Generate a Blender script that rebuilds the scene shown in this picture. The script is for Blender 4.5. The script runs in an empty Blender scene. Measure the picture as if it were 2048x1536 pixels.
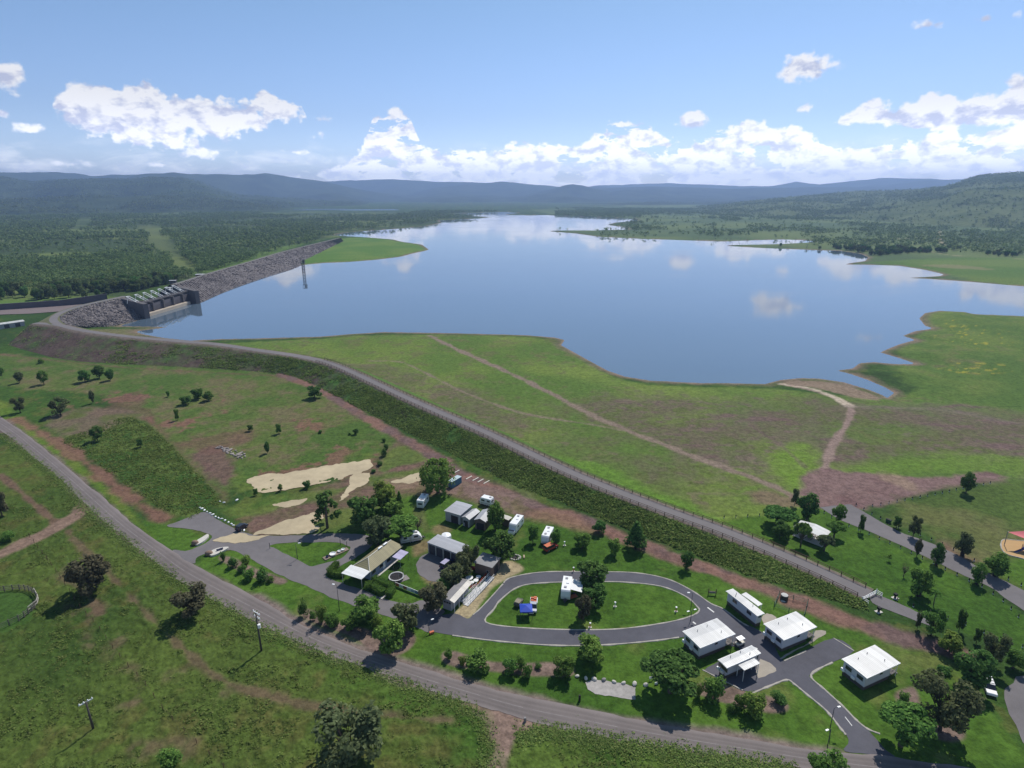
import bpy, bmesh, math, random
import numpy as np
from mathutils import Vector, Matrix
R = math.radians
random.seed(7)
RNG = np.random.default_rng(11)
SC = bpy.context.scene
COL = SC.collection

# ------------------------------------------------------------------ camera
H = 100.0                       # camera height above the camp ground (m)
FPX = 1190.0                    # focal length in pixels of the 2048 px wide photograph
PITCH = math.atan(382.0 / FPX)  # horizon at y = 386
cam = bpy.data.cameras.new('camera')
cam.sensor_width = 36.0
cam.lens = FPX / 2048 * 36.0
cam.clip_start = 1.0
cam.clip_end = 90000.0
camo = bpy.data.objects.new('camera', cam)
COL.objects.link(camo)
camo.location = (0, 0, H)
camo.rotation_euler = (math.pi / 2 - PITCH, 0, 0)
SC.camera = camo
CP, SP = math.cos(PITCH), math.sin(PITCH)

# ------------------------------------------------------------------ view, sun, sky
SC.view_settings.view_transform = 'Standard'
SC.view_settings.look = 'None'
SC.view_settings.exposure = 0.35
SC.view_settings.gamma = 1.0
HAZE = 1.0e-4
SUN_AZ, SUN_EL = R(28.0), R(52.0)      # azimuth clockwise from +Y
sun = bpy.data.lights.new('sun', 'SUN')
sun.energy = 3.6
sun.angle = R(0.53)
sun.color = (1.0, 0.955, 0.88)
suno = bpy.data.objects.new('sun', sun)
COL.objects.link(suno)
sd = Vector((math.cos(SUN_EL) * math.sin(SUN_AZ), math.cos(SUN_EL) * math.cos(SUN_AZ), math.sin(SUN_EL)))
suno.rotation_euler = sd.to_track_quat('Z', 'Y').to_euler()
suno.location = sd * 300
try:
    SC.cycles.max_bounces = 6
    SC.cycles.diffuse_bounces = 2
    SC.cycles.glossy_bounces = 3
    SC.cycles.transmission_bounces = 3
    SC.cycles.transparent_max_bounces = 6
    SC.cycles.volume_bounces = 0
    SC.cycles.use_denoising = True
except Exception:
    pass


# ------------------------------------------------------------------ pixel <-> world
def ray(px, py):
    x, u = px - 1024.0, 768.0 - py
    return Vector((x, FPX * CP + u * SP, -FPX * SP + u * CP))


def at(px, py, z=0.0):
    d = ray(px, py)
    t = (z - H) / d.z
    return Vector((d.x * t, d.y * t, z))


def proj(x, y, z):
    zz = z - H
    f = y * CP - zz * SP
    u = y * SP + zz * CP
    return 1024 + FPX * x / f, 768 - FPX * u / f


def azel(px, py):
    d = ray(px, py)
    return math.degrees(math.atan2(d.x, d.y)), math.degrees(math.atan2(d.z, math.hypot(d.x, d.y)))


def top_h(p, topy):
    """height above ground point p whose projection lies at photo row topy"""
    k = (768.0 - topy) / FPX
    zz = (k * p.y * CP - p.y * SP) / (CP + k * SP)
    return zz + H - p.z


# ------------------------------------------------------------------ node helpers
class NT:
    def __init__(s, tree):
        s.t = tree
        s.n = tree.nodes
        s.l = tree.links

    def add(s, typ, **kw):
        n = s.n.new(typ)
        for k, v in kw.items():
            setattr(n, k, v)
        return n

    def put(s, sock, v):
        if hasattr(v, 'is_output') or isinstance(v, bpy.types.NodeSocket):
            s.l.new(v, sock)
        else:
            sock.default_value = v

    def m(s, op, a, b=None, c=None, clamp=False):
        n = s.n.new('ShaderNodeMath')
        n.operation = op
        n.use_clamp = clamp
        s.put(n.inputs[0], a)
        if b is not None:
            s.put(n.inputs[1], b)
        if c is not None:
            s.put(n.inputs[2], c)
        return n.outputs[0]

    def mix(s, f, a, b, blend='MIX'):
        n = s.n.new('ShaderNodeMix')
        n.data_type = 'RGBA'
        n.blend_type = blend
        s.put(n.inputs[0], f)
        for sock, v in ((n.inputs[6], a), (n.inputs[7], b)):
            if isinstance(v, (tuple, list)) and len(v) == 3:
                v = (*v, 1)
            s.put(sock, v)
        return n.outputs[2]

    def smooth(s, x, a, b, lo=0.0, hi=1.0):
        n = s.n.new('ShaderNodeMapRange')
        n.interpolation_type = 'SMOOTHSTEP'
        s.put(n.inputs[0], x)
        n.inputs[1].default_value = a
        n.inputs[2].default_value = b
        n.inputs[3].default_value = lo
        n.inputs[4].default_value = hi
        return n.outputs[0]

    def noise(s, vec, scale, detail=3.0, rough=0.5, dist=0.0, dim='3D'):
        n = s.n.new('ShaderNodeTexNoise')
        n.noise_dimensions = dim
        if vec is not None:
            s.l.new(vec, n.inputs['Vector'])
        n.inputs['Scale'].default_value = scale
        n.inputs['Detail'].default_value = detail
        n.inputs['Roughness'].default_value = rough
        n.inputs['Distortion'].default_value = dist
        return n.outputs[0]


# ------------------------------------------------------------------ sky with clouds (world, direction based)
def build_world():
    w = bpy.data.worlds.new('World')
    SC.world = w
    w.use_nodes = True
    t = NT(w.node_tree)
    t.n.clear()
    sky = t.add('ShaderNodeTexSky')
    sky.sky_type = 'NISHITA'
    sky.sun_disc = False
    sky.sun_elevation = SUN_EL
    sky.sun_rotation = SUN_AZ
    sky.altitude = 300
    sky.air_density = 1.0
    sky.dust_density = 0.3
    sky.ozone_density = 2.0
    bg = t.add('ShaderNodeBackground')
    bg.inputs[1].default_value = 0.10
    tc = t.add('ShaderNodeTexCoord')
    sep = t.add('ShaderNodeSeparateXYZ')
    t.l.new(tc.outputs['Generated'], sep.inputs[0])
    az = t.m('MULTIPLY', t.m('ARCTAN2', sep.outputs[0], sep.outputs[1]), 57.29578)
    el = t.m('MULTIPLY', t.m('ARCSINE', sep.outputs[2]), 57.29578)

    tint = t.mix(t.smooth(el, 0.0, 26.0), (0.80, 0.83, 1.06), (0.75, 0.86, 0.82))
    skc = t.mix(1.0, sky.outputs[0], tint, 'MULTIPLY')
    t.l.new(skc, bg.inputs[0])
    t.l.new(t.smooth(el, 7.0, 0.0, 0.10, 0.15), bg.inputs[1])
    # --- density group: (az, el) in degrees -> density
    g = bpy.data.node_groups.new('cloud_density', 'ShaderNodeTree')
    g.interface.new_socket('az', in_out='INPUT', socket_type='NodeSocketFloat')
    g.interface.new_socket('el', in_out='INPUT', socket_type='NodeSocketFloat')
    g.interface.new_socket('d', in_out='OUTPUT', socket_type='NodeSocketFloat')
    g.interface.new_socket('n', in_out='OUTPUT', socket_type='NodeSocketFloat')
    q = NT(g)
    gi = q.add('NodeGroupInput')
    go = q.add('NodeGroupOutput')
    A, E = gi.outputs[0], gi.outputs[1]
    cv = q.add('ShaderNodeCombineXYZ')
    q.l.new(A, cv.inputs[0])
    q.l.new(q.m('MULTIPLY', E, 1.25), cv.inputs[1])
    V = cv.outputs[0]
    n1 = q.m('SUBTRACT', q.noise(V, 0.42, 7.0, 0.60, 0.0, '2D'), 0.5)
    vor = q.add('ShaderNodeTexVoronoi')
    vor.voronoi_dimensions = '2D'
    vor.feature = 'SMOOTH_F1'
    vor.inputs['Scale'].default_value = 0.75
    vor.inputs['Detail'].default_value = 2.0
    vor.inputs['Smoothness'].default_value = 0.4
    q.l.new(V, vor.inputs['Vector'])
    puff = q.m('SUBTRACT', 0.45, vor.outputs['Distance'])
    nz = q.m('ADD', q.m('MULTIPLY', n1, 3.0), q.m('MULTIPLY', puff, 0.9))
    # slow horizontal streak noise for wisps
    cs = q.add('ShaderNodeCombineXYZ')
    q.l.new(A, cs.inputs[0])
    q.l.new(q.m('MULTIPLY', E, 3.2), cs.inputs[1])
    streak = q.m('SUBTRACT', q.noise(cs.outputs[0], 0.22, 6.0, 0.6, 0.3, '2D'), 0.5)

    AZ0, AZ1, EL0, EL1 = -45.0, 45.0, -2.0, 22.0

    def curve(pts):
        n = q.add('ShaderNodeFloatCurve')
        c = n.mapping.curves[0]
        P = []
        for (px, py) in pts:
            a, e = azel(px, py)
            P.append(((a - AZ0) / (AZ1 - AZ0), (e - EL0) / (EL1 - EL0)))
        P.sort()
        c.points[0].location = P[0]
        c.points[1].location = P[-1]
        for p in P[1:-1]:
            c.points.new(*p)
        for p in c.points:
            p.handle_type = 'VECTOR'
        n.mapping.extend = 'HORIZONTAL'
        n.mapping.update()
        u = q.m('MULTIPLY', q.m('SUBTRACT', A, AZ0), 1 / (AZ1 - AZ0))
        q.l.new(u, n.inputs[1])
        return q.m('ADD', q.m('MULTIPLY', n.outputs[0], EL1 - EL0), EL0)

    parts = []
    # bank of cumulus along the horizon
    T1 = curve([(-200, 345), (560, 346), (640, 332), (690, 316), (726, 292), (738, 262), (742, 236), (748, 214), (780, 222), (818, 214), (826, 236), (832, 262), (842, 288),
                (862, 292), (900, 288), (940, 296), (1000, 292), (1030, 276), (1060, 270), (1092, 286), (1150, 281), (1188, 254), (1218, 238),
                (1262, 236), (1300, 242), (1332, 262), (1370, 278), (1400, 270), (1438, 256), (1470, 246), (1500, 226), (1532, 236), (1560, 250),
                (1592, 240), (1622, 262), (1662, 282), (1700, 276), (1750, 286), (1800, 270), (1850, 262), (1900, 256), (1950, 262), (2000, 244), (2048, 220), (2250, 200)])
    gv = q.add('ShaderNodeCombineXYZ')
    q.l.new(q.m('ADD', A, 31.0), gv.inputs[0])
    q.l.new(q.m('MULTIPLY', E, 2.4), gv.inputs[1])
    gap = q.noise(gv.outputs[0], 0.26, 5.0, 0.62, 0.2, '2D')
    d1 = q.m('ADD', q.m('MULTIPLY', q.m('SUBTRACT', T1, E), 0.80), q.m('MULTIPLY', nz, 0.62))
    parts.append(q.m('MINIMUM', d1, q.m('ADD', q.m('MULTIPLY', q.m('SUBTRACT', gap, 0.40), 6.0), 0.1)))
    # upper right cloud
    T2 = curve([(1600, 330), (1655, 252), (1700, 220), (1735, 194), (1762, 200), (1790, 208), (1830, 196), (1866, 174), (1900, 170), (1932, 190), (1980, 184), (2020, 176), (2048, 148), (2250, 90)])
    B2 = curve([(1600, 240), (1665, 250), (1750, 254), (1850, 268), (2048, 262), (2250, 260)])
    d2 = q.m('MINIMUM', q.m('MULTIPLY', q.m('SUBTRACT', T2, E), 0.85), q.m('MULTIPLY', q.m('SUBTRACT', E, B2), 0.9))
    parts.append(q.m('ADD', d2, q.m('MULTIPLY', nz, 0.45)))
    # big left cumulus
    T3 = curve([(0, 380), (86, 300), (104, 190), (122, 160), (170, 160), (230, 174), (248, 158), (290, 150), (308, 165), (330, 192), (352, 188), (400, 192),
                (440, 182), (468, 202), (505, 184), (532, 176), (556, 198), (600, 194), (612, 226), (640, 340), (760, 420)])
    B3 = curve([(0, 200), (96, 226), (130, 262), (200, 292), (300, 316), (400, 300), (460, 286), (530, 268), (600, 246), (640, 230), (760, 200)])
    d3 = q.m('MINIMUM', q.m('MULTIPLY', q.m('SUBTRACT', T3, E), 0.80), q.m('MULTIPLY', q.m('SUBTRACT', E, B3), 0.42))
    parts.append(q.m('ADD', d3, q.m('MULTIPLY', nz, 0.50)))
    # single clouds: (px, py, rx, ry, weight)
    for (px, py, rx, ry, wt) in [(1612, 132, 64, 34, .62), (1668, 130, 34, 16, .30), (1386, 242, 38, 24, .7), (1614, 215, 30, 18, .6), (1858, 50, 46, 15, .34), (1972, 37, 26, 12, .30),
                             (2036, 158, 30, 20, .6), (786, 224, 40, 14, .4), (10, 152, 52, 34, .50), (62, 258, 40, 14, .42), (652, 238, 34, 9, .22), (640, 268, 20, 22, .26),
                             (590, 304, 34, 10, .3), (2034, 30, 16, 10, .2), (0, 226, 18, 12, .4), (1696, 178, 34, 9, .12), (150, 328, 140, 12, .3), (400, 305, 70, 16, .4), (330, 330, 60, 8, .3)]:
        a, e = azel(px, py)
        a1, _ = azel(px + rx, py)
        _, e1 = azel(px, py - ry)
        dx = q.m('MULTIPLY', q.m('SUBTRACT', A, a), 1 / (a1 - a))
        dy = q.m('MULTIPLY', q.m('SUBTRACT', E, e), 1 / (e1 - e))
        rr = q.m('SQRT', q.m('ADD', q.m('MULTIPLY', dx, dx), q.m('MULTIPLY', dy, dy)))
        b = q.m('MULTIPLY', q.m('SUBTRACT', 1.0, rr), wt * 1.15)
        parts.append(q.m('ADD', b, q.m('MULTIPLY', nz, 0.30 if wt < .35 else .36)))
    d = parts[0]
    for p in parts[1:]:
        d = q.m('MAXIMUM', d, p)
    q.l.new(d, go.inputs[0])
    bil = q.add('ShaderNodeTexVoronoi')
    bil.voronoi_dimensions = '2D'
    bil.feature = 'SMOOTH_F1'
    bil.inputs['Scale'].default_value = 0.42
    bil.inputs['Detail'].default_value = 3.0
    bil.inputs['Roughness'].default_value = 0.6
    bil.inputs['Smoothness'].default_value = 0.5
    cb2 = q.add('ShaderNodeCombineXYZ')
    q.l.new(q.m('ADD', A, q.m('MULTIPLY', n1, 1.6)), cb2.inputs[0])
    q.l.new(q.m('ADD', q.m('MULTIPLY', E, 1.9), q.m('MULTIPLY', n1, 1.6)), cb2.inputs[1])
    q.l.new(cb2.outputs[0], bil.inputs['Vector'])
    q.l.new(q.m('ADD', q.m('MULTIPLY', q.m('SUBTRACT', 0.5, bil.outputs['Distance']), 1.1), q.m('MULTIPLY', n1, 1.5)), go.inputs[1])

    def dens(a, e):
        n = t.add('ShaderNodeGroup')
        n.node_tree = g
        t.put(n.inputs[0], a)
        t.put(n.inputs[1], e)
        return n.outputs

    d0, b0 = dens(az, el)
    d1, b1 = dens(t.m('ADD', az, 0.45), t.m('ADD', el, 0.6))
    alpha = t.smooth(d0, 0.0, 0.30)
    # a billow is bright where its own rim faces the sun and grey below; deep under the tops the base is greyer
    rim = t.m('MULTIPLY', t.m('SUBTRACT', b0, b1), 1.25)
    deep = t.m('MULTIPLY', t.smooth(d1, 0.25, 2.0), 0.56)
    lit = t.m('SUBTRACT', t.m('ADD', 0.90, rim), deep, clamp=True)
    # wisps and pale veil low over the horizon
    cs = t.add('ShaderNodeCombineXYZ')
    t.l.new(az, cs.inputs[0])
    t.l.new(t.m('MULTIPLY', el, 3.4), cs.inputs[1])
    str1 = t.noise(cs.outputs[0], 0.25, 6.0, 0.6, 0.4, '2D')
    veil = t.m('MULTIPLY', t.smooth(str1, 0.42, 0.72), t.smooth(el, 5.0, 0.5))
    veil = t.m('MULTIPLY', veil, 0.75)
    shade = t.mix(lit, (0.55, 0.58, 0.74), (1.0, 0.985, 0.98))
    # far clouds pale into the air near the horizon
    shade = t.mix(t.smooth(el, 4.0, 0.2, 0.0, 0.45), shade, (0.90, 0.92, 0.98))
    above = t.smooth(el, -0.6, 0.1)
    amax = t.m('MULTIPLY', t.m('MAXIMUM', t.m('MULTIPLY', alpha, t.smooth(el, 0.0, 2.5, 0.70, 0.97)), veil), above)
    cb = t.add('ShaderNodeBackground')
    t.l.new(shade, cb.inputs[0])
    t.l.new(t.smooth(el, 8.0, 0.3, 0.80, 1.75), cb.inputs[1])
    ms = t.add('ShaderNodeMixShader')
    t.l.new(amax, ms.inputs[0])
    t.l.new(bg.outputs[0], ms.inputs[1])
    t.l.new(cb.outputs[0], ms.inputs[2])
    out = t.add('ShaderNodeOutputWorld')
    t.l.new(ms.outputs[0], out.inputs[0])
    try:
        w.cycles.sampling_method = 'MANUAL'
        w.cycles.sample_map_resolution = 512
    except Exception:
        pass


build_world()


# ------------------------------------------------------------------ numpy noise and outlines
def _hash(ix, iy, seed):
    h = (ix.astype(np.int64) * 374761393 + iy.astype(np.int64) * 668265263 + seed * 974634777) & 0xFFFFFFFF
    h = ((h ^ (h >> 13)) * 1274126177) & 0xFFFFFFFF
    return ((h ^ (h >> 16)) & 0xFFFF).astype(np.float32) / 65535.0


def vnoise(x, y, seed=0):
    ix, iy = np.floor(x), np.floor(y)
    fx, fy = (x - ix).astype(np.float32), (y - iy).astype(np.float32)
    ux, uy = fx * fx * (3 - 2 * fx), fy * fy * (3 - 2 * fy)
    a, b = _hash(ix, iy, seed), _hash(ix + 1, iy, seed)
    c, d = _hash(ix, iy + 1, seed), _hash(ix + 1, iy + 1, seed)
    return (a + (b - a) * ux) * (1 - uy) + (c + (d - c) * ux) * uy


def fbm(x, y, scale, octs=4, seed=0, gain=0.5):
    """-1 .. 1, scale = metres of the largest feature"""
    s, amp, tot = 0.0, 1.0, 0.0
    fx, fy = x / scale, y / scale
    for o in range(octs):
        s = s + amp * (vnoise(fx + 17.3 * o, fy - 9.1 * o, seed + o) * 2 - 1)
        tot += amp
        amp *= gain
        fx, fy = fx * 2.03, fy * 2.03
    return s / tot * 1.6


def sstep(x, a, b):
    t = np.clip((x - a) / (b - a), 0, 1)
    return t * t * (3 - 2 * t)


def W(pts, z=0.0):
    """photo outline -> ground outline in metres"""
    return np.array([[*at(px, py, z).xy] for px, py in pts])


def smooth_poly(P, n=4, closed=True):
    """Catmull-Rom through the points"""
    P = np.asarray(P, float)
    N = len(P)
    out = []
    for i in range(N if closed else N - 1):
        if closed:
            a, b, c, d = P[(i - 1) % N], P[i], P[(i + 1) % N], P[(i + 2) % N]
        else:
            a, b, c, d = P[max(i - 1, 0)], P[i], P[i + 1], P[min(i + 2, N - 1)]
        for k in range(n):
            t = k / n
            out.append(0.5 * ((2 * b) + (c - a) * t + (2 * a - 5 * b + 4 * c - d) * t * t + (3 * b - a - 3 * c + d) * t ** 3))
    if not closed:
        out.append(P[-1])
    return np.array(out)


def sd_poly(X, Y, P, margin):
    """signed distance to a closed outline, negative inside; +margin beyond the margin"""
    P = np.asarray(P)
    out = np.full(X.shape, margin, np.float32)
    lo, hi = P.min(0) - margin, P.max(0) + margin
    idx = np.nonzero((X > lo[0]) & (X < hi[0]) & (Y > lo[1]) & (Y < hi[1]))[0]
    if len(idx) == 0:
        return out
    x, y = X[idx], Y[idx]
    d2 = np.full(x.shape, 1e18)
    ins = np.zeros(x.shape, bool)
    for i in range(len(P)):
        ax, ay = P[i]
        bx, by = P[(i + 1) % len(P)]
        ex, ey = bx - ax, by - ay
        L = ex * ex + ey * ey + 1e-12
        t = np.clip(((x - ax) * ex + (y - ay) * ey) / L, 0, 1)
        d2 = np.minimum(d2, (x - ax - t * ex) ** 2 + (y - ay - t * ey) ** 2)
        if ay != by:
            c = ((ay > y) != (by > y)) & (x < (bx - ax) * (y - ay) / (by - ay) + ax)
            ins ^= c
    d = np.sqrt(d2)
    out[idx] = np.where(ins, -d, np.minimum(d, margin))
    return out


def d_line(X, Y, P, margin):
    P = np.asarray(P)
    out = np.full(X.shape, margin, np.float32)
    for i in range(len(P) - 1):
        (ax, ay), (bx, by) = P[i], P[i + 1]
        idx = np.nonzero((X > min(ax, bx) - margin) & (X < max(ax, bx) + margin) & (Y > min(ay, by) - margin) & (Y < max(ay, by) + margin))[0]
        if len(idx) == 0:
            continue
        x, y = X[idx], Y[idx]
        ex, ey = bx - ax, by - ay
        t = np.clip(((x - ax) * ex + (y - ay) * ey) / (ex * ex + ey * ey + 1e-12), 0, 1)
        out[idx] = np.minimum(out[idx], np.hypot(x - ax - t * ex, y - ay - t * ey))
    return out


def lin(r, g, b):
    return tuple(((c / 255) / 12.92 if c / 255 <= 0.04045 else ((c / 255 + 0.055) / 1.055) ** 2.4) for c in (r, g, b))


def alb(r, g, b, k=0.80):
    """albedo of a sunlit ground seen as this sRGB colour"""
    return np.array(lin(r, g, b)) * k


# ------------------------------------------------------------------ mesh helpers
def mesh_np(name, V, F, smooth=False):
    """V n x 3, F m x k (all faces with k corners)"""
    V = np.ascontiguousarray(V, np.float32)
    F = np.ascontiguousarray(F, np.int32)
    me = bpy.data.meshes.new(name)
    me.vertices.add(len(V))
    me.vertices.foreach_set('co', V.ravel())
    m, k = F.shape
    me.loops.add(m * k)
    me.loops.foreach_set('vertex_index', F.ravel())
    me.polygons.add(m)
    me.polygons.foreach_set('loop_start', np.arange(0, m * k, k, dtype=np.int32))
    me.polygons.foreach_set('loop_total', np.full(m, k, np.int32))
    if smooth:
        me.polygons.foreach_set('use_smooth', np.ones(m, bool))
    me.update(calc_edges=True)
    return me


def obj(name, me, mat=None, parent=None, kind=None):
    o = bpy.data.objects.new(name, me)
    COL.objects.link(o)
    if mat is not None:
        me.materials.clear()
        me.materials.append(mat)
    if parent is not None:
        o.parent = parent
    if kind:
        o['kind'] = kind
    return o


def tag(o, label, cat, group=None, kind=None):
    o['label'] = label
    o['category'] = cat
    if group:
        o['group'] = group
    if kind:
        o['kind'] = kind
    return o


def thing(name, label, cat, loc=(0, 0, 0), rz=0.0, group=None):
    o = bpy.data.objects.new(name, None)
    o.empty_display_size = 0.3
    COL.objects.link(o)
    o.location = loc
    o.rotation_euler = (0, 0, rz)
    return tag(o, label, cat, group)


class MB:
    """collects boxes, bars, tubes and sheets into ONE mesh"""

    def __init__(s):
        s.v, s.f = [], []

    def add(s, V, F):
        b = len(s.v)
        s.v += [tuple(map(float, v)) for v in V]
        s.f += [tuple(b + i for i in f) for f in F]
        return s

    def box(s, c, d, rz=0.0, tilt=None):
        x, y, z = d[0] / 2, d[1] / 2, d[2] / 2
        P = [Vector((i * x, j * y, k * z)) for k in (-1, 1) for j in (-1, 1) for i in (-1, 1)]
        M = Matrix.Rotation(rz, 3, 'Z')
        if tilt is not None:
            M = M @ tilt
        P = [M @ p + Vector(c) for p in P]
        return s.add(P, [(0, 2, 3, 1), (4, 5, 7, 6), (0, 1, 5, 4), (2, 6, 7, 3), (0, 4, 6, 2), (1, 3, 7, 5)])

    def bar(s, a, b, w, h=None):
        """square bar from a to b"""
        a, b = Vector(a), Vector(b)
        h = h or w
        d = (b - a)
        if d.length < 1e-6:
            return s
        d.normalize()
        up = Vector((0, 0, 1)) if abs(d.z) < 0.95 else Vector((0, 1, 0))
        sx = d.cross(up).normalized()
        sy = sx.cross(d).normalized()
        P = [p + sx * (i * w / 2) + sy * (j * h / 2) for p in (a, b) for (i, j) in ((-1, -1), (1, -1), (1, 1), (-1, 1))]
        return s.add(P, [(3, 2, 1, 0), (4, 5, 6, 7), (0, 1, 5, 4), (1, 2, 6, 5), (2, 3, 7, 6), (3, 0, 4, 7)])

    def tube(s, pts, rad, n=6, cap=True):
        pts = [Vector(p) for p in pts]
        if not hasattr(rad, '__len__'):
            rad = [rad] * len(pts)
        b = len(s.v)
        for i, p in enumerate(pts):
            d = (pts[min(i + 1, len(pts) - 1)] - pts[max(i - 1, 0)]).normalized()
            up = Vector((0, 1, 0)) if abs(d.z) > 0.7 else Vector((0, 0, 1))
            sx = d.cross(up).normalized()
            sy = d.cross(sx).normalized()
            for k in range(n):
                a = 2 * math.pi * k / n
                s.v.append(tuple(p + (sx * math.cos(a) + sy * math.sin(a)) * rad[i]))
        for i in range(len(pts) - 1):
            for k in range(n):
                s.f.append((b + i * n + k, b + i * n + (k + 1) % n, b + (i + 1) * n + (k + 1) % n, b + (i + 1) * n + k))
        if cap:
            s.f.append(tuple(b + k for k in range(n))[::-1])
            s.f.append(tuple(b + (len(pts) - 1) * n + k for k in range(n)))
        return s

    def prism(s, poly, z0, z1):
        """vertical prism over a 2-D outline"""
        n = len(poly)
        a = sum(poly[i][0] * poly[(i + 1) % n][1] - poly[(i + 1) % n][0] * poly[i][1] for i in range(n))
        if a < 0:
            poly = poly[::-1]
        P = [(p[0], p[1], z0) for p in poly] + [(p[0], p[1], z1) for p in poly]
        return s.add(P, [tuple(range(n))[::-1], tuple(range(n, 2 * n))] + [(i, (i + 1) % n, n + (i + 1) % n, n + i) for i in range(n)])

    def extrude(s, prof, a, b):
        """profile in the (across, up) plane swept from a to b (horizontal run)"""
        a, b = Vector(a), Vector(b)
        d = (b - a).normalized()
        sx = Vector((-d.y, d.x, 0)).normalized() * -1
        n = len(prof)
        P = [p + sx * u + Vector((0, 0, 1)) * v for p in (a, b) for (u, v) in prof]
        return s.add(P, [tuple(range(n)), tuple(range(n, 2 * n))[::-1]] + [(i, n + i, n + (i + 1) % n, (i + 1) % n) for i in range(n)])

    def lathe(s, prof, c=(0, 0, 0), n=16, cap=True):
        b = len(s.v)
        for (r, z) in prof:
            for k in range(n):
                a = 2 * math.pi * k / n
                s.v.append((c[0] + r * math.cos(a), c[1] + r * math.sin(a), c[2] + z))
        for i in range(len(prof) - 1):
            for k in range(n):
                s.f.append((b + i * n + k, b + i * n + (k + 1) % n, b + (i + 1) * n + (k + 1) % n, b + (i + 1) * n + k))
        if cap:
            s.f.append(tuple(b + k for k in range(n))[::-1])
            s.f.append(tuple(b + (len(prof) - 1) * n + k for k in range(n)))
        return s

    def blob(s, c, r, seed=0, sub=2, rough=0.25, flat=1.0):
        """irregular stone"""
        bm = bmesh.new()
        bmesh.ops.create_icosphere(bm, subdivisions=sub, radius=1.0)
        rnd = random.Random(seed)
        k = [Vector((rnd.uniform(-1, 1), rnd.uniform(-1, 1), rnd.uniform(-1, 1))).normalized() for _ in range(7)]
        w = [rnd.uniform(-rough, rough) for _ in k]
        V = []
        for v in bm.verts:
            q = v.co.copy()
            f = 1 + sum(wi * max(0, q.dot(ki)) ** 2 for wi, ki in zip(w, k))
            V.append((c[0] + q.x * f * r[0], c[1] + q.y * f * r[1], c[2] + q.z * f * r[2] * flat))
        F = [tuple(v.index for v in f.verts) for f in bm.faces]
        bm.free()
        return s.add(V, F)

    def build(s, name, mat=None, parent=None, smooth=False, kind=None):
        me = bpy.data.meshes.new(name)
        me.from_pydata(s.v, [], s.f)
        me.update()
        if smooth:
            me.polygons.foreach_set('use_smooth', np.ones(len(me.polygons), bool))
        return obj(name, me, mat, parent, kind)


# ------------------------------------------------------------------ materials
MAT = {}


def new_mat(name):
    m = bpy.data.materials.new(name)
    m.use_nodes = True
    t = NT(m.node_tree)
    b = t.n['Principled BSDF']
    return m, t, b


def simple(name, rgb, rough=0.7, var=0.12, scale=1.5, metal=0.0, spec=0.3, bump=0.0, dirt=0.0):
    m, t, b = new_mat(name)
    tc = t.add('ShaderNodeTexCoord')
    V = tc.outputs['Object']
    n = t.noise(V, scale, 5, 0.6)
    n2 = t.noise(V, scale * 9, 3, 0.6)
    f = t.m('ADD', t.m('MULTIPLY', t.m('SUBTRACT', n, 0.5), 2 * var), t.m('MULTIPLY', t.m('SUBTRACT', n2, 0.5), var))
    c = t.mix(1.0, (*rgb, 1), t.m('ADD', 1.0, f), 'MULTIPLY')
    if dirt:
        c = t.mix(t.m('MULTIPLY', t.smooth(t.noise(V, scale * 0.7, 6, 0.7), 0.5, 0.75), dirt), c, tuple(x * 0.45 for x in rgb))
    t.l.new(c, b.inputs['Base Color'])
    b.inputs['Roughness'].default_value = rough
    b.inputs['Metallic'].default_value = metal
    b.inputs['Specular IOR Level'].default_value = spec
    if bump:
        bp = t.add('ShaderNodeBump')
        bp.inputs['Strength'].default_value = bump
        t.l.new(n2, bp.inputs['Height'])
        t.l.new(bp.outputs[0], b.inputs['Normal'])
    MAT[name] = m
    return m


def corrugated(name, rgb, pitch=0.4, rough=0.45, axis=0):
    """sheet roofing: ribs across the fall, faint sheet joints and stains"""
    m, t, b = new_mat(name)
    tc = t.add('ShaderNodeTexCoord')
    sep = t.add('ShaderNodeSeparateXYZ')
    t.l.new(tc.outputs['Object'], sep.inputs[0])
    u = sep.outputs[axis]
    rib = t.m('SINE', t.m('MULTIPLY', u, 2 * math.pi / pitch))
    sheet = t.noise(None, 1.0)
    wn = t.add('ShaderNodeTexWhiteNoise', noise_dimensions='1D')
    t.l.new(t.m('FLOOR', t.m('DIVIDE', u, 0.9)), wn.inputs['W'])
    f = t.m('ADD', t.m('MULTIPLY', t.m('SUBTRACT', wn.outputs[0], 0.5), 0.22), t.m('MULTIPLY', t.m('SUBTRACT', t.noise(tc.outputs['Object'], 0.5, 6, 0.65), 0.5), 0.28))
    c = t.mix(1.0, (*rgb, 1), t.m('ADD', 0.98, f), 'MULTIPLY')
    c = t.mix(t.m('MULTIPLY', t.smooth(rib, 0.3, 1.0), 0.30), c, tuple(x * 0.5 for x in rgb))
    c = t.mix(t.m('MULTIPLY', t.smooth(t.noise(tc.outputs['Object'], 0.9, 6, 0.7), 0.52, 0.72), 0.25), c, tuple(x * 0.55 for x in rgb))
    t.l.new(c, b.inputs['Base Color'])
    b.inputs['Roughness'].default_value = rough
    b.inputs['Specular IOR Level'].default_value = 0.4
    bp = t.add('ShaderNodeBump')
    bp.inputs['Strength'].default_value = 0.35
    bp.inputs['Distance'].default_value = 0.04
    t.l.new(rib, bp.inputs['Height'])
    t.l.new(bp.outputs[0], b.inputs['Normal'])
    MAT[name] = m
    return m


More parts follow.
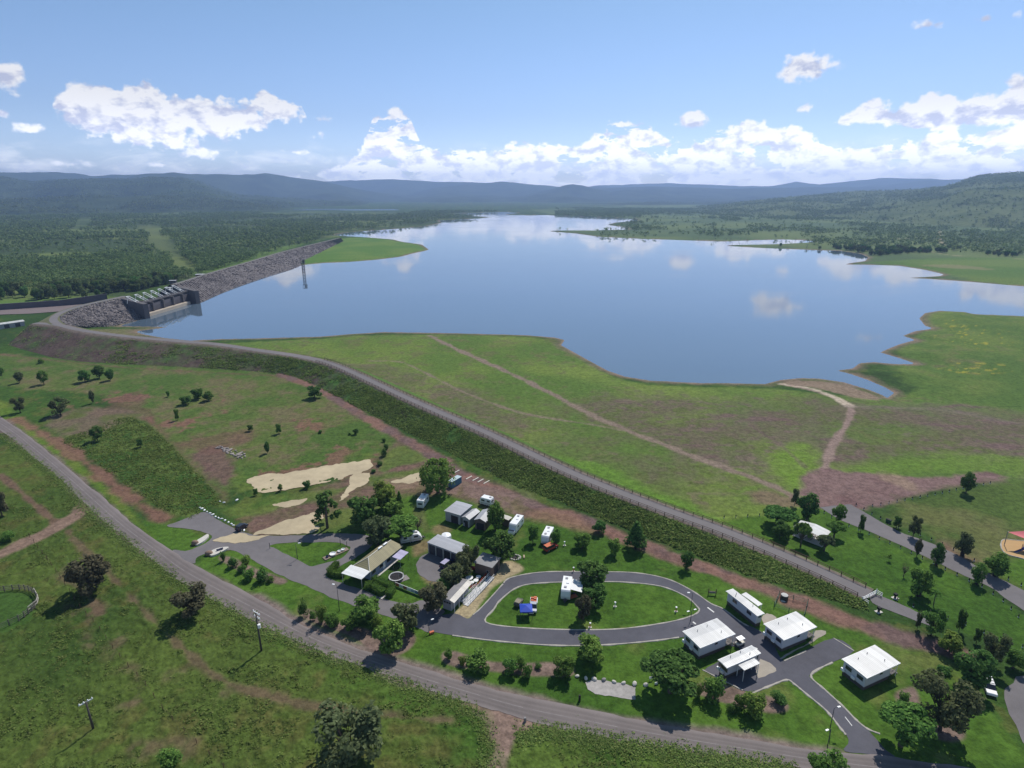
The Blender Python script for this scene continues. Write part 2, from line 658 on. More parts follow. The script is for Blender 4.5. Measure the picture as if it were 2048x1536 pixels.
def ground_mat():
    m, t, b = new_mat('ground_cover')
    at_ = t.add('ShaderNodeAttribute', attribute_name='col')
    geo = t.add('ShaderNodeNewGeometry')
    P = geo.outputs['Position']
    fine = t.noise(P, 1.6, 4, 0.65)
    mid = t.noise(P, 0.22, 4, 0.6)
    tuft = t.noise(P, 0.55, 5, 0.7)
    f = t.m('ADD', t.m('MULTIPLY', t.m('SUBTRACT', fine, 0.5), 1.0), t.m('MULTIPLY', t.m('SUBTRACT', mid, 0.5), 0.7))
    f = t.m('ADD', f, t.m('MULTIPLY', t.m('SUBTRACT', t.smooth(tuft, 0.36, 0.64), 0.55), 0.42))
    c = t.mix(1.0, at_.outputs['Color'], t.m('MAXIMUM', t.m('ADD', 1.0, f), 0.25), 'MULTIPLY')
    t.l.new(c, b.inputs['Base Color'])
    b.inputs['Roughness'].default_value = 0.95
    b.inputs['Specular IOR Level'].default_value = 0.08
    bp = t.add('ShaderNodeBump')
    bp.inputs['Strength'].default_value = 0.6
    bp.inputs['Distance'].default_value = 0.25
    t.l.new(fine, bp.inputs['Height'])
    t.l.new(bp.outputs[0], b.inputs['Normal'])
    return m


def water_mat():
    m, t, b = new_mat('lake_water')
    geo = t.add('ShaderNodeNewGeometry')
    P = geo.outputs['Position']
    mp = t.add('ShaderNodeMapping')
    t.l.new(P, mp.inputs[0])
    mp.inputs['Rotation'].default_value = (0, 0, 0.15)
    mp.inputs['Scale'].default_value = (0.35, 1.0, 1.0)
    big = t.noise(mp.outputs[0], 0.012, 5, 0.6)
    c = t.mix(big, WATER_A, WATER_B)
    t.l.new(c, b.inputs['Base Color'])
    b.inputs['IOR'].default_value = 2.15
    b.inputs['Specular IOR Level'].default_value = 0.5
    t.l.new(t.m('ADD', 0.035, t.m('MULTIPLY', t.smooth(big, 0.45, 0.7), 0.05)), b.inputs['Roughness'])
    rip = t.noise(P, 0.5, 3, 0.6)
    bp = t.add('ShaderNodeBump')
    bp.inputs['Strength'].default_value = 0.012
    bp.inputs['Distance'].default_value = 0.3
    t.l.new(rip, bp.inputs['Height'])
    t.l.new(bp.outputs[0], b.inputs['Normal'])
    return m


WATER_A, WATER_B = (0.075, 0.115, 0.160), (0.100, 0.140, 0.185)
WZ = -2.0     # lake level

# ------------------------------------------------------------------ lake outline (photo pixels on the water plane)
LAKE = [(238, 652), (262, 645), (288, 638), (300, 629), (352, 613), (380, 607), (398, 607), (430, 592), (470, 575), (520, 558), (560, 545), (590, 535), (606, 530),
        (650, 526), (700, 524), (750, 520), (800, 514), (830, 506), (850, 502), (858, 499), (844, 489), (802, 483), (788, 479), (740, 475), (690, 472),
        (668, 470), (690, 466), (730, 462), (790, 458), (850, 453), (885, 446), (878, 441), (900, 440), (960, 437), (985, 434), (940, 432), (880, 430),
        (930, 427), (1010, 424), (1040, 426), (1000, 429), (1062, 431), (1085, 430), (1150, 433), (1200, 435), (1272, 438), (1276, 441), (1230, 445),
        (1214, 450), (1252, 455), (1258, 459), (1180, 461), (1104, 461), (1100, 463), (1150, 467), (1200, 474), (1290, 478), (1380, 481), (1450, 483), (1500, 481),
        (1570, 479), (1622, 481), (1630, 484), (1560, 488), (1460, 490), (1452, 492), (1520, 496), (1600, 499), (1680, 502), (1722, 508), (1736, 515), (1730, 522),
        (1700, 526), (1690, 529), (1750, 530), (1800, 532), (1850, 540), (1888, 549), (1880, 552), (1810, 556), (1860, 558), (1930, 563), (2048, 573), (2300, 592),
        (2300, 650), (2048, 632), (2000, 630), (1950, 628), (1930, 624), (1880, 621), (1850, 626), (1838, 637), (1850, 652), (1866, 657), (1830, 662), (1805, 672), (1830, 680),
        (1800, 688), (1775, 698), (1760, 705), (1800, 717), (1832, 728), (1790, 728), (1750, 724), (1720, 726), (1705, 737), (1672, 741), (1700, 748), (1735, 760),
        (1770, 775), (1788, 786), (1775, 796), (1765, 790), (1740, 780), (1690, 765), (1640, 757), (1600, 756), (1560, 760), (1530, 768), (1450, 766), (1400, 766),
        (1300, 761), (1250, 753), (1215, 741), (1180, 722), (1140, 700), (1122, 690), (1130, 680), (1110, 675), (1050, 670), (900, 666), (770, 664), (700, 668),
        (640, 673), (500, 677), (440, 678), (380, 681), (330, 676), (285, 668), (272, 663), (300, 659), (345, 654), (300, 653)]
POND = [(560, 418), (620, 417.5), (700, 418), (790, 418.5), (800, 420), (740, 421), (640, 420.5), (575, 420)]
LAKE_W = W(LAKE, WZ)
POND_W = W(POND, WZ)

# embankment crest (photo centre line, crest height) and its downstream toe
CREST = [(70, 646, 9.3), (118, 650, 9.5), (160, 660, 9.0), (239, 671, 8.4), (342, 681, 7.6), (430, 688, 7.0), (513, 700, 6.5), (590, 711, 6.1), (650, 724, 5.8), (700, 743, 5.6), (800, 790, 5.2),
         (885, 828, 4.9), (971, 865, 4.6), (1142, 946, 4.0), (1313, 1014, 3.3), (1448, 1063, 2.5), (1565, 1111, 1.7), (1653, 1150, 1.0), (1738, 1190, 0.5)]
TOE = [(14, 690), (70, 706), (130, 720), (200, 726), (342, 734), (430, 739), (513, 744), (581, 752), (632, 773), (700, 807), (770, 843),
       (847, 881), (921, 915), (1020, 967), (1138, 1011), (1284, 1068), (1463, 1137), (1600, 1182), (1735, 1222)]
CREST3 = [at(px, py, z) for px, py, z in CREST]
TOE_W = W(TOE)


# roads (photo outlines)
def dense(P, step, amp, seed):
    """resample an outline and roughen its edge"""
    out = []
    n = len(P)
    for i in range(n):
        a, b = P[i], P[(i + 1) % n]
        k = max(1, int(np.hypot(*(b - a)) / step))
        for j in range(k):
            out.append(a + (b - a) * j / k)
    out = np.array(out)
    out[:, 0] += amp * fbm(out[:, 0], out[:, 1], 2.5, 3, seed)
    out[:, 1] += amp * fbm(out[:, 0], out[:, 1], 2.5, 3, seed + 7)
    return out


def road_poly(edge_a, edge_b, n=5):
    A = smooth_poly(W(edge_a), n, False)
    B = smooth_poly(W(edge_b), n, False)
    return np.vstack([A, B[::-1]])


MAIN_A = [(-160, 735), (0, 833), (80, 890), (160, 958), (205, 994), (270, 1050), (342, 1100), (392, 1132), (510, 1195), (600, 1247), (676, 1282), (741, 1305), (789, 1320), (877, 1348), (1012, 1385), (1164, 1416), (1281, 1442), (1398, 1463), (1500, 1480), (1622, 1499), (1760, 1512), (1900, 1530), (2100, 1560)]
MAIN_B = [(-160, 762), (0, 861), (60, 908), (120, 958), (164, 1002), (217, 1050), (280, 1100), (360, 1162), (500, 1237), (626, 1297), (726, 1334), (827, 1369), (902, 1396), (973, 1416), (1076, 1447), (1193, 1472), (1310, 1491), (1398, 1505), (1500, 1520), (1622, 1540), (1760, 1562), (1900, 1590), (2100, 1640)]
ISLAND = [(972, 1245), (988, 1218), (1002, 1199), (1037, 1174), (1087, 1166), (1173, 1164), (1247, 1164.5), (1322, 1173), (1371, 1193), (1394, 1213), (1398, 1222), (1383, 1232), (1340, 1244), (1252, 1257), (1164, 1260), (1047, 1256)]
RING = [(1007, 1166), (1020, 1156), (1062, 1147), (1111, 1143.5), (1198, 1144), (1272, 1146), (1334, 1158), (1383, 1181), (1421, 1207), (1446, 1218), (1480, 1243), (1520, 1262), (1545, 1284), (1566, 1321), (1610, 1302), (1667, 1276.5), (1708, 1302), (1665, 1325), (1618, 1351),
        (1650, 1380), (1685, 1412), (1718, 1444), (1745, 1470), (1772, 1500), (1790, 1515), (1740, 1508), (1690, 1503), (1696, 1488), (1696, 1475), (1678, 1453), (1653, 1422), (1610, 1386), (1588, 1368), (1573, 1360), (1540, 1372), (1504, 1387), (1486, 1380), (1440, 1356), (1410, 1340), (1440, 1322), (1480, 1300), (1455, 1290), (1420, 1278), (1392, 1273), (1364, 1274.6), (1297, 1283), (1198, 1290.7), (1099, 1290.7), (1000, 1283),
        (940, 1276), (900, 1270), (870, 1265), (858, 1258), (870, 1236), (909, 1227), (934, 1238), (946, 1230), (960, 1218), (978, 1199)]
WEST = [(385, 1128), (392, 1118), (411, 1108), (460, 1101), (490, 1113), (550, 1145), (575, 1157.5), (645, 1187.5), (706, 1210), (751, 1225), (789, 1238), (832, 1256), (858, 1264), (880, 1262), (880, 1236), (890, 1222), (876, 1214), (845, 1200), (826, 1206), (808, 1208), (768, 1197), (724, 1180), (700, 1172),
        (652, 1153), (660, 1142), (690, 1128), (716, 1112), (738, 1098), (749, 1083), (743, 1075), (725, 1069), (675, 1066.5), (625, 1069), (550, 1072), (507, 1069), (472, 1060), (440, 1042), (417, 1027), (400, 1026), (347, 1046), (335, 1052), (360, 1056), (400, 1062), (424, 1072), (412, 1086), (392, 1096), (372, 1102), (345, 1100), (352, 1112)]
LOOP = [(540, 1090), (575, 1086), (625, 1085), (675, 1085), (692, 1090), (700, 1097), (690, 1110), (675, 1120), (640, 1129), (618, 1133.5), (595, 1120), (572, 1108), (550, 1097.5)]
SHEDYARD = [(838, 1150), (832, 1130), (838, 1115), (858, 1106), (880, 1108), (925, 1125), (910, 1135), (892, 1142), (886, 1158), (865, 1163)]
PARKA = [(1640, 1014), (1682, 1040.6), (1741, 1064), (1800, 1090), (1858, 1117), (1917, 1146), (1975, 1172), (2019, 1202), (2060, 1230), (2120, 1280), (2180, 1350), (2230, 1430), (2280, 1540)]
PARKB = [(1702, 1009), (1741, 1032), (1800, 1064), (1858, 1084.6), (1917, 1111), (1975, 1146), (2019, 1166), (2060, 1188), (2120, 1225), (2200, 1285), (2290, 1360), (2360, 1440), (2430, 1540)]
PATHC = [(1738, 1188), (1760, 1192), (1800, 1208), (1830, 1222), (1870, 1245), (1860, 1252), (1815, 1236), (1775, 1220), (1745, 1206)]
CORNER = [(2048, 1352), (2020, 1372), (2008, 1392), (2014, 1416), (2030, 1452), (2048, 1485), (2120, 1560), (2260, 1520), (2160, 1380)]
ROADS = {'main_road': road_poly(MAIN_A, MAIN_B), 'ring_road': smooth_poly(W(RING), 3), 'gravel_road': smooth_poly(W(WEST), 3),
         'park_road': road_poly(PARKA, PARKB), 'footpath': smooth_poly(W(PATHC), 3), 'gravel_yard': smooth_poly(W(SHEDYARD), 3), 'gravel_drive': smooth_poly(W(CORNER), 3)}

# ------------------------------------------------------------------ the ground, one polar sheet, and its paint
def paint_ground(X, Y):
    """albedo per ground vertex; also returns how rough the grass is"""
    N = len(X)
    n1 = fbm(X, Y, 38, 5, 1)
    n2 = fbm(X, Y, 9, 4, 5)
    n3 = fbm(X, Y, 2.6, 3, 9)
    n4 = fbm(X * 0.5 + Y * 0.2, Y, 90, 4, 21)
    wob = fbm(X, Y, 6.0, 4, 33) * 1.0
    rough = np.zeros(N, np.float32)
    base = np.empty((N, 3), np.float32)
    g1, g2, g3 = alb(62, 92, 36), alb(88, 98, 48), alb(50, 76, 34)
    a = sstep(n1 + 0.5 * n2, -0.6, 0.7)[:, None]
    base[:] = g3 * (1 - a) + g1 * a
    dr = (sstep(n2 + 0.7 * n3 + 0.3 * n4, 0.35, 1.0) * 0.7)[:, None]
    base = base * (1 - dr) + g2 * dr
    rough[:] = 0.5

    def region(pts, soft=1.5, amp=1.0, smoothn=3, z=0.0):
        P = smooth_poly(W(pts, z), smoothn) if smoothn else W(pts, z)
        s = sd_poly(X, Y, P, 12 + soft + 3 * amp)
        return sstep(s + wob * amp, soft, -soft)

    def put(mask, c, r=None, k=1.0):
        nonlocal base, rough
        mk = (mask * k)[:, None].astype(np.float32)
        base = base * (1 - mk) + np.asarray(c, np.float32) * mk
        if r is not None:
            rough = rough * (1 - mask) + r * mask

    def blend(c1, c2, f):
        f = f[:, None]
        return c1 * (1 - f) + c2 * f

    def track(pts, width, c, soft=0.6, amp=0.5, k=1.0, r=0.05, z=0.0):
        P = smooth_poly(W(pts, z), 6, False)
        d = d_line(X, Y, P, width + 8)
        put(sstep(d + wob * amp, width / 2 + soft, width / 2 - soft), c, r, k)

    red, red2, purple, sand = alb(128, 92, 82), alb(112, 84, 74), alb(112, 90, 88), alb(200, 182, 146)
    gravel = alb(122, 116, 120)
    far = np.hypot(X, Y)
    # --- lake-bed grass between the embankment and the water
    bed = [(420, 690), (520, 680), (640, 674), (770, 666), (1060, 670), (1130, 690), (1200, 735), (1300, 765), (1530, 772), (1700, 790), (1850, 760), (1850, 640), (1900, 600), (2300, 640), (2500, 1100), (2048, 1060), (1990, 960), (1750, 1000), (1650, 1010), (1540, 1050),
           (1448, 1050), (1313, 1002), (1142, 934), (971, 855), (800, 783), (700, 735), (610, 710)]
    mb = region(bed, 2.5, 2.0)
    lush = blend(blend(alb(84, 112, 48), alb(104, 126, 56), sstep(n1, -0.5, 0.8)), alb(104, 104, 68), sstep(n2 + .6 * n3 + .4 * n4, .1, 1.0) * .75)
    put(mb, lush, 0.22)
    dry = blend(alb(104, 96, 76), alb(92, 100, 58), sstep(n2 + n3, -0.6, 0.8))
    # drier, browner towards the middle of the flat
    pdry = [(1120, 800), (1300, 790), (1500, 800), (1720, 800), (1900, 830), (2200, 850), (2200, 960), (1950, 930), (1760, 930), (1640, 950), (1520, 960), (1400, 930), (1250, 880)]
    patch = sstep(fbm(X, Y * 1.6, 26, 5, 44) + 0.25, -0.35, 0.6)
    put(region(pdry, 14, 8.0) * (.35 + .65 * patch), dry, 0.25, 0.95)
    pdry2 = [(560, 712), (760, 730), (960, 780), (1150, 860), (1330, 930), (1480, 985), (1400, 1010), (1250, 970), (1050, 890), (850, 800)]
    put(region(pdry2, 8, 6.0) * (.3 + .7 * sstep(fbm(X, Y, 18, 5, 46), -0.25, 0.6)), dry, 0.3, 0.85)
    st = sstep(fbm(X * 0.45 + Y * 0.1, Y * 1.5, 9, 4, 61), 0.2, 0.8)
    for pp in ([(1430, 830), (1560, 820), (1650, 850), (1560, 880), (1440, 870)], [(1780, 800), (1900, 815), (2080, 880), (2060, 920), (1850, 860)], [(1340, 880), (1480, 900), (1560, 930), (1420, 925)],
               [(1850, 800), (2100, 830), (2100, 870), (1900, 838)], [(1540, 860), (1700, 880), (1720, 920), (1600, 920)]):
        put(region(pp, 5, 4.0) * (0.35 + 0.65 * st), purple, 0.2, 0.85)
    put(region(pdry, 14, 8.0) * sstep(fbm(X, Y * 1.5, 4.5, 4, 47) + .4 * n1, .2, .75), alb(116, 96, 92), 0.2, 0.6)
    put(region(pdry2, 10, 6.0) * sstep(fbm(X, Y * 1.5, 4.5, 4, 48) + .4 * n1, .35, .85), alb(120, 100, 90), 0.2, 0.5)
    # east shore meadow
    em = [(1800, 690), (1870, 640), (1900, 622), (2048, 634), (2400, 660), (2400, 830), (2048, 820), (1850, 780), (1790, 740)]
    put(region(em, 4, 3), blend(blend(alb(78, 106, 46), alb(98, 120, 54), sstep(n1 + n2 * 0.5, -0.7, 0.8)), alb(108, 106, 72), sstep(n2 + n4, .2, 1.2) * .7), 0.2)
    fl = region([(1900, 640), (1990, 660), (2010, 690), (1900, 690)], 10, 8) * sstep(fbm(X, Y * 2.2, 6, 4, 71), 0.45, 0.9)
    put(fl, alb(190, 174, 60), None, 0.65)
    fl2 = region([(1890, 725), (2000, 730), (2000, 745), (1900, 742)], 5, 4) * sstep(fbm(X, Y * 2.2, 6, 4, 72), 0.25, 0.6)
    put(fl2, alb(190, 172, 66), None, 0.5)
    # light strip green beside the crest road
    put(region([(1080, 910), (1200, 930), (1380, 1010), (1440, 1045), (1330, 1008), (1150, 936)], 3, 2.0), alb(92, 130, 46), 0.5, 0.8)
    put(region([(1560, 900), (1620, 890), (1640, 950), (1600, 985), (1540, 940)], 4, 3), alb(100, 134, 46), 0.3, 0.8)
    put(region([(1660, 940), (1900, 905), (2100, 920), (2100, 950), (1900, 945), (1720, 950)], 4, 3), alb(96, 128, 48), 0.3, 0.7)
    # tracks across the flat
    tr = alb(134, 118, 104)
    track([(858, 668), (900, 692), (985, 730), (1090, 780), (1180, 828), (1262, 864), (1330, 890), (1420, 925), (1520, 962), (1600, 1000), (1660, 1030)], 3.6, tr, 1.0, 1.2)
    track([(740, 722), (800, 724), (850, 745), (930, 785), (1040, 825), (1180, 848), (1270, 866)], 1.7, tr, 0.7, 0.7, 0.8)
    track([(1560, 762), (1600, 772), (1650, 788), (1694, 808), (1702, 825), (1690, 855), (1668, 885), (1657, 915), (1650, 940)], 3.2, alb(142, 122, 112), 0.8, 0.8)
    track([(1560, 762), (1600, 768), (1660, 790), (1700, 812)], 4.5, alb(196, 180, 160), 1.0, 1.5, 0.8)
    track([(1500, 850), (1560, 890), (1610, 935)], 1.6, purple, 0.7, 0.7, 0.5)
    track([(1700, 814), (1850, 815), (1950, 830), (2150, 870)], 4, alb(120, 108, 98), 2.0, 2.0, 0.5)
    # point of bare mud
    put(region([(1560, 760), (1610, 756), (1690, 764), (1765, 792), (1700, 792), (1640, 776)], 1.5, 1.5), alb(140, 120, 104), 0.05, 0.9)
    # reddish gravel apron by the boat park
    put(region([(1600, 950), (1680, 940), (1800, 955), (1920, 950), (1985, 945), (2005, 962), (1900, 975), (1800, 998), (1740, 1015), (1700, 1025), (1640, 1020), (1600, 985)], 2.0, 2.5), blend(alb(128, 102, 100), alb(118, 90, 90), sstep(n2, -0.5, 0.7)), 0.02, 0.95)
    put(region([(1760, 950), (1800, 952), (1840, 985), (1780, 965)], 2.0, 2.0), alb(150, 130, 108), None, 0.6)
    put(region([(1500, 985), (1560, 982), (1600, 1010), (1530, 1010)], 3, 3), alb(128, 100, 92), 0.05, 0.7)
    put(region([(1880, 1080), (1930, 1080), (1980, 1110), (1950, 1130), (1900, 1110)], 2, 2), alb(130, 100, 90), 0.05, 0.8)
    put(region([(1890, 1010), (2000, 1045), (2060, 1080), (2000, 1075), (1920, 1035)], 3, 2.5), alb(140, 116, 100), 0.1, 0.55)
    # --- mown park east
    lawn = blend(alb(60, 93, 32), alb(76, 109, 38), sstep(n1 + 0.6 * n2, -0.7, 0.8))
    put(region([(1448, 1046), (1540, 1030), (1640, 1015), (1760, 1080), (1900, 1145), (2048, 1230), (2300, 1400), (2200, 1330), (2040, 1300), (1900, 1255), (1760, 1200), (1660, 1150), (1560, 1104)], 1.2, 0.8), lawn, 0.04)
    put(region([(1760, 1030), (1990, 965), (2300, 1000), (2300, 1240), (2048, 1180), (1900, 1085)], 3, 2.0), blend(alb(76, 98, 44), alb(102, 106, 62), sstep(n2 + n1, -0.6, 0.8)), 0.15, 0.85)
    put(region([(2048, 1105), (2200, 1140), (2200, 1240), (2048, 1180), (1990, 1140)], 3, 2.0), lawn, 0.05)
    # --- camp lawn
    camp = [(545, 1088), (640, 1075), (660, 1000), (760, 980), (850, 980), (1060, 1030), (1110, 1040), (1190, 1060), (1300, 1110), (1480, 1165), (1640, 1220), (1760, 1262), (1900, 1320), (1960, 1400), (2080, 1560), (2000, 1620),
            (1600, 1500), (1400, 1464), (1164, 1417), (1010, 1386), (877, 1349), (790, 1321), (676, 1283), (500, 1192), (392, 1132), (470, 1100)]
    put(region(camp, 1.0, 0.6), lawn, 0.04)
    worn = region(camp, 1.0, 0.6) * sstep(fbm(X, Y, 13, 5, 81), 0.45, 1.0)
    put(worn, alb(112, 116, 66), None, 0.55)
    # strip of mown verge along the main road, left part
    put(region([(0, 800), (60, 850), (165, 925), (250, 1010), (330, 1085), (400, 1090), (330, 1070), (300, 1100), (280, 1060), (200, 985), (120, 925), (0, 832)], 1.5, 1.0), blend(alb(84, 112, 40), alb(98, 118, 48), sstep(n2, -0.6, 0.6)), 0.08)
    put(region([(290, 1040), (340, 1052), (400, 1068), (418, 1088), (390, 1102), (340, 1100), (300, 1070)], 1.0, 0.6), lawn, 0.05)
    # --- fields left of the camp
    field = [(0, 708), (171, 724), (342, 733), (513, 743), (600, 765), (700, 812), (790, 870), (760, 920), (640, 930), (480, 960), (440, 1000), (300, 850), (200, 790), (0, 770)]
    put(region(field, 2.0, 1.5), blend(blend(alb(74, 100, 44), alb(92, 106, 54), sstep(n1 + n2 * .6, -0.6, 0.7)), alb(112, 100, 76), sstep(n2 + .7 * n3 + .5 * n1, -.1, 1.1) * .75), 0.2)
    rp = sstep(fbm(X, Y * 1.3, 22, 5, 91) + 0.3 * n3, 0.32, 0.62)
    put(region([(0, 790), (200, 780), (420, 770), (640, 840), (740, 900), (850, 900), (850, 990), (640, 1040), (500, 1060), (440, 1000), (330, 900), (200, 830)], 6, 5) * rp, red, 0.05, 0.75)
    put(region([(210, 815), (280, 780), (300, 830), (420, 960), (455, 990), (430, 1000), (330, 900), (270, 850), (180, 830)], 2.0, 2.0) * 0.75, red2, 0.05, 0.75)
    put(region([(380, 910), (450, 895), (470, 940), (450, 975), (410, 945)], 2.5, 2.5), alb(112, 84, 82), 0.05, 0.8)
    put(region([(360, 885), (480, 862), (500, 880), (420, 905)], 3, 3), red2, 0.05, 0.6)
    # overgrown paddock
    pad = [(180, 860), (240, 836), (300, 850), (440, 995), (420, 1012), (340, 1030), (160, 905), (120, 880)]
    put(region(pad, 1.5, 1.2), blend(alb(58, 88, 36), alb(84, 104, 48), sstep(n2 + n3, -0.7, 0.7)), 1.0)
    put(region([(90, 840), (180, 815), (290, 830), (240, 850), (170, 872), (110, 870)], 2, 2) * 0.8, blend(alb(118, 100, 86), alb(92, 100, 56), sstep(n2, -0.4, 0.6)), 0.3)
    track([(30, 838), (90, 870), (150, 910), (220, 962), (290, 1015), (330, 1038)], 5, red, 1.6, 2.0, 0.8)
    track([(0, 905), (40, 870)], 3, red2, 1.2, 1.5, 0.0)
    # red ground about the sand yards
    put(region([(500, 1030), (560, 1000), (650, 970), (760, 915), (800, 880), (860, 905), (900, 935), (1000, 965), (1090, 1010), (1050, 1040), (1000, 1000), (940, 985), (860, 985), (760, 1000), (720, 1040), (660, 1060), (560, 1070), (480, 1062)], 2.5, 2.5), blend(alb(118, 92, 84), alb(104, 92, 70), sstep(n2 + n3 * .5, -0.5, 0.7)), 0.06, 0.9)
    for gp in ([(500, 1000), (600, 985), (680, 975), (720, 955), (745, 955), (640, 1000), (540, 1018)], [(640, 1040), (700, 1020), (720, 1050), (680, 1068), (610, 1068)], [(740, 955), (850, 935), (860, 955), (760, 970)],
               [(780, 900), (830, 890), (860, 915), (800, 930), (760, 940)], [(460, 960), (500, 945), (512, 970), (480, 985)], [(700, 905), (740, 900), (738, 920), (690, 935)], [(440, 1020), (520, 1005), (560, 1020), (470, 1035)]):
        put(region(gp, 1.8, 1.5), blend(alb(70, 102, 40), alb(92, 112, 50), sstep(n2, -.6, .6)), 0.15, 0.85)
    # dirt track under the embankment
    track([(560, 748), (640, 780), (720, 828), (810, 880), (870, 912), (930, 950), (1000, 985), (1080, 1015), (1160, 1040), (1240, 1072), (1330, 1108), (1440, 1146), (1560, 1190), (1660, 1226), (1760, 1262), (1850, 1290), (1920, 1310)], 6.0, blend(alb(132, 100, 90), alb(112, 90, 88), sstep(n2, -.5, .6)), 1.3, 1.4, 0.95)
    track([(0, 708), (120, 722), (250, 735), (400, 744), (560, 752)], 2.0, red2, 0.8, 0.8, 0.6)
    put(region([(1060, 1020), (1120, 1026), (1200, 1062), (1180, 1070), (1100, 1046), (1060, 1040)], 2.0, 1.6), alb(132, 104, 86), 0.05, 0.85)
    put(region([(930, 968), (1000, 975), (1070, 1000), (1075, 1012), (1000, 1000), (940, 985)], 1.8, 1.5), alb(124, 104, 96), 0.05, 0.8)
    put(region([(870, 965), (905, 958), (1010, 990), (1030, 1002), (990, 1012), (930, 992), (880, 985)], 1.6, 1.6), alb(128, 108, 98), 0.05, 0.75)
    track([(1000, 965), (1060, 990), (1120, 1015)], 3, alb(82, 104, 48), 1.2, 1.5, 0.7, 0.3)
    put(region([(888, 985), (905, 972), (960, 972), (1012, 984), (1052, 1006), (1040, 1026), (1000, 1022), (955, 1012), (918, 998)], 1.6, 1.6), blend(alb(126, 104, 96), alb(110, 98, 74), sstep(n2 + n3, -.3, .9)), 0.05, 0.9)
    put(region([(760, 962), (800, 952), (860, 950), (892, 962), (880, 976), (820, 976), (770, 980)], 1.6, 1.6), alb(138, 114, 98), 0.05, 0.75)
    track([(846, 960), (842, 985), (838, 1030), (850, 1060)], 2.5, alb(96, 96, 62), 1.2, 1.2, 0.6)
    # bare patches on the camp lawn
    put(region([(828, 1090), (850, 1080), (870, 1085), (850, 1100), (830, 1112)], 1.2, 1.2), alb(140, 116, 92), None, 0.7)
    put(region([(868, 1052), (895, 1050), (905, 1062), (880, 1068)], 1.2, 1.2), alb(134, 112, 88), None, 0.7)
    put(region([(1000, 1130), (1030, 1126), (1045, 1140), (1010, 1160), (985, 1175), (940, 1235), (905, 1232), (960, 1185)], 0.8, 0.7), alb(176, 158, 128), 0.02, 0.9)
    put(region([(838, 1150), (870, 1155), (890, 1140), (896, 1128), (905, 1150), (880, 1168), (850, 1166)], 1.0, 1.0), alb(150, 122, 100), 0.02, 0.8)
    # roadside dust of the main road
    track([(500, 1215), (600, 1272), (720, 1325), (850, 1365), (1000, 1410), (1160, 1452), (1320, 1484), (1500, 1512), (1680, 1545), (1900, 1600)], 9.5, alb(134, 116, 112), 1.2, 0.9, 0.9)
    track([(0, 846), (100, 925), (200, 1020), (300, 1110), (400, 1165), (500, 1215)], 7.6, alb(120, 104, 98), 0.8, 0.8, 0.8)
    # side track at the bottom
    put(region([(905, 1400), (960, 1405), (1060, 1440), (1140, 1470), (1090, 1466), (1056, 1464), (1030, 1480), (1012, 1536), (1000, 1600), (950, 1600), (972, 1536), (978, 1490), (965, 1440), (940, 1418)], 0.7, 0.5), blend(alb(128, 100, 86), alb(138, 116, 104), sstep(n2, -.5, .5)), 0.02)
    # rough pasture bottom left
    past = [(0, 890), (100, 945), (160, 1010), (225, 1065), (290, 1115), (380, 1175), (500, 1242), (626, 1302), (726, 1340), (827, 1375), (902, 1403), (950, 1430), (975, 1480), (968, 1560), (940, 1750), (-600, 1750), (-900, 1100), (-300, 900)]
    pm = region(past, 1.0, 0.8)
    put(pm, blend(blend(alb(58, 82, 34), alb(78, 98, 42), sstep(n1, -0.7, 0.6)), alb(92, 92, 50), sstep(n2 + 0.6 * n3, 0.1, 1.1) * 0.8), 0.9)
    put(region([(1040, 1470), (1100, 1464), (1250, 1490), (1400, 1520), (1600, 1560), (1500, 1750), (1000, 1750), (1020, 1540)], 0.8, 0.6), blend(alb(60, 90, 34), alb(82, 106, 44), sstep(n2, -0.6, 0.6)), 0.9)
    put(region([(560, 1290), (680, 1335), (820, 1385), (930, 1425), (965, 1480), (960, 1530), (880, 1470), (760, 1410), (640, 1350)], 4, 3), alb(66, 102, 36), 0.9, 0.6)
    soil = alb(110, 90, 74)
    track([(0, 950), (60, 1000), (110, 1045)], 2.2, soil, 0.7, 0.7)
    track([(0, 1108), (60, 1080), (120, 1052), (150, 1032), (170, 1010)], 5, alb(132, 110, 96), 1.0, 1.0)
    track([(135, 1062), (180, 1110), (220, 1150), (280, 1215), (330, 1265), (400, 1325), (460, 1368), (560, 1398), (680, 1420), (780, 1432), (900, 1440)], 1.4, soil, 0.8, 1.2, 0.75)
    track([(200, 1230), (185, 1200), (140, 1160)], 1.2, soil, 0.5, 0.8, 0.6)
    for (cx, cy, sx, sy) in [(140, 1222, 22, 14), (178, 1245, 16, 20), (175, 1275, 20, 24), (212, 1310, 24, 16), (275, 1372, 18, 30), (262, 1400, 16, 18), (340, 1352, 26, 12), (365, 1492, 22, 18), (300, 1500, 26, 16),
                             (240, 1280, 16, 10), (440, 1385, 14, 8), (260, 1345, 30, 10), (310, 1420, 16, 10), (140, 1145, 10, 18), (190, 1215, 10, 14)]:
        ang = np.linspace(0, 2 * np.pi, 9)[:-1]
        put(region([(cx + sx * .8 * math.cos(q), cy + sy * .8 * math.sin(q)) for q in ang], 1.6, 2.4) * sstep(n2 + n3, -.9, .4), soil, 0.1, 0.6)
    put(region([(-40, 1190), (20, 1182), (60, 1188), (74, 1205), (66, 1235), (30, 1256), (-40, 1270)], 0.8, 0.5), alb(62, 92, 38), 0.1)
    # mulch beds (bark and gravel round the shrubs)
    mul = alb(126, 106, 98)
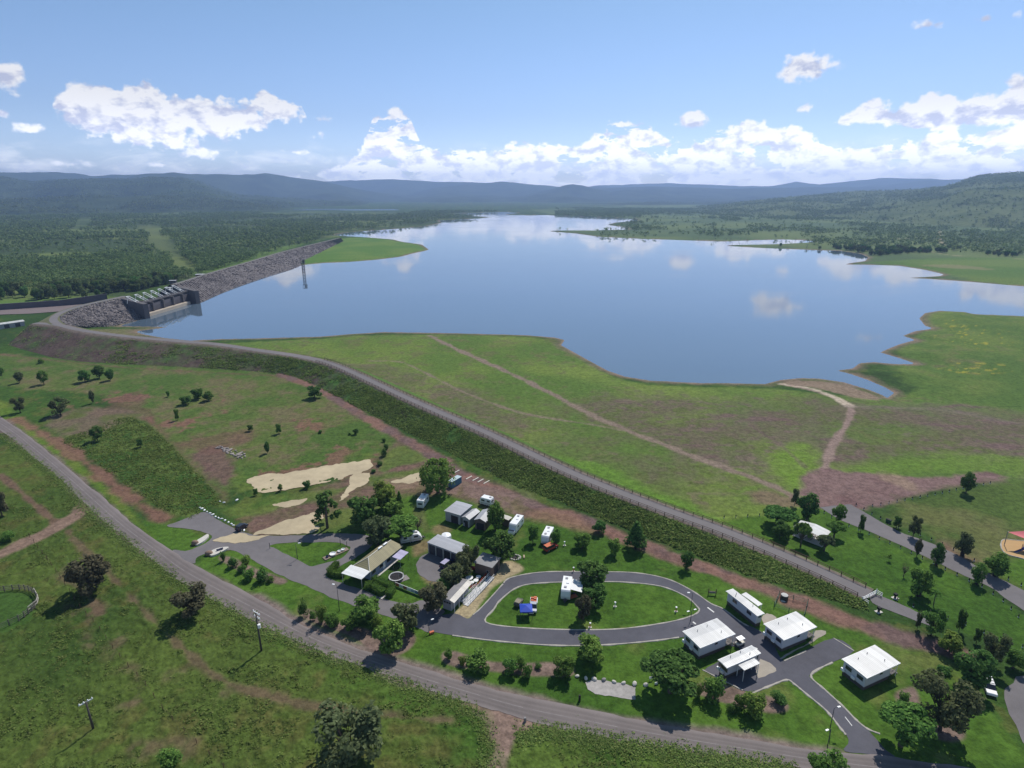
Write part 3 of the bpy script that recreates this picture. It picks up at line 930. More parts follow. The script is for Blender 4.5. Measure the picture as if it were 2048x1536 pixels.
    for bd in ([(440, 1112), (470, 1116), (510, 1138), (545, 1148), (572, 1160), (560, 1168), (520, 1160), (480, 1142), (445, 1124)], [(598, 1215), (630, 1222), (690, 1248), (745, 1262), (790, 1290), (815, 1262), (830, 1275), (818, 1300), (770, 1312), (700, 1272), (640, 1252), (600, 1230)],
               [(884, 1306), (910, 1302), (960, 1318), (1040, 1326), (1110, 1326), (1146, 1335), (1140, 1354), (1060, 1352), (960, 1342), (890, 1328)], [(1385, 1372), (1440, 1366), (1520, 1388), (1570, 1405), (1574, 1420), (1545, 1425), (1480, 1415), (1400, 1392)],
               [(1790, 1392), (1815, 1376), (1832, 1380), (1850, 1425), (1900, 1440), (1930, 1460), (1925, 1480), (1890, 1482), (1850, 1462), (1815, 1425)]):
        put(region(bd, 0.5, 0.35), mul * (1 + 0.25 * n3[:, None]), 0.05, 0.95)
    # --- spillway flat and the grass of the forest edge
    put(region([(0, 622), (120, 612), (230, 596), (140, 590), (0, 600)], 6, 5), alb(96, 118, 58), 0.1)
    put(region([(130, 660), (230, 655), (345, 656), (300, 666), (240, 668), (170, 664)], 3, 2), alb(110, 108, 74), 0.1)
    # forest ground and the far bank
    fg = region([(-400, 600), (0, 598), (140, 592), (240, 592), (345, 566), (420, 540), (600, 488), (690, 470), (880, 446), (985, 434), (985, 424), (560, 424), (200, 424), (-900, 430)], 8, 6, 0)
    fcol = blend(alb(64, 84, 46), alb(104, 122, 64), sstep(fbm(X, Y, 130, 4, 111), -0.2, 0.8))
    put(fg, fcol, 0.1)
    put(region([(270, 455), (310, 452), (350, 500), (395, 545), (340, 545)], 20, 12), alb(98, 112, 66), None, 0.7)
    put(region([(400, 548), (480, 530), (570, 500), (640, 480), (660, 476), (560, 494), (470, 520), (380, 548)], 5, 4), alb(92, 122, 56), None, 0.85)
    put(region([(0, 610), (100, 606), (215, 592), (110, 598), (0, 602)], 4, 3), alb(88, 120, 52), None, 0.9)
    put(region([(600, 533), (620, 505), (680, 478), (740, 475), (800, 482), (846, 490), (858, 500), (830, 508), (750, 521), (650, 528)], 4, 3), blend(alb(84, 120, 46), alb(100, 128, 54), sstep(n1, -.6, .7)), 0.1)
    fb = region([(1120, 462), (1180, 460), (1260, 452), (1280, 436), (1100, 428), (1060, 420), (1300, 408), (1600, 400), (2500, 400), (2600, 600), (2048, 570), (1860, 556), (1890, 548), (1700, 526), (1735, 514), (1600, 498), (1460, 491), (1620, 484), (1380, 481), (1200, 474)], 12, 8, 0)
    put(fb, blend(alb(76, 100, 60), alb(98, 118, 66), sstep(fbm(X, Y, 160, 4, 121), -0.6, 0.8)), 0.1)
    put(region([(1730, 524), (1900, 515), (2100, 516), (2300, 560), (2100, 575), (1940, 560), (1890, 545), (1800, 530)], 8, 5, 0), blend(alb(80, 112, 46), alb(98, 122, 56), sstep(n4, -.6, .6)), 0.1)
    put(region([(1840, 530), (1920, 530), (1990, 540), (1900, 536)], 6, 5), alb(150, 132, 104), None, 0.5)
    track([(1878, 462), (1880, 480), (1890, 492)], 9, alb(176, 160, 136), 3, 2, 0.7)
    track([(1830, 496), (1900, 510), (2000, 516), (2100, 520)], 5, alb(160, 146, 118), 2, 2, 0.6)
    track([(1790, 478), (1840, 476), (1880, 476)], 7, alb(170, 150, 130), 2, 2, 0.5)
    # muddy rim along the water
    sl = sd_poly(X, Y, LAKE_W, 60)
    rim = sstep(sl + 2.2 * wob, 6.5 + far * 0.004, 1.5)
    put(rim * (sl > -1), blend(alb(128, 110, 96), alb(106, 100, 78), sstep(n2, -.5, .5)), 0.0, 0.85)
    rim2 = sstep(sl + 0.8 * wob, 1.6 + far * 0.0016, 0.4)
    put(rim2 * (sl > -1), alb(150, 128, 112), 0.0, 0.6)
    gr = np.clip((base[:, 1] - base[:, 0]) / (base[:, 1] + 1e-6) * 3.0, 0, 1)
    base[:, 0] *= 1.06 + .10 * gr
    base[:, 1] *= 1.06
    base[:, 2] *= 1.06 + .08 * gr
    return base, rough, sl


def base_height(X, Y, sl, rough):
    far = np.hypot(X, Y)
    z = 0.16 * fbm(X, Y, 30, 3, 201)
    near = sstep(far, 420, 160)
    z = z + rough * near * (0.42 * np.clip(fbm(X, Y, 2.2, 3, 211), -0.25, 1.2) + 0.14 * fbm(X, Y, 0.9, 2, 215))
    shore = sstep(sl, 0, 46)
    zz = WZ + np.where(sl > 0, 2.0 * shore + 0.045 * np.minimum(sl, 6) * (1 - shore), np.maximum(sl * 0.12, -6))
    w = sstep(sl, 2, 46)
    return zz * (1 - w) + (z + 0.0) * w


NA, NR = 1500, 720
az = np.radians(np.linspace(-62, 62, NA))
dep = np.radians(np.concatenate([np.linspace(57, 7.0, int(NR * 0.83)), np.linspace(6.93, 0.30, NR - int(NR * 0.83))]))
dist = H / np.tan(dep)
AA, DD = np.meshgrid(az, dist)
GX, GY = (DD * np.sin(AA)).ravel(), (DD * np.cos(AA)).ravel()
gcol, grough, gsl = paint_ground(GX, GY)
gpl = sd_poly(GX, GY, POND_W, 60)
GZ = base_height(GX, GY, np.minimum(gsl, gpl), grough)
# keep the ground level under the roads, yards and buildings
FLAT = W([(330, 1040), (420, 1010), (560, 1060), (760, 1060), (860, 980), (1030, 980), (1120, 1040), (1420, 1150), (1640, 1220), (1900, 1330), (1760, 1480), (1400, 1464), (1010, 1384), (680, 1282), (500, 1190), (400, 1130)])
fl = sstep(sd_poly(GX, GY, FLAT, 12), 6, -2)
for _n in ROADS:
    fl = np.maximum(fl, sstep(sd_poly(GX, GY, ROADS[_n], 8), 5, 1.2))
GZ = GZ * (1 - fl) + 0.015 * fbm(GX, GY, 5, 2, 231) * fl
i0 = (np.arange(NR - 1)[:, None] * NA + np.arange(NA - 1)[None, :]).ravel()
GF = np.stack([i0, i0 + 1, i0 + NA + 1, i0 + NA], 1)[:, ::-1]
gm = mesh_np('ground', np.stack([GX, GY, GZ], 1), GF[:, ::-1], True)
ca = gm.attributes.new('col', 'FLOAT_COLOR', 'POINT')
ca.data.foreach_set('color', np.concatenate([np.clip(gcol, 0.004, 1), np.ones((len(gcol), 1))], 1).astype(np.float32).ravel())
GROUND_MAT = ground_mat()
obj('ground', gm, GROUND_MAT, kind='structure')

GZG = GZ.reshape(NR, NA)
GRG = grough.reshape(NR, NA)
_depr = dep[::-1]


def gz(x, y):
    """ground height at a point, looked up on the sheet"""
    a = math.atan2(x, y)
    j = min(max(int((a - az[0]) / (az[1] - az[0]) + .5), 0), NA - 1)
    e = math.atan2(H, math.hypot(x, y))
    i = NR - 1 - int(np.searchsorted(_depr, e))
    return float(GZG[min(max(i, 0), NR - 1), j])


def gz_np(x, y, G):
    a = np.arctan2(x, y)
    j = np.clip(((a - az[0]) / (az[1] - az[0]) + .5).astype(int), 0, NA - 1)
    e = np.arctan2(H, np.hypot(x, y))
    i = np.clip(NR - 1 - np.searchsorted(_depr, e), 0, NR - 1)
    return G[i, j]


# water: one level sheet under the whole valley, showing where the ground dips below it
wv = [(-9000, 250, WZ), (9000, 250, WZ), (9000, 7000, WZ), (-9000, 7000, WZ)]
wm = bpy.data.meshes.new('lake_water')
wm.from_pydata(wv, [], [(0, 1, 2, 3)])
obj('lake_water', wm, water_mat(), kind='structure')


# ------------------------------------------------------------------ roads, kerbs, sand
def asphalt(name, rgb, wear=0.25, scale=0.35, tracks=None):
    m, t, b = new_mat(name)
    geo = t.add('ShaderNodeNewGeometry')
    P = geo.outputs['Position']
    n = t.noise(P, scale, 6, 0.65)
    n2 = t.noise(P, 6.0, 3, 0.7)
    n3 = t.noise(P, 0.06, 3, 0.5)
    f = t.m('ADD', t.m('MULTIPLY', t.m('SUBTRACT', n, 0.5), 2 * wear), t.m('ADD', t.m('MULTIPLY', t.m('SUBTRACT', n2, 0.5), 0.35), t.m('MULTIPLY', t.m('SUBTRACT', n3, 0.5), 2 * wear)))
    if tracks:
        at_ = t.add('ShaderNodeAttribute', attribute_name='across')
        u = at_.outputs['Fac']
        for c0 in tracks:
            f = t.m('ADD', f, t.m('MULTIPLY', t.smooth(t.m('ABSOLUTE', t.m('SUBTRACT', u, c0)), 0.09, 0.02), -0.13))
        edge = t.smooth(t.m('ABSOLUTE', t.m('SUBTRACT', u, 0.5)), 0.33, 0.50)
        f = t.m('ADD', f, t.m('MULTIPLY', edge, 0.22))
    c = t.mix(1.0, (*rgb, 1), t.m('ADD', 1.0, f), 'MULTIPLY')
    t.l.new(c, b.inputs['Base Color'])
    b.inputs['Roughness'].default_value = 0.88
    b.inputs['Specular IOR Level'].default_value = 0.2
    MAT[name] = m
    return m


def sheet(name, P, z, mat, kind='structure', step=1.2, amp=0.25, seed=3, hole=None):
    P = dense(np.asarray(P), step, amp, seed)
    me = bpy.data.meshes.new(name)
    if hole is None:
        me.from_pydata([(x, y, z) for x, y in P], [], [tuple(range(len(P)))])
    else:
        bm = bmesh.new()
        ed = []
        for loop in (P, dense(np.asarray(hole), step, amp, seed + 1)):
            vs = [bm.verts.new((x, y, z)) for x, y in loop]
            ed += [bm.edges.new((vs[i], vs[(i + 1) % len(vs)])) for i in range(len(vs))]
        bmesh.ops.triangle_fill(bm, use_beauty=True, use_dissolve=False, edges=ed, normal=(0, 0, 1))
        for f in bm.faces:
            if f.normal.z < 0:
                f.normal_flip()
        bm.to_mesh(me)
        bm.free()
    me.update()
    if me.polygons[0].normal.z < 0:
        me.flip_normals()
    return obj(name, me, mat, kind=kind)


ASPH = asphalt('asphalt_new', (0.092, 0.090, 0.106), 0.30)
GRAV = asphalt('gravel_seal', (0.155, 0.142, 0.145), 0.25)
OLDA = asphalt('asphalt_old', (0.170, 0.145, 0.138), 0.2, 0.25, (0.22, 0.4, 0.6, 0.78))
CRSA = asphalt('crest_seal', (0.165, 0.150, 0.150), 0.14, 0.25)
SAND = asphalt('dry_sand', alb(188, 172, 142, .85), 0.3, 0.3)
CONC = simple('pale_concrete', (0.50, 0.47, 0.43), 0.85, 0.14, 0.8)
sheet('ring_road', ROADS['ring_road'], 0.055, ASPH, amp=0.12, hole=smooth_poly(W(ISLAND), 5))
sheet('gravel_road', ROADS['gravel_road'], 0.045, GRAV, amp=0.3, hole=smooth_poly(W(LOOP), 4))
sheet('park_road', ROADS['park_road'], 0.055, GRAV, amp=0.25)
sheet('footpath', ROADS['footpath'], 0.05, GRAV, amp=0.3)
sheet('gravel_yard', ROADS['gravel_yard'], 0.045, GRAV, amp=0.4)
sheet('gravel_drive', ROADS['gravel_drive'], 0.05, GRAV, amp=0.4)


def main_road():
    A = smooth_poly(W(MAIN_A), 8, False)
    B = smooth_poly(W(MAIN_B), 8, False)
    n, k = len(A), 13
    V, U = [], []
    for i in range(n):
        for j in range(k):
            u = j / (k - 1)
            p = A[i] * (1 - u) + B[i] * u
            e = 0.18 * float(fbm(p[:1], p[1:], 2.5, 2, 5)[0]) if j in (0, k - 1) else 0
            V.append((p[0] + e, p[1] + e, 0.06 + 0.05 * (1 - abs(2 * u - 1))))
            U.append(u)
    F = [(i * k + j, i * k + j + 1, (i + 1) * k + j + 1, (i + 1) * k + j) for i in range(n - 1) for j in range(k - 1)]
    me = mesh_np('main_road', np.array(V), np.array(F)[:, ::-1], True)
    a = me.attributes.new('across', 'FLOAT', 'POINT')
    a.data.foreach_set('value', np.array(U, np.float32))
    if me.polygons[0].normal.z < 0:
        me.flip_normals()
    obj('main_road', me, OLDA, kind='structure')
    # broken centre line, painted on
    mb = MB()
    C = (A + B) / 2
    L = np.concatenate([[0], np.cumsum(np.hypot(*np.diff(C, axis=0).T))])
    s = 4.0
    while s < L[-1] - 8:
        P = [np.array([np.interp(q, L, C[:, 0]), np.interp(q, L, C[:, 1])]) for q in np.linspace(s, s + 7.5, 4)]
        for p, q in zip(P[:-1], P[1:]):
            d = (q - p) / np.hypot(*(q - p))
            nn = np.array([-d[1], d[0]]) * 0.055
            mb.add([(*(p - nn), .122), (*(q - nn), .122), (*(q + nn), .122), (*(p + nn), .122)], [(0, 1, 2, 3)])
        s += 9.5
    mb.build('road_marking', simple('worn_paint', (0.235, 0.21, 0.205), 0.8, 0.5, 0.8), kind='structure')


main_road()
SANDS = [[(490, 965), (503, 955), (520, 950), (560, 947), (600, 941), (650, 933), (700, 925), (735, 921), (745, 924), (740, 938), (700, 952), (640, 968), (580, 978), (540, 984), (512, 983), (508, 972)],
         [(505, 1069), (545, 1052), (580, 1040), (620, 1026), (640, 1024), (648, 1035), (630, 1048), (640, 1058), (610, 1068), (560, 1071)],
         [(545, 1010), (575, 1002), (612, 999), (600, 1008), (570, 1015)], [(705, 952), (740, 945), (730, 968), (700, 985), (682, 1003), (684, 990), (700, 968)],
         [(800, 958), (840, 947), (862, 950), (862, 964), (830, 967), (785, 966)], [(434, 1075), (470, 1068), (508, 1072), (540, 1073), (500, 1083), (450, 1085), (425, 1082)]]
for i, sp in enumerate(SANDS):
    sheet('sand_patch', smooth_poly(W(sp), 3), 0.08 + 0.004 * i, SAND, amp=0.9, step=0.6, seed=40 + i)
# pale gravel bed by the boulders and small aprons at the cabins
BED = asphalt('pale_gravel', (0.36, 0.335, 0.315), 0.5, 0.9)
sheet('gravel_bed', smooth_poly(W([(1170, 1362), (1185, 1358), (1230, 1365), (1272, 1373), (1271, 1398), (1235, 1396), (1190, 1388), (1175, 1380)]), 1), 0.06, BED, amp=0.35, step=0.6)
APR = asphalt('pale_dirt', (0.33, 0.29, 0.24), 0.25, 0.8)
for i, ap in enumerate([[(1520, 1318), (1552, 1336), (1545, 1346), (1516, 1356), (1515, 1335)], [(1532, 1226), (1552, 1234), (1548, 1244), (1528, 1248), (1524, 1236)], [(1632, 1262), (1650, 1262), (1644, 1276), (1610, 1292), (1575, 1312), (1560, 1318), (1566, 1312), (1620, 1284)]]):
    sheet('dirt_apron', smooth_poly(W(ap), 2), 0.066 + 0.004 * i, APR, amp=0.25, step=0.6, seed=70 + i)


def kerb(pts, closed, w=0.55, h=0.12, z=0.0, smoothn=5):
    P = smooth_poly(W(pts), smoothn, closed)
    n = len(P)
    D = np.array([(P[(i + 1) % n] if closed or i < n - 1 else P[i]) - (P[i - 1] if closed or i > 0 else P[i]) for i in range(n)])
    D /= np.hypot(D[:, 0], D[:, 1])[:, None] + 1e-9
    Nn = np.stack([-D[:, 1], D[:, 0]], 1)
    V, F = [], []
    for i in range(n):
        j = w / 2 * (1 + 0.25 * math.sin(i * 2.3) + 0.2 * math.sin(i * 5.1))
        a, b = P[i] - Nn[i] * j, P[i] + Nn[i] * j
        V += [(*a, z - .05), (*(a * .8 + b * .2), z + h), (*(a * .2 + b * .8), z + h), (*b, z - .05)]
    for i in range(n if closed else n - 1):
        q = (i + 1) % n
        for k in range(3):
            F.append((4 * i + k, 4 * i + k + 1, 4 * q + k + 1, 4 * q + k))
    me = bpy.data.meshes.new('kerb')
    me.from_pydata(V, [], F)
    me.update()
    if sum(p.normal.z for p in me.polygons) < 0:
        me.flip_normals()
    return obj('kerb', me, KERB, kind='structure')


KERB = simple('kerb_stone', (0.36, 0.33, 0.29), 0.9, 0.5, 1.0)
kerb(ISLAND, True)
kerb([(1007, 1166), (1020, 1156), (1062, 1147), (1111, 1143.5), (1198, 1144), (1272, 1146), (1334, 1158), (1383, 1181), (1421, 1207), (1446, 1218), (1480, 1243), (1497, 1253)], False)
kerb([(1358, 1275), (1297, 1283), (1198, 1290.7), (1099, 1290.7), (1000, 1283), (940, 1276), (905, 1271)], False)
kerb([(946, 1230), (960, 1218), (978, 1199), (1006, 1168)], False, 0.45)
kerb([(1568, 1322), (1612, 1302)], False, .5)
kerb([(1667, 1276.5), (1708, 1302)], False, .4)
kerb([(1665, 1325), (1622, 1350), (1650, 1380), (1685, 1412), (1712, 1440), (1735, 1458), (1760, 1468)], False, .6)
kerb([(1692, 1470), (1678, 1453), (1653, 1422), (1610, 1386), (1588, 1368), (1573, 1360), (1540, 1372), (1504, 1387)], False, .6)
kerb([(1405, 1340), (1440, 1358), (1486, 1381)], False, .4)
# painted lane bars on the ring road
mb = MB()
for (x0, y0), (x1, y1), w in [((1415, 1215), (1428, 1225), .35), ((1386, 1244), (1391.5, 1248.5), .4), ((1690, 1434), (1704, 1452), .16), ((1503, 1293), (1515, 1298), .35)]:
    p, q = at(x0, y0), at(x1, y1)
    d = (q - p).normalized()
    nn = Vector((-d.y, d.x, 0)) * w / 2
    mb.add([(*(p - nn).xy, .062), (*(q - nn).xy, .062), (*(q + nn).xy, .062), (*(p + nn).xy, .062)], [(0, 1, 2, 3)])
mb.build('road_marking', simple('white_paint', (0.66, 0.65, 0.63), 0.7), kind='structure')


# ------------------------------------------------------------------ earth embankment with the crest road
def resample(P, n):
    P = np.asarray(P, float)
    L = np.concatenate([[0], np.cumsum(np.linalg.norm(np.diff(P, axis=0), axis=1))])
    q = np.linspace(0, L[-1], n)
    return np.stack([np.interp(q, L, P[:, k]) for k in range(P.shape[1])], 1)


def side(P):
    D = np.gradient(P[:, :2], axis=0)
    D /= np.hypot(D[:, 0], D[:, 1])[:, None]
    return np.stack([-D[:, 1], D[:, 0]], 1)


C3 = resample(smooth_poly(np.array([list(p) for p in CREST3]), 6, False), 300)
T3 = resample(smooth_poly(TOE_W, 6, False), 300)
# each crest station runs down to the nearest stretch of the toe
CS = side(C3)
sgn = np.sign(((T3 - C3[:, :2]) * CS).sum(1)).mean()
CS *= sgn                                   # points to the downstream side
CW = 3.3
NRW = 16
VE, ROWS = [], []
for i in range(300):
    c = C3[i]
    d0 = c[:2] + CS[i] * CW
    t = T3[i]
    u0 = c[:2] - CS[i] * CW
    us = u0 - CS[i] * (2.2 * c[2] + 0.6)
    row = [(*us, -0.35), (*((us + u0) / 2), c[2] / 2), (*u0, c[2] - 0.05), (*c[:2], c[2]), (*d0, c[2] - 0.05)]
    for k in range(1, NRW + 1):
        f = k / NRW
        row.append((*(d0 * (1 - f) + t * f), (c[2] - 0.05) * (1 - f) - 0.3 * f))
    ROWS.append(row)
cap = [(*T3[0], -0.4)] * len(ROWS[0])
ROWS = [cap] + ROWS
RW = len(ROWS[0])
EV = np.array(ROWS).reshape(-1, 3)
bumps = 0.35 * np.clip(fbm(EV[:, 0], EV[:, 1], 2.2, 3, 301), -.3, 1)
msk = np.tile(np.array([0, .5, 0, 0, 0] + [min(1, k / 2, (NRW - k) / 2) for k in range(1, NRW + 1)]), len(ROWS))
EV[:, 2] += bumps * msk
EI = (np.arange(len(ROWS) - 1)[:, None] * RW + np.arange(RW - 1)[None, :]).ravel()
EF = np.stack([EI, EI + 1, EI + RW + 1, EI + RW], 1)
em_ = mesh_np('slope', EV, EF, True)
if np.mean([em_.polygons[i].normal.z for i in range(RW, 4000, 37)]) < 0:
    em_.flip_normals()
ex, ey = EV[:, 0], EV[:, 1]
e1, e2 = fbm(ex, ey, 14, 4, 311), fbm(ex, ey, 3.5, 3, 313)
green = alb(66, 96, 44)[None] * (1 + 0.3 * e2[:, None])
soil = alb(94, 80, 74)[None] * (1 + 0.2 * e2[:, None])
px_, py_ = proj(ex, ey, EV[:, 2])
lush = np.clip(sstep(px_, 500, 900) * 0.75 + 0.15 + 0.55 * e1 + 0.3 * e2, 0, 1)[:, None]
tcol = soil * (1 - lush) + green * lush
upst = np.tile(np.array([1, 1, .6] + [0] * (RW - 3)), len(ROWS))[:, None]
tcol = tcol * (1 - upst) + alb(84, 112, 48)[None] * upst
sh = np.tile(np.array([0, 0, 1, 1, 1, .5] + [0] * (RW - 6)), len(ROWS))[:, None]
tcol = tcol * (1 - sh) + alb(120, 108, 100)[None] * sh
ca = em_.attributes.new('col', 'FLOAT_COLOR', 'POINT')
ca.data.foreach_set('color', np.concatenate([np.clip(tcol, .005, 1), np.ones((len(tcol), 1))], 1).astype(np.float32).ravel())
EMB = thing('earth_embankment', 'long curved earth embankment with weedy green slope carrying the fenced crest road', 'embankment', (0, 0, 0))
obj('slope', em_, GROUND_MAT, EMB)
# crest road, a sealed strip
RC = resample(C3, 500)
RSd = side(RC) * sgn
cv, cf = [], []
for i in range(500):
    for k, w in enumerate((-2.45, 0, 2.45)):
        p = RC[i, :2] + RSd[i] * (w + 0.1 * math.sin(i * 1.7 + k))
        cv.append((*p, RC[i, 2] + (0.05 if k == 1 else 0.02)))
for i in range(499):
    for k in range(2):
        cf.append((3 * i + k, 3 * i + k + 1, 3 * i + k + 4, 3 * i + k + 3))
cm = mesh_np('crest_road', np.array(cv), np.array(cf), True)
if cm.polygons[0].normal.z < 0:
    cm.flip_normals()
obj('crest_road', cm, CRSA, kind='structure')


# ------------------------------------------------------------------ rock-faced main dam
ROCKM, _t, _b = new_mat('rockfill')
_g = _t.add('ShaderNodeNewGeometry')
_v = _t.add('ShaderNodeTexVoronoi')
_v.inputs['Scale'].default_value = 0.55
_t.l.new(_g.outputs['Position'], _v.inputs['Vector'])
_r = _t.add('ShaderNodeValToRGB')
_r.color_ramp.elements[0].color = (0.055, 0.046, 0.048, 1)
_r.color_ramp.elements[1].color = (0.20, 0.175, 0.17, 1)
_sp = _t.add('ShaderNodeSeparateColor')
_t.l.new(_v.outputs['Color'], _sp.inputs[0])
_t.l.new(_t.m('ADD', _t.m('MULTIPLY', _sp.outputs[0], .7), _t.m('MULTIPLY', _t.noise(_g.outputs['Position'], 1.2, 4, .6), .3)), _r.inputs[0])
_t.l.new(_r.outputs[0], _b.inputs['Base Color'])
_b.inputs['Roughness'].default_value = 0.95
_bp = _t.add('ShaderNodeBump')
_bp.inputs['Strength'].default_value = 1.0
_bp.inputs['Distance'].default_value = 1.0
_bp.invert = True
_t.l.new(_v.outputs['Distance'], _bp.inputs['Height'])
_t.l.new(_bp.outputs[0], _b.inputs['Normal'])

DAM = thing('rockfill_dam', 'long dam wall faced with grey rock, running back from the spillway along the lake', 'dam')


def dam_section(crest_px, water_px, name, n=120, dwidth=8.0):
    C = resample(smooth_poly(np.array([list(at(x, y, z)) for x, y, z in crest_px]), 5, False), n)
    Wt = resample(smooth_poly(np.array([list(at(x, y, WZ)) for x, y in water_px]), 5, False), n)
    S = side(C)
    sg = np.sign(((Wt[:, :2] - C[:, :2]) * S).sum(1)).mean()
    S *= sg                                  # to the water
    K = 12
    V = []
    for i in range(n):
        c = C[i]
        a = c[:2] + S[i] * dwidth / 2
        for k in range(K + 1):
            f = k / K
            V.append((*(a * (1 - f) + Wt[i, :2] * f), c[2] * (1 - f) + WZ * f - 0.02))
        w2 = Wt[i, :2] + (Wt[i, :2] - a) * 0.3
        V.append((*w2, WZ - 3.5))
    V = np.array(V)
    amp = np.tile(np.array([0.15] + [1.0] * (K + 1)), n)
    V[:, 2] += amp * (0.6 * fbm(V[:, 0], V[:, 1], 3.0, 3, 321))
    k2 = K + 2
    I = (np.arange(n - 1)[:, None] * k2 + np.arange(k2 - 1)[None, :]).ravel()
    F = np.stack([I, I + 1, I + k2 + 1, I + k2], 1)
    me = mesh_np(name, V, F, False)
    if np.mean([me.polygons[i].normal.z for i in range(0, len(F), 17)]) < 0:
        me.flip_normals()
    obj(name, me, ROCKM, DAM)
    # crest strip and the grassed back slope
    V, F = [], []
    for i in range(n):
        c = C[i]
        a, b = c[:2] + S[i] * (dwidth / 2 + .2), c[:2] - S[i] * dwidth / 2
        V += [(*a, c[2] - .05), (*b, c[2] - .05), (*(b - S[i] * c[2] * 2.0), -0.6)]
    for i in range(n - 1):
        for k in range(2):
            F.append((3 * i + k, 3 * i + k + 1, 3 * i + k + 4, 3 * i + k + 3))
    me = mesh_np('back_slope', np.array(V), np.array(F), False)
    if np.mean([p.normal.z for p in me.polygons]) < 0:
        me.flip_normals()
    obj('back_slope', me, BACKM, DAM)
    V, F = [], []
    for i in range(n):
        c = C[i]
        a, b = c[:2] + S[i] * 2.6, c[:2] - S[i] * 2.6
        V += [(*a, c[2] + .02), (*b, c[2] + .02)]
    F = [(2 * i, 2 * i + 1, 2 * i + 3, 2 * i + 2) for i in range(n - 1)]
    me = mesh_np('crest_road', np.array(V), np.array(F), False)
    if me.polygons[0].normal.z < 0:
        me.flip_normals()
    obj('crest_road', me, CRSA, kind='structure')
    return C, S, Wt


BACKM = simple('dry_bank', alb(108, 108, 74), 0.95, 0.3, 0.15)
dam_near = dam_section([(118, 650, 9.5), (107, 641, 9.8), (111, 632, 10.2), (130, 622, 10.8), (165, 611, 11), (205, 602, 11), (252, 592, 11)],
                       [(150, 660), (152, 660), (165, 659), (190, 657), (225, 653), (262, 644), (284, 637)], 'rock_face', 90)
dam_far = dam_section([(345, 569, 11), (370, 562, 11), (420, 546, 11), (500, 523, 11), (560, 505, 11), (620, 490, 11), (679, 476, 11)],
                      [(399, 606), (430, 592), (470, 575), (520, 558), (560, 545), (606, 529), (688, 483)], 'rock_face', 160)


def boulder_cover():
    """loose rocks that cover both faces"""
    V, F, n = [], [], 0
    bm = bmesh.new()
    bmesh.ops.create_icosphere(bm, subdivisions=1, radius=1.0)
    bv = np.array([v.co[:] for v in bm.verts])
    bf = np.array([[v.index for v in f.verts] for f in bm.faces])
    bm.free()
    for (C, S, Wt), cnt in ((dam_near, 2600), (dam_far, 9500)):
        m = len(C)
        for _ in range(cnt):
            u = RNG.random() ** (1.0 if m < 100 else 1.5) * (m - 1)
            i = int(u)
            f = RNG.random()
            a = C[i, :2] + S[i] * 4
            p = a * (1 - f) + Wt[i, :2] * f
            z = C[i, 2] * (1 - f) + WZ * f
            s = 0.32 + 0.7 * RNG.random() ** 3
            q = bv * (1 + 0.35 * (RNG.random((len(bv), 1)) - .5)) * np.array([s * (.7 + .6 * RNG.random()), s * (.7 + .6 * RNG.random()), s * .7])
            V.append(q + np.array([p[0], p[1], z + .15]))
            F.append(bf + n)
            n += len(bv)
    me = mesh_np('rock_rubble', np.vstack(V), np.vstack(F))
    m, t, b = new_mat('rubble')
    geo = t.add('ShaderNodeNewGeometry')
    r = t.add('ShaderNodeValToRGB')
    r.color_ramp.elements[0].color = (0.055, 0.046, 0.050, 1)
    r.color_ramp.elements[1].color = (0.21, 0.185, 0.18, 1)
    t.l.new(geo.outputs['Random Per Island'], r.inputs[0])
    t.l.new(r.outputs[0], b.inputs['Base Color'])
    b.inputs['Roughness'].default_value = .95
    o = obj('rock_rubble', me, m, kind='stuff')
    tag(o, 'grey broken rock armour covering the lake side of the dam', 'rubble', kind='stuff')


boulder_cover()


# ------------------------------------------------------------------ spillway with gates and hoist frames
DCON = simple('weathered_concrete', (0.11, 0.10, 0.10), 0.9, 0.3, 0.12, dirt=0.5)
LCON = simple('sill_concrete', (0.40, 0.34, 0.27), 0.9, 0.2, 0.2)
STEELD = simple('dark_steel', (0.07, 0.065, 0.075), 0.6, 0.25, 0.4)
WSTEEL = simple('white_steel', (0.78, 0.78, 0.77), 0.5, 0.08, 0.8)
SPW = thing('spillway', 'gated concrete spillway with white hoist frames set in the rock dam', 'spillway')
A0, A1 = at(296, 637, WZ), at(247, 597, 11)
B0, B1 = at(397, 607, WZ), at(352, 573, 11)


def wall_between(mb, p, q, w, z0, z1a, z1b):
    d = Vector((q.x - p.x, q.y - p.y, 0)).normalized()
    s = Vector((-d.y, d.x, 0)) * w / 2
    P = [(p.x - s.x, p.y - s.y), (p.x + s.x, p.y + s.y), (q.x + s.x, q.y + s.y), (q.x - s.x, q.y - s.y)]
    mb.add([(*P[0], z0), (*P[1], z0), (*P[2], z0), (*P[3], z0), (*P[0], z1a), (*P[1], z1a), (*P[2], z1b), (*P[3], z1b)], [(3, 2, 1, 0), (4, 5, 6, 7), (0, 1, 5, 4), (1, 2, 6, 5), (2, 3, 7, 6), (3, 0, 4, 7)])
    return mb


wall_between(MB(), A0, A1, 4.0, -6, 10.6, 11.2).build('abutment_wall', DCON, SPW)
wall_between(MB(), B0, B1, 4.0, -6, 10.4, 11.2).build('abutment_wall', DCON, SPW)
SX = at(344, 586, 9)        # far end of the gates
g0, g1 = A0.lerp(Vector((A1.x, A1.y, WZ)), 0.24), B0.lerp(Vector((B1.x, B1.y, WZ)), 0.30)
ax = (Vector((g1.x, g1.y, 0)) - Vector((g0.x, g0.y, 0)))
alen = ax.length
ax.normalize()
back = Vector((-ax.y, ax.x, 0))
if back.dot(Vector((A1.x - A0.x, A1.y - A0.y, 0))) < 0:
    back = -back
nb = 5
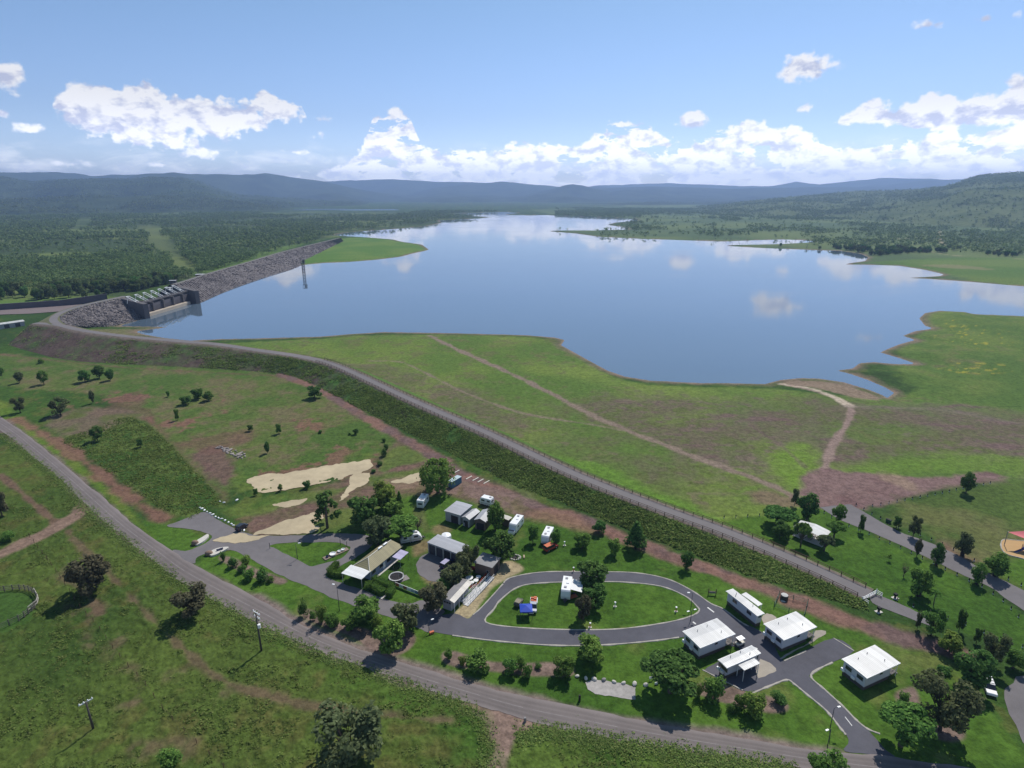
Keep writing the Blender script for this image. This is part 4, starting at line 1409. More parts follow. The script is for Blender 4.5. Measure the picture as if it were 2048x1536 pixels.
# return wall on the far side, gates, piers, deck, sill
mb = MB()
for k in range(nb + 1):
    p = g0 + ax * (alen * k / nb)
    if k not in (0, nb):
        wall_between(MB(), p - back * 1.5, p + back * 13, 1.6, -6, 8.6, 9.6).build('pier', DCON, SPW)
for k in range(nb):
    p, q = g0 + ax * (alen * (k + .06) / nb), g0 + ax * (alen * (k + .94) / nb)
    gm_ = MB()
    prof = [(0.0, -0.2), (0.25, 2.2), (0.15, 4.6), (-0.4, 7.0), (-0.9, 7.0), (-0.3, 4.6), (-0.2, 2.2), (-0.5, -0.2)]
    sgn_ = 1 if Vector((ax.y, -ax.x, 0)).dot(back) < 0 else -1
    gm_.extrude([(u * sgn_, v) for u, v in prof], (p.x, p.y, 0), (q.x, q.y, 0))
    gate = gm_.build('gate', STEELD, SPW)
wall_between(MB(), g0 + back * 3.2, g1 + back * 3.2, 3.4, 8.8, 9.7, 9.7).build('deck', DCON, SPW)
rl = MB()
for off in (1.7, 4.8):
    for hh in (0.55, 1.05):
        p, q = g0 + back * off, g1 + back * off
        rl.bar((p.x, p.y, 9.7 + hh), (q.x, q.y, 9.7 + hh), .09)
    for k in range(25):
        p = g0 + ax * (alen * k / 24) + back * off
        rl.bar((p.x, p.y, 9.6), (p.x, p.y, 10.8), .09)
rl.build('handrail', STEELD, SPW)
sl_ = MB()
wall_between(sl_, g0 - back * 2.5 + ax * 2, g1 - back * 2.5 - ax * 10, 4.0, -6, 0.6, 0.6)
sl_.build('sill', LCON, SPW)
wall_between(MB(), g0 + back * 9, g1 + back * 9, 9.0, -3, 3.0, 3.0).build('crest_block', DCON, SPW)
for k in range(7):
    # hoist frame: a tall portal that leans back over the deck
    c = g0 + ax * (alen * (k + .35) / 7) + back * 3.0
    for dx in (0,):
        fr = MB()
        w = 3.2
        t0 = c + back * 7.5 - ax * 3.0
        for s in (-.5, .5):
            a = c + ax * (w * s)
            b = t0 + ax * (w * s)
            fr.bar((a.x, a.y, 9.7), (b.x, b.y, 15.6), .5)
        for f in ((1.0, .62) if k % 2 else (1.0, .3)):
            a = c.lerp(t0, f) - ax * (w * .5 + .3)
            b = c.lerp(t0, f) + ax * (w * .5 + .3)
            z = 9.7 + 5.9 * f
            fr.bar((a.x, a.y, z), (b.x, b.y, z), .5)
        st = t0 + back * 1.5
        fr.bar((t0.x, t0.y, 15.6), (st.x, st.y, 9.5), .35)
        fr.build('hoist_frame', WSTEEL, SPW)
# spillway chute walls and channel behind
chw = simple('chute_wall', (0.10, 0.09, 0.10), 0.9, 0.2, 0.1)
CH = thing('chute_wall', 'dark concrete wall of the spillway channel below the forest grass', 'wall')
p0, p1, p2 = at(-60, 622, 1), at(120, 610, 1), at(216, 602, 1)
wall_between(MB(), p0, p1, 1.2, -1, 5.5, 5.5).build('wall', chw, CH)
wall_between(MB(), p1, p2, 1.2, -1, 5.5, 8).build('wall', chw, CH)
sheet('channel_floor', W([(-60, 632), (60, 628), (140, 622), (205, 606), (120, 611), (-60, 622)]), 0.35, simple('channel_concrete', alb(128, 114, 112), .9, .2, .1), amp=.5, step=3)

# intake tower in the lake
TW = thing('intake_tower', 'slim dark intake tower standing in the lake off the rock dam', 'tower', at(608, 566 - 18, WZ))
tw = top_h(at(608, 548, WZ), 519)
mb = MB()
for sx in (-1, 1):
    for sy in (-1, 1):
        mb.bar((sx * 1.3, sy * 1.3, -4), (sx * 1.3, sy * 1.3, tw - 5), .5)
for z in range(2, int(tw - 5), 4):
    for sx in (-1, 1):
        mb.bar((sx * 1.3, -1.3, z), (sx * 1.3, 1.3, z + 0.01), .3)
        mb.bar((-1.3, sx * 1.3, z), (1.3, sx * 1.3, z + 0.01), .3)
        mb.bar((-1.3, sx * 1.3, z), (1.3, sx * 1.3, z + 4), .2)
mb.build('column', STEELD, TW)
MB().box((0, 0, tw - 4.6), (5.2, 4.2, .5)).build('deck', STEELD, TW)
mb = MB()
for sx in (-2.4, 2.4):
    for sy in (-1.9, 1.9):
        mb.bar((sx, sy, tw - 4.6), (sx, sy, tw), .3)
mb.box((0, 0, tw), (5.2, 4.2, .35)).box((0.9, 0, tw - 2.6), (2.2, 2.4, 3.6))
mb.build('hoist_house', STEELD, TW)


# ------------------------------------------------------------------ hills: real ridges at their own distance
def hill_mat(name, c1, c2, scale, tree=0.5):
    m, t, b = new_mat(name)
    geo = t.add('ShaderNodeNewGeometry')
    P = geo.outputs['Position']
    n = t.noise(P, scale, 6, 0.62)
    n2 = t.noise(P, scale * 12, 4, 0.6)
    f = t.m('ADD', t.m('MULTIPLY', n, .6), t.m('MULTIPLY', n2, .4))
    t.l.new(t.mix(t.smooth(f, .38, .62), c1, c2), b.inputs['Base Color'])
    b.inputs['Roughness'].default_value = 1
    b.inputs['Specular IOR Level'].default_value = 0
    bp = t.add('ShaderNodeBump')
    bp.inputs['Strength'].default_value = tree
    bp.inputs['Distance'].default_value = 12
    t.l.new(n2, bp.inputs['Height'])
    t.l.new(bp.outputs[0], b.inputs['Normal'])
    return m


HILLS = {}


def ridge(pts, D, depth, mat, seed, spur=0.35, rough=0.05, n=420, K=26):
    """ridge whose crest line follows pts, lying D metres away, rising over `depth` metres of foothill"""
    AZ, TE = zip(*[azel(x, y) for x, y in pts])
    a = np.radians(np.linspace(min(AZ), max(AZ), n))
    te = np.interp(np.degrees(a), AZ, TE)
    Dr = D * (1 + 0.05 * fbm(a * 40, a * 0, 4, 3, seed))
    zr = H + Dr * np.tan(np.radians(te))
    zr = zr + rough * np.maximum(zr, 20) * fbm(a * D, a * 0 + seed, D * 0.03, 4, seed + 3) * .6
    V = []
    for k in range(K + 5):
        f = k / K
        r = Dr - depth * (1 - f)
        x, y = r * np.sin(a), r * np.cos(a)
        if f <= 1:
            e = f * f * (3 - 2 * f) * .55 + f * .45
            sp = spur * fbm(x, y, depth * .45, 4, seed + 5) * (4 * f * (1 - f))
            h = zr * np.clip(e + sp, 0, 1.02)
        else:
            h = zr * (1 - (f - 1) * 3)
        V.append(np.stack([x, y, h - 14 * (1 - min(f, 1))], 1))
    V = np.vstack(V)
    I = (np.arange(K + 4)[:, None] * n + np.arange(n - 1)[None, :]).ravel()
    F = np.stack([I, I + 1, I + n + 1, I + n], 1)
    me = mesh_np('hill', V, F, True)
    if np.mean([me.polygons[i].normal.z for i in range(0, len(F), 97)]) < 0:
        me.flip_normals()
    o = obj('hill', me, mat, kind='structure')
    G = V.reshape(K + 5, n, 3)
    return (a, Dr, depth, G[:, :, 2], K)


HM = hill_mat('hill_forest', (0.030, 0.048, 0.026), (0.062, 0.085, 0.040), 0.004)
HM2 = hill_mat('hill_forest_near', (0.032, 0.052, 0.028), (0.065, 0.090, 0.042), 0.006)
HM3 = hill_mat('hill_open', (0.075, 0.105, 0.045), (0.135, 0.165, 0.075), 0.006)
ridge([(1080, 388), (1200, 371), (1280, 368), (1350, 367), (1430, 370), (1500, 373), (1545, 373), (1570, 369), (1590, 364), (1612, 367), (1640, 369), (1700, 362), (1760, 357), (1850, 357), (1940, 359), (2100, 366), (2300, 375)], 13500, 3000, HM, 401)
ridge([(560, 385), (640, 364), (700, 360), (780, 359), (830, 361), (900, 364), (960, 367), (1040, 370), (1120, 376), (1200, 384)], 12500, 3300, HM, 411)
ridge([(780, 396), (830, 386), (870, 376), (930, 369), (1000, 364), (1050, 367), (1100, 371), (1130, 374), (1170, 373), (1220, 375), (1300, 374), (1400, 375), (1450, 379), (1500, 377), (1600, 375), (1700, 375), (1850, 374), (2000, 376), (2200, 384)], 11000, 4200, HM, 421)
ridge([(1030, 396), (1060, 388), (1100, 379), (1130, 370), (1146, 368), (1165, 371), (1190, 378), (1250, 388), (1300, 396)], 9300, 2200, HM, 431)
ridge([(-500, 345), (0, 345), (100, 344), (150, 346), (182, 352), (230, 350), (330, 349), (420, 347), (480, 350), (530, 347), (580, 353), (640, 362), (700, 375), (760, 386), (840, 396), (920, 400)], 9500, 3000, HM, 441, .4)
LH = ridge([(-600, 352), (0, 356), (60, 366), (100, 363), (200, 361), (300, 360), (360, 359), (400, 366), (430, 378), (480, 389), (560, 396), (640, 400), (720, 405), (800, 411)], 6400, 2300, HM2, 451, .45, .08)
LF = ridge([(-700, 395), (0, 400), (80, 397), (180, 394), (280, 392), (380, 396), (460, 402), (530, 411), (600, 420)], 4500, 1100, HM2, 461, .4, .1)
RF = ridge([(880, 411), (1000, 409), (1100, 408), (1250, 406), (1400, 405), (1500, 403), (1600, 400), (1750, 397), (2000, 396), (2300, 395)], 6200, 1600, HM2, 471, .4, .1)
RH = ridge([(1330, 420), (1420, 412), (1500, 402), (1580, 394), (1650, 388), (1700, 383), (1750, 381), (1800, 380), (1850, 377), (1880, 374), (1910, 367), (1935, 358), (1960, 351), (2000, 347), (2048, 343), (2120, 336), (2300, 330)], 4800, 2600, HM3, 481, .35, .05)


def on_ridge(rd, x, y):
    a, Dr, depth, Z, K = rd
    th, r = math.atan2(x, y), math.hypot(x, y)
    j = int((th - a[0]) / (a[1] - a[0]))
    if j < 0 or j >= len(a):
        return -99
    f = (r - Dr[j] + depth) / depth
    k = f * K
    if k < 0 or k >= K + 3:
        return -99
    i = int(k)
    return float(Z[i, j] * (1 - k + i) + Z[i + 1, j] * (k - i))


# ------------------------------------------------------------------ haze: one closed box of even thin air
hb = MB().box((0, 6900, 262), (30000, 16200, 536))
hz = hb.build('haze', None)
hz['kind'] = 'stuff'
hm = bpy.data.materials.new('haze')
hm.use_nodes = True
ht = NT(hm.node_tree)
ht.n.clear()
pv = ht.add('ShaderNodeVolumePrincipled')
pv.inputs['Color'].default_value = (0.42, 0.60, 1.0, 1)
pv.inputs['Density'].default_value = HAZE
pv.inputs['Anisotropy'].default_value = 0.3
ho = ht.add('ShaderNodeOutputMaterial')
ht.l.new(pv.outputs[0], ho.inputs['Volume'])
hz.data.materials.append(hm)
tag(hz, 'thin blue haze lying over the whole valley', 'haze', kind='stuff')
hz.display_type = 'WIRE'


# ------------------------------------------------------------------ buildings
def rbox(mb, c, d, r=0.15, seg=2, rz=0.0):
    bm = bmesh.new()
    bmesh.ops.create_cube(bm, size=1.0)
    for v in bm.verts:
        v.co = Vector((v.co.x * d[0], v.co.y * d[1], v.co.z * d[2]))
    bmesh.ops.bevel(bm, geom=list(bm.edges), offset=r, segments=seg, affect='EDGES', profile=0.5)
    M = Matrix.Rotation(rz, 3, 'Z')
    V = [tuple(M @ v.co + Vector(c)) for v in bm.verts]
    F = [tuple(v.index for v in f.verts) for f in bm.faces]
    bm.free()
    return mb.add(V, F)


def fit(c, z):
    """four roof corners in the photo at height z -> centre, yaw, length along c0-c1, signed width along c0-c3"""
    P = [at(x, y, z).xy for x, y in c]
    e1 = (P[1] - P[0] + P[2] - P[3]) / 2
    e2 = (P[3] - P[0] + P[2] - P[1]) / 2
    ctr = (P[0] + P[1] + P[2] + P[3]) / 4
    yaw = math.atan2(e1.y, e1.x)
    n = Vector((-e1.y, e1.x)).normalized()
    return ctr, yaw, e1.length, e2.dot(n)


CABW = simple('cabin_wall', (0.56, 0.56, 0.60), 0.6, 0.06, 0.6)
ROOFW = corrugated('white_roof', (0.54, 0.535, 0.525), 0.5, 0.4)
ROOFG = corrugated('grey_roof', (0.40, 0.40, 0.42), 0.5, 0.4)
ROOFD = corrugated('dull_roof', (0.27, 0.26, 0.265), 0.5, 0.5)
ROOFO = corrugated('olive_roof', (0.27, 0.235, 0.125), 0.45, 0.55)
ROOFC = corrugated('cream_roof', (0.55, 0.51, 0.45), 0.5, 0.5)
ROOFL = corrugated('lavender_roof', (0.42, 0.39, 0.55), 0.5, 0.5)
TRIM = simple('grey_trim', (0.30, 0.29, 0.31), 0.6)
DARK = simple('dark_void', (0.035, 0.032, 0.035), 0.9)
BASEM = simple('base_cladding', (0.085, 0.07, 0.065), 0.9, 0.25, 1.5)
GLASS = simple('window_glass', (0.025, 0.03, 0.04), 0.08, 0.05, 0.5, 0.0, 0.6)
WHITE = simple('white_enamel', (0.78, 0.78, 0.78), 0.35, 0.05, 1.0, 0.0, 0.5)
OFFW = simple('cream_paint', (0.62, 0.58, 0.50), 0.6, 0.08)
WOOD = simple('brown_timber', (0.10, 0.06, 0.04), 0.85, 0.3, 2.0)
GREYW = simple('grey_timber', (0.22, 0.20, 0.19), 0.9, 0.3, 2.0)
BLACKP = simple('black_rubber', (0.018, 0.018, 0.018), 0.8)
STEEL = simple('galvanised', (0.36, 0.37, 0.38), 0.45, 0.15, 1.0, 0.6)
WALLG = simple('grey_shed_wall', (0.36, 0.36, 0.38), 0.6, 0.1)
WALLB = simple('brown_brick', (0.16, 0.115, 0.095), 0.85, 0.25, 2.0)
WALLC = simple('cream_wall', (0.50, 0.47, 0.42), 0.7, 0.1)
REDP = simple('red_paint', (0.42, 0.055, 0.035), 0.55, 0.15)
BLUEP = simple('blue_tarp', (0.03, 0.07, 0.42), 0.5, 0.12)
BLUEC = simple('blue_container', (0.10, 0.22, 0.30), 0.6, 0.18, 0.8)
ORANGE = simple('orange_canvas', (0.55, 0.15, 0.07), 0.7, 0.15)
SILV = simple('silver_paint', (0.42, 0.43, 0.45), 0.3, 0.05, 1.0, 0.5)
NAVY = simple('navy_paint', (0.03, 0.035, 0.10), 0.25, 0.05, 1.0, 0.2, 0.6)
STONE = simple('pale_stone', (0.52, 0.49, 0.44), 0.9, 0.22, 1.6, bump=.5)
GREENP = simple('green_steel', (0.03, 0.10, 0.06), 0.6, 0.15)


def win(name, mb_c, d, par, rz=0.0):
    """a window: trim frame with a pane that stands just proud of the wall"""
    f = MB().box(mb_c, d, rz).build(name, TRIM, par)
    q = list(d)
    k = 0 if d[0] < d[1] else 1
    q[k] += 0.03
    for j in (0, 1, 2):
        if j != k:
            q[j] -= 0.16
    MB().box(mb_c, q, rz).build('pane', GLASS, f)
    return f


def low_gable(L, Wd, z, rise, th=0.10, ov=0.0):
    """roof sheet with its ridge along x"""
    a, b = L / 2 + ov, Wd / 2 + ov
    mb = MB()
    V = [(-a, -b, z), (a, -b, z), (a, 0, z + rise), (-a, 0, z + rise), (a, b, z), (-a, b, z)]
    V += [(x, y, w - th) for x, y, w in V]
    return mb.add(V, [(0, 1, 2, 3), (3, 2, 4, 5), (9, 8, 7, 6), (11, 10, 8, 9), (0, 6, 7, 1), (5, 4, 10, 11), (0, 3, 9, 6), (3, 5, 11, 9), (1, 7, 8, 2), (2, 8, 10, 4)])


def skillion(L, Wd, z, fall, th=0.12):
    """roof sheet that falls along y"""
    a, b = L / 2, Wd / 2
    V = [(-a, -b, z - fall / 2), (a, -b, z - fall / 2), (a, b, z + fall / 2), (-a, b, z + fall / 2)]
    V += [(x, y, w - th) for x, y, w in V]
    return MB().add(V, [(0, 1, 2, 3), (7, 6, 5, 4), (0, 4, 5, 1), (1, 5, 6, 2), (2, 6, 7, 3), (3, 7, 4, 0)])


def cabin(label, corners, h, verandah=2.3, group='white roofed cabins', porch=None, wins=True, roofm=None, ac=True):
    c, yaw, L, Ws = fit(corners, h)
    Wd, s = abs(Ws), (1 if Ws > 0 else -1)
    t = thing('cabin', label, 'cabin', (c.x, c.y, 0), yaw, group)
    low_gable(L, Wd, h - .06, 0.10).build('roof', roofm or ROOFW, t)
    for q_ in (-1, 1):
        MB().box((0, q_ * (Wd / 2 + .04), h - .17), (L + .02, .08, .20)).build('gutter', WHITE, t)
    x0, x1 = -L / 2 + .35, L / 2 - verandah
    y0 = Wd / 2 - .35
    fl = 0.95
    MB().box(((x0 + x1) / 2, 0, (fl + h - .2) / 2), (x1 - x0, 2 * y0, h - .2 - fl)).build('wall', CABW, t)
    MB().box(((x0 + x1) / 2, 0, fl / 2 - .05), (x1 - x0 - .12, 2 * y0 - .12, fl + .1)).build('skirting', BASEM, t)
    MB().box(((x0 + x1) / 2, 0, fl), (x1 - x0 + .04, 2 * y0 + .04, .10)).build('base_trim', TRIM, t)
    if wins:
        for y in (-.24 * Wd, .22 * Wd):
            win('window', (x0, y, fl + 1.55), (.10, 1.5, 1.0), t)
        win('window', (x0 + (x1 - x0) * .62, s * y0, fl + 1.75), (.9, .10, .6), t)
        win('window', (x1, -.2 * Wd, fl + 1.5), (.10, 1.3, 1.1), t)
        MB().box((x1 + .01, .18 * Wd, fl + 1.03), (.10, .9, 2.0)).build('door', TRIM, t)
    if ac:
        for y in (-.02 * Wd, .40 * Wd):
            a = MB()
            rbox(a, (x0 - .22, y, fl + .45), (.35, .85, .65), .04)
            a.build('air_conditioner', WHITE, t)
    if verandah > 1:
        d = MB()
        d.box(((x1 + L / 2) / 2, 0, fl - .02), (verandah - .1, 2 * y0, .14))
        d.build('deck', GREYW, t)
        for y in (-y0, 0, y0):
            MB().bar((L / 2 - .2, y, -.1), (L / 2 - .2, y, h - .15), .11).build('post', WHITE, t)
        r = MB()
        for z in (fl + .25, fl + .6, fl + .98):
            r.bar((L / 2 - .2, -y0, z), (L / 2 - .2, y0, z), .06)
            for q in (-1, 1):
                r.bar((x1, q * y0, z), (L / 2 - .2, q * y0, z), .06)
        r.build('railing', GREYW, t)
        st = MB()
        for k in range(4):
            st.box((L / 2 + .1 + .28 * k, -y0 + .8, fl - .2 - .23 * k), (.3, 1.1, .06))
        st.build('steps', GREYW, t)
    for (fx, fy) in ((-.2, .25), (.25, -.2), (.1, .3)):
        MB().tube([(fx * L, fy * Wd, h - .1), (fx * L, fy * Wd, h + .45)], .07, 6).build('vent_pipe', TRIM, t)
    if porch:
        pc, py, pL, pW = fit(porch, h - .35)
        off = Matrix.Rotation(-yaw, 2) @ (Vector((pc.x, pc.y)) - Vector((c.x, c.y)))
        pr = low_gable(pL, abs(pW), h - .42, .05)
        M = Matrix.Rotation(py - yaw, 3, 'Z')
        pr.v = [tuple(M @ Vector(q) + Vector((off.x, off.y, 0))) for q in pr.v]
        pr.build('porch_roof', ROOFW, t)
        for i in (-1, 1):
            for j in (-1, 1):
                p = M @ Vector((i * (pL / 2 - .2), j * (abs(pW) / 2 - .2), 0)) + Vector((off.x, off.y, 0))
                MB().bar((p.x, p.y, -.1), (p.x, p.y, h - .5), .11).build('post', WHITE, t)
    return t


cabin('long narrow white roofed cabin with a separate porch roof on its far side', [(1448.7, 1183.4), (1463.7, 1177.7), (1532, 1224.9), (1517.4, 1229.8)], 3.7, .35, porch=[(1481.6, 1188), (1491.4, 1184.5), (1526, 1207), (1517.4, 1211.5)], wins=True, ac=False)
cabin('wide white roofed cabin next to the asphalt parking bay', [(1525, 1248.2), (1591.5, 1223.3), (1635, 1251.7), (1569.5, 1279.4)], 3.8)
cabin('white roofed cabin at the mouth of the ring road, golf cart at its verandah', [(1363.6, 1262.8), (1433, 1237), (1472.7, 1266), (1401.5, 1294.9)], 3.8)
cabin('small white roofed cabin with a stepped lower porch roof in front', [(1434.5, 1319.6), (1503.6, 1291), (1522.3, 1304.6), (1454.8, 1335)], 3.6, .5, porch=[(1473.5, 1327.5), (1506, 1313.5), (1520.4, 1325.8), (1489, 1340.5)])
cabin('isolated white roofed cabin on the lawn by the big spreading tree', [(1681.6, 1318.4), (1749, 1290.5), (1802.8, 1324), (1735.4, 1355.7)], 3.8)


def garage():
    c, yaw, L, Ws = fit([(851.9, 1085.8), (874.6, 1069.3), (939.4, 1089.8), (919, 1106.9)], 3.7)
    Wd, s = abs(Ws), (1 if Ws > 0 else -1)
    t = thing('garage', 'grey roofed machinery shed with open dark bays facing the gravel yard', 'shed', (c.x, c.y, 0), yaw)
    # bays face c0-c3 .. c3-c2 : the long front is the side of c3
    low_gable(L, Wd, 3.7, .06).build('roof', ROOFG, t)
    y = s * (Wd / 2 - .3)
    x0, x1 = -L / 2 + .3, L / 2 - .3
    wl = MB()
    wl.box((x1, 0, 1.75), (.15, 2 * abs(y), 3.6)).box((0, -y, 1.75), (x1 - x0, .15, 3.6)).box((0, y, 1.75), (x1 - x0, .15, 3.6))
    wl.build('wall', WALLG, t)
    n = 4
    for k in range(n):
        yy = -abs(y) + (k + .5) * 2 * abs(y) / n
        MB().box((x0 + .10, yy, 1.5), (.08, 2 * abs(y) / n - .5, 3.0)).build('roller_door', STEELD if k != 1 else DARK, t)
    for k in range(n + 1):
        yy = -abs(y) + k * 2 * abs(y) / n
        MB().bar((x0, yy, -.1), (x0, yy, 3.6), .28).build('post', WALLC, t)
    MB().box((x0, 0, 3.35), (.2, 2 * abs(y), .5)).build('lintel', WALLG, t)


garage()


def shed(label, corners, h, roofm, wallm, name='shed', rise=.06, doors=(), cat='shed', wins=(), ridge_x=True, group=None):
    c, yaw, L, Ws = fit(corners, h)
    Wd, s = abs(Ws), (1 if Ws > 0 else -1)
    t = thing(name, label, cat, (c.x, c.y, 0), yaw, group)
    if ridge_x:
        low_gable(L, Wd, h, rise).build('roof', roofm, t)
    else:
        g = low_gable(Wd, L, h, rise)
        g.v = [(-y, x, z) for x, y, z in g.v]
        g.build('roof', roofm, t)
    x, y = L / 2 - .3, Wd / 2 - .3
    mb = MB()
    mb.prism([(-x, -y), (x, -y), (x, y), (-x, y)], -.15, h - .12)
    if rise > .3:
        if ridge_x:
            mb.add([(-x, -y, h - .13), (-x, y, h - .13), (-x, 0, h + rise - .22), (x, -y, h - .13), (x, y, h - .13), (x, 0, h + rise - .22)], [(0, 2, 1), (3, 4, 5), (0, 3, 5, 2), (1, 2, 5, 4)])
        else:
            mb.add([(-x, -y, h - .13), (x, -y, h - .13), (0, -y, h + rise - .22), (-x, y, h - .13), (x, y, h - .13), (0, y, h + rise - .22)], [(0, 1, 2), (3, 5, 4), (0, 2, 5, 3), (1, 4, 5, 2)])
    mb.build('wall', wallm, t)
    for (fx, side_, w, hh, m) in doors:
        if side_ == 'x':
            MB().box((-x, s * fx * y, hh / 2), (.12, w, hh)).build('door', m, t)
        else:
            MB().box((fx * x, s * y, hh / 2), (w, .12, hh)).build('door', m, t)
    for (fx, side_, w) in wins:
        if side_ == 'x':
            win('window', (-x, s * fx * y, 1.6), (.1, w, .9), t)
        else:
            win('window', (fx * x, s * y, 1.6), (w, .1, .9), t)
    return t, L, Wd, s, h


shed('flat grey roofed shed, tallest of the row by the parked caravans', [(889.5, 1020.3), (914.7, 1000), (943.9, 1011.6), (919, 1032)], 3.6, ROOFG, WALLG, doors=((.25, 'x', 2.6, 2.6, DARK),), wins=())
shed('narrow grey gabled hut between the flat shed and the blue ended house', [(921.6, 1034), (946.4, 1017.5), (958.8, 1023.3), (939.5, 1040.2)], 3.0, ROOFG, WALLG, 'hut', .7, doors=((.1, 'x', 1.2, 2.1, DARK),), cat='hut', wins=((-.5, 'x', .8),))
shed('grey gabled house with a blue end, half hidden by a tree', [(944.5, 1040.5), (968, 1018.5), (986, 1025), (975, 1044)], 3.2, ROOFG, WALLB, 'house', .9, doors=((.0, 'x', 2.4, 2.3, DARK),), cat='house', wins=((-.62, 'x', .7),))
shed('low flat topped store beside the motorhome', [(999.5, 1034.5), (1009, 1029.5), (1024, 1034), (1018, 1041)], 2.6, ROOFC, WALLB, 'store', .08, cat='shed')
shed('open sided pavilion with a brown grey roof and brick walls by the red frames', [(946.4, 1124.9), (965, 1105), (1003.3, 1113.8), (984.7, 1135.6)], 3.5, ROOFD, WALLB, 'pavilion', .05, cat='pavilion', wins=((.5, 'x', .7),), doors=((.0, 'y', 2.2, 2.4, DARK),))
bc, byaw, bl, bw = fit([(896.5, 960.4), (915.4, 949.8), (922.2, 953.5), (903.5, 964.5)], 2.6)
t = thing('container', 'pale blue shipping container beside the tall weeping gum', 'container', (bc.x, bc.y, 0), byaw)
mb = MB()
for k in range(20):
    x = -bl / 2 + bl * (k + .5) / 20
    mb.box((x, 0, 1.3), (bl / 40, abs(bw), 2.55)).box((x + bl / 40, 0, 1.3), (bl / 40, abs(bw) - .09, 2.5))
mb.build('body', BLUEC, t)
low_gable(bl + .1, abs(bw) + .1, 2.62, .05).build('roof', simple('faded_blue_roof', (.42, .52, .56), .5, .15), t)
MB().box((-bl / 2 - .03, 0, 1.3), (.08, abs(bw) - .3, 2.2)).build('door', BLUEC, t)


def main_house():
    c, yaw, L, Ws = fit([(703, 1134), (770.7, 1081.6), (809, 1090.3), (741, 1143)], 2.9)
    Wd, s = abs(Ws), (1 if Ws > 0 else -1)
    t = thing('house', 'long house with an olive hipped roof, white carport and lavender awning', 'house', (c.x, c.y, 0), yaw)
    a, b, z, r = L / 2, Wd / 2, 2.9, 1.9
    hp = Wd * .5
    V = [(-a, -b, z), (a, -b, z), (a, b, z), (-a, b, z), (-a + hp, 0, z + r), (a - hp * .5, 0, z + r)]
    V += [(x, y, w - .14) for x, y, w in V[:4]]
    MB().add(V, [(0, 1, 5, 4), (2, 3, 4, 5), (3, 0, 4), (1, 2, 5), (0, 6, 7, 1), (1, 7, 8, 2), (2, 8, 9, 3), (3, 9, 6, 0), (6, 9, 8, 7)]).build('roof', ROOFO, t)
    rc = MB()
    rc.bar((-a + hp, 0, z + r + .03), (a - hp * .5, 0, z + r + .03), .22, .12)
    for (x, y) in ((-a, -b), (-a, b)):
        rc.bar((x, y, z + .05), (-a + hp, 0, z + r + .05), .16, .10)
    rc.build('ridge_cap', OFFW, t)
    rbox_ = MB()
    rbox(rbox_, (a * .12, 0, z + r + .22), (1.5, .5, .35), .06)
    rbox(rbox_, (a * .42, 0, z + r + .22), (1.5, .5, .35), .06)
    rbox_.build('roof_vent', WHITE, t)
    MB().prism([(-a + .5, -b + .6), (a - .5, -b + .6), (a - .5, b - .6), (-a + .5, b - .6)], -.15, z - .1).build('wall', simple('blue_wall', (.24, .28, .38), .7, .1), t)
    for k in range(4):
        x = -a + 2.2 + k * (L - 5) / 3
        win('window', (x, s * (b - .6), 1.55), (1.6, .1, 1.1), t)
    MB().box((-a * .1, s * (b - .58), 1.02), (.95, .1, 2.05)).build('door', WHITE, t)
    MB().box((a * .05, s * (b - .1), .06), (L * .8, 1.2, .14)).build('path_slab', CONC, t)
    # carport
    c2, y2, l2, w2 = fit([(684, 1145.5), (702.7, 1129), (741, 1142.2), (721.7, 1159.6)], 3.1)
    inv = Matrix.Rotation(-yaw, 2)
    off = inv @ (Vector((c2.x - c.x, c2.y - c.y)))
    M = Matrix.Rotation(y2 - yaw, 3, 'Z')
    sk = skillion(l2, abs(w2), 3.12, .1)
    sk.v = [tuple(M @ Vector(q) + Vector((off.x, off.y, 0))) for q in sk.v]
    cp = sk.build('carport_roof', corrugated('carport_white', (0.74, 0.735, 0.72), 0.5, 0.4), t)
    for i in (-1, 1):
        for j in (-1, 1):
            p = M @ Vector((i * (l2 / 2 - .15), j * (abs(w2) / 2 - .15), 0)) + Vector((off.x, off.y, 0))
            MB().bar((p.x, p.y, -.1), (p.x, p.y, 3.0), .11).build('post', OFFW, cp)
    # lavender awning on two posts
    c3, y3, l3, w3 = fit([(784.3, 1113.8), (801.6, 1099), (817.2, 1104.2), (799.9, 1119.5)], 2.7)
    off = inv @ (Vector((c3.x - c.x, c3.y - c.y)))
    M = Matrix.Rotation(y3 - yaw, 3, 'Z')
    sk = skillion(l3, abs(w3), 2.7, .12, .08)
    sk.v = [tuple(M @ Vector(q) + Vector((off.x, off.y, 0))) for q in sk.v]
    aw = sk.build('awning', ROOFL, t)
    for i in (-1, 1):
        for j in (-1, 1):
            p = M @ Vector((i * (l3 / 2 - .12), j * (abs(w3) / 2 - .12), 0)) + Vector((off.x, off.y, 0))
            MB().bar((p.x, p.y, -.1), (p.x, p.y, 2.65), .08).build('post', STEEL, aw)


main_house()


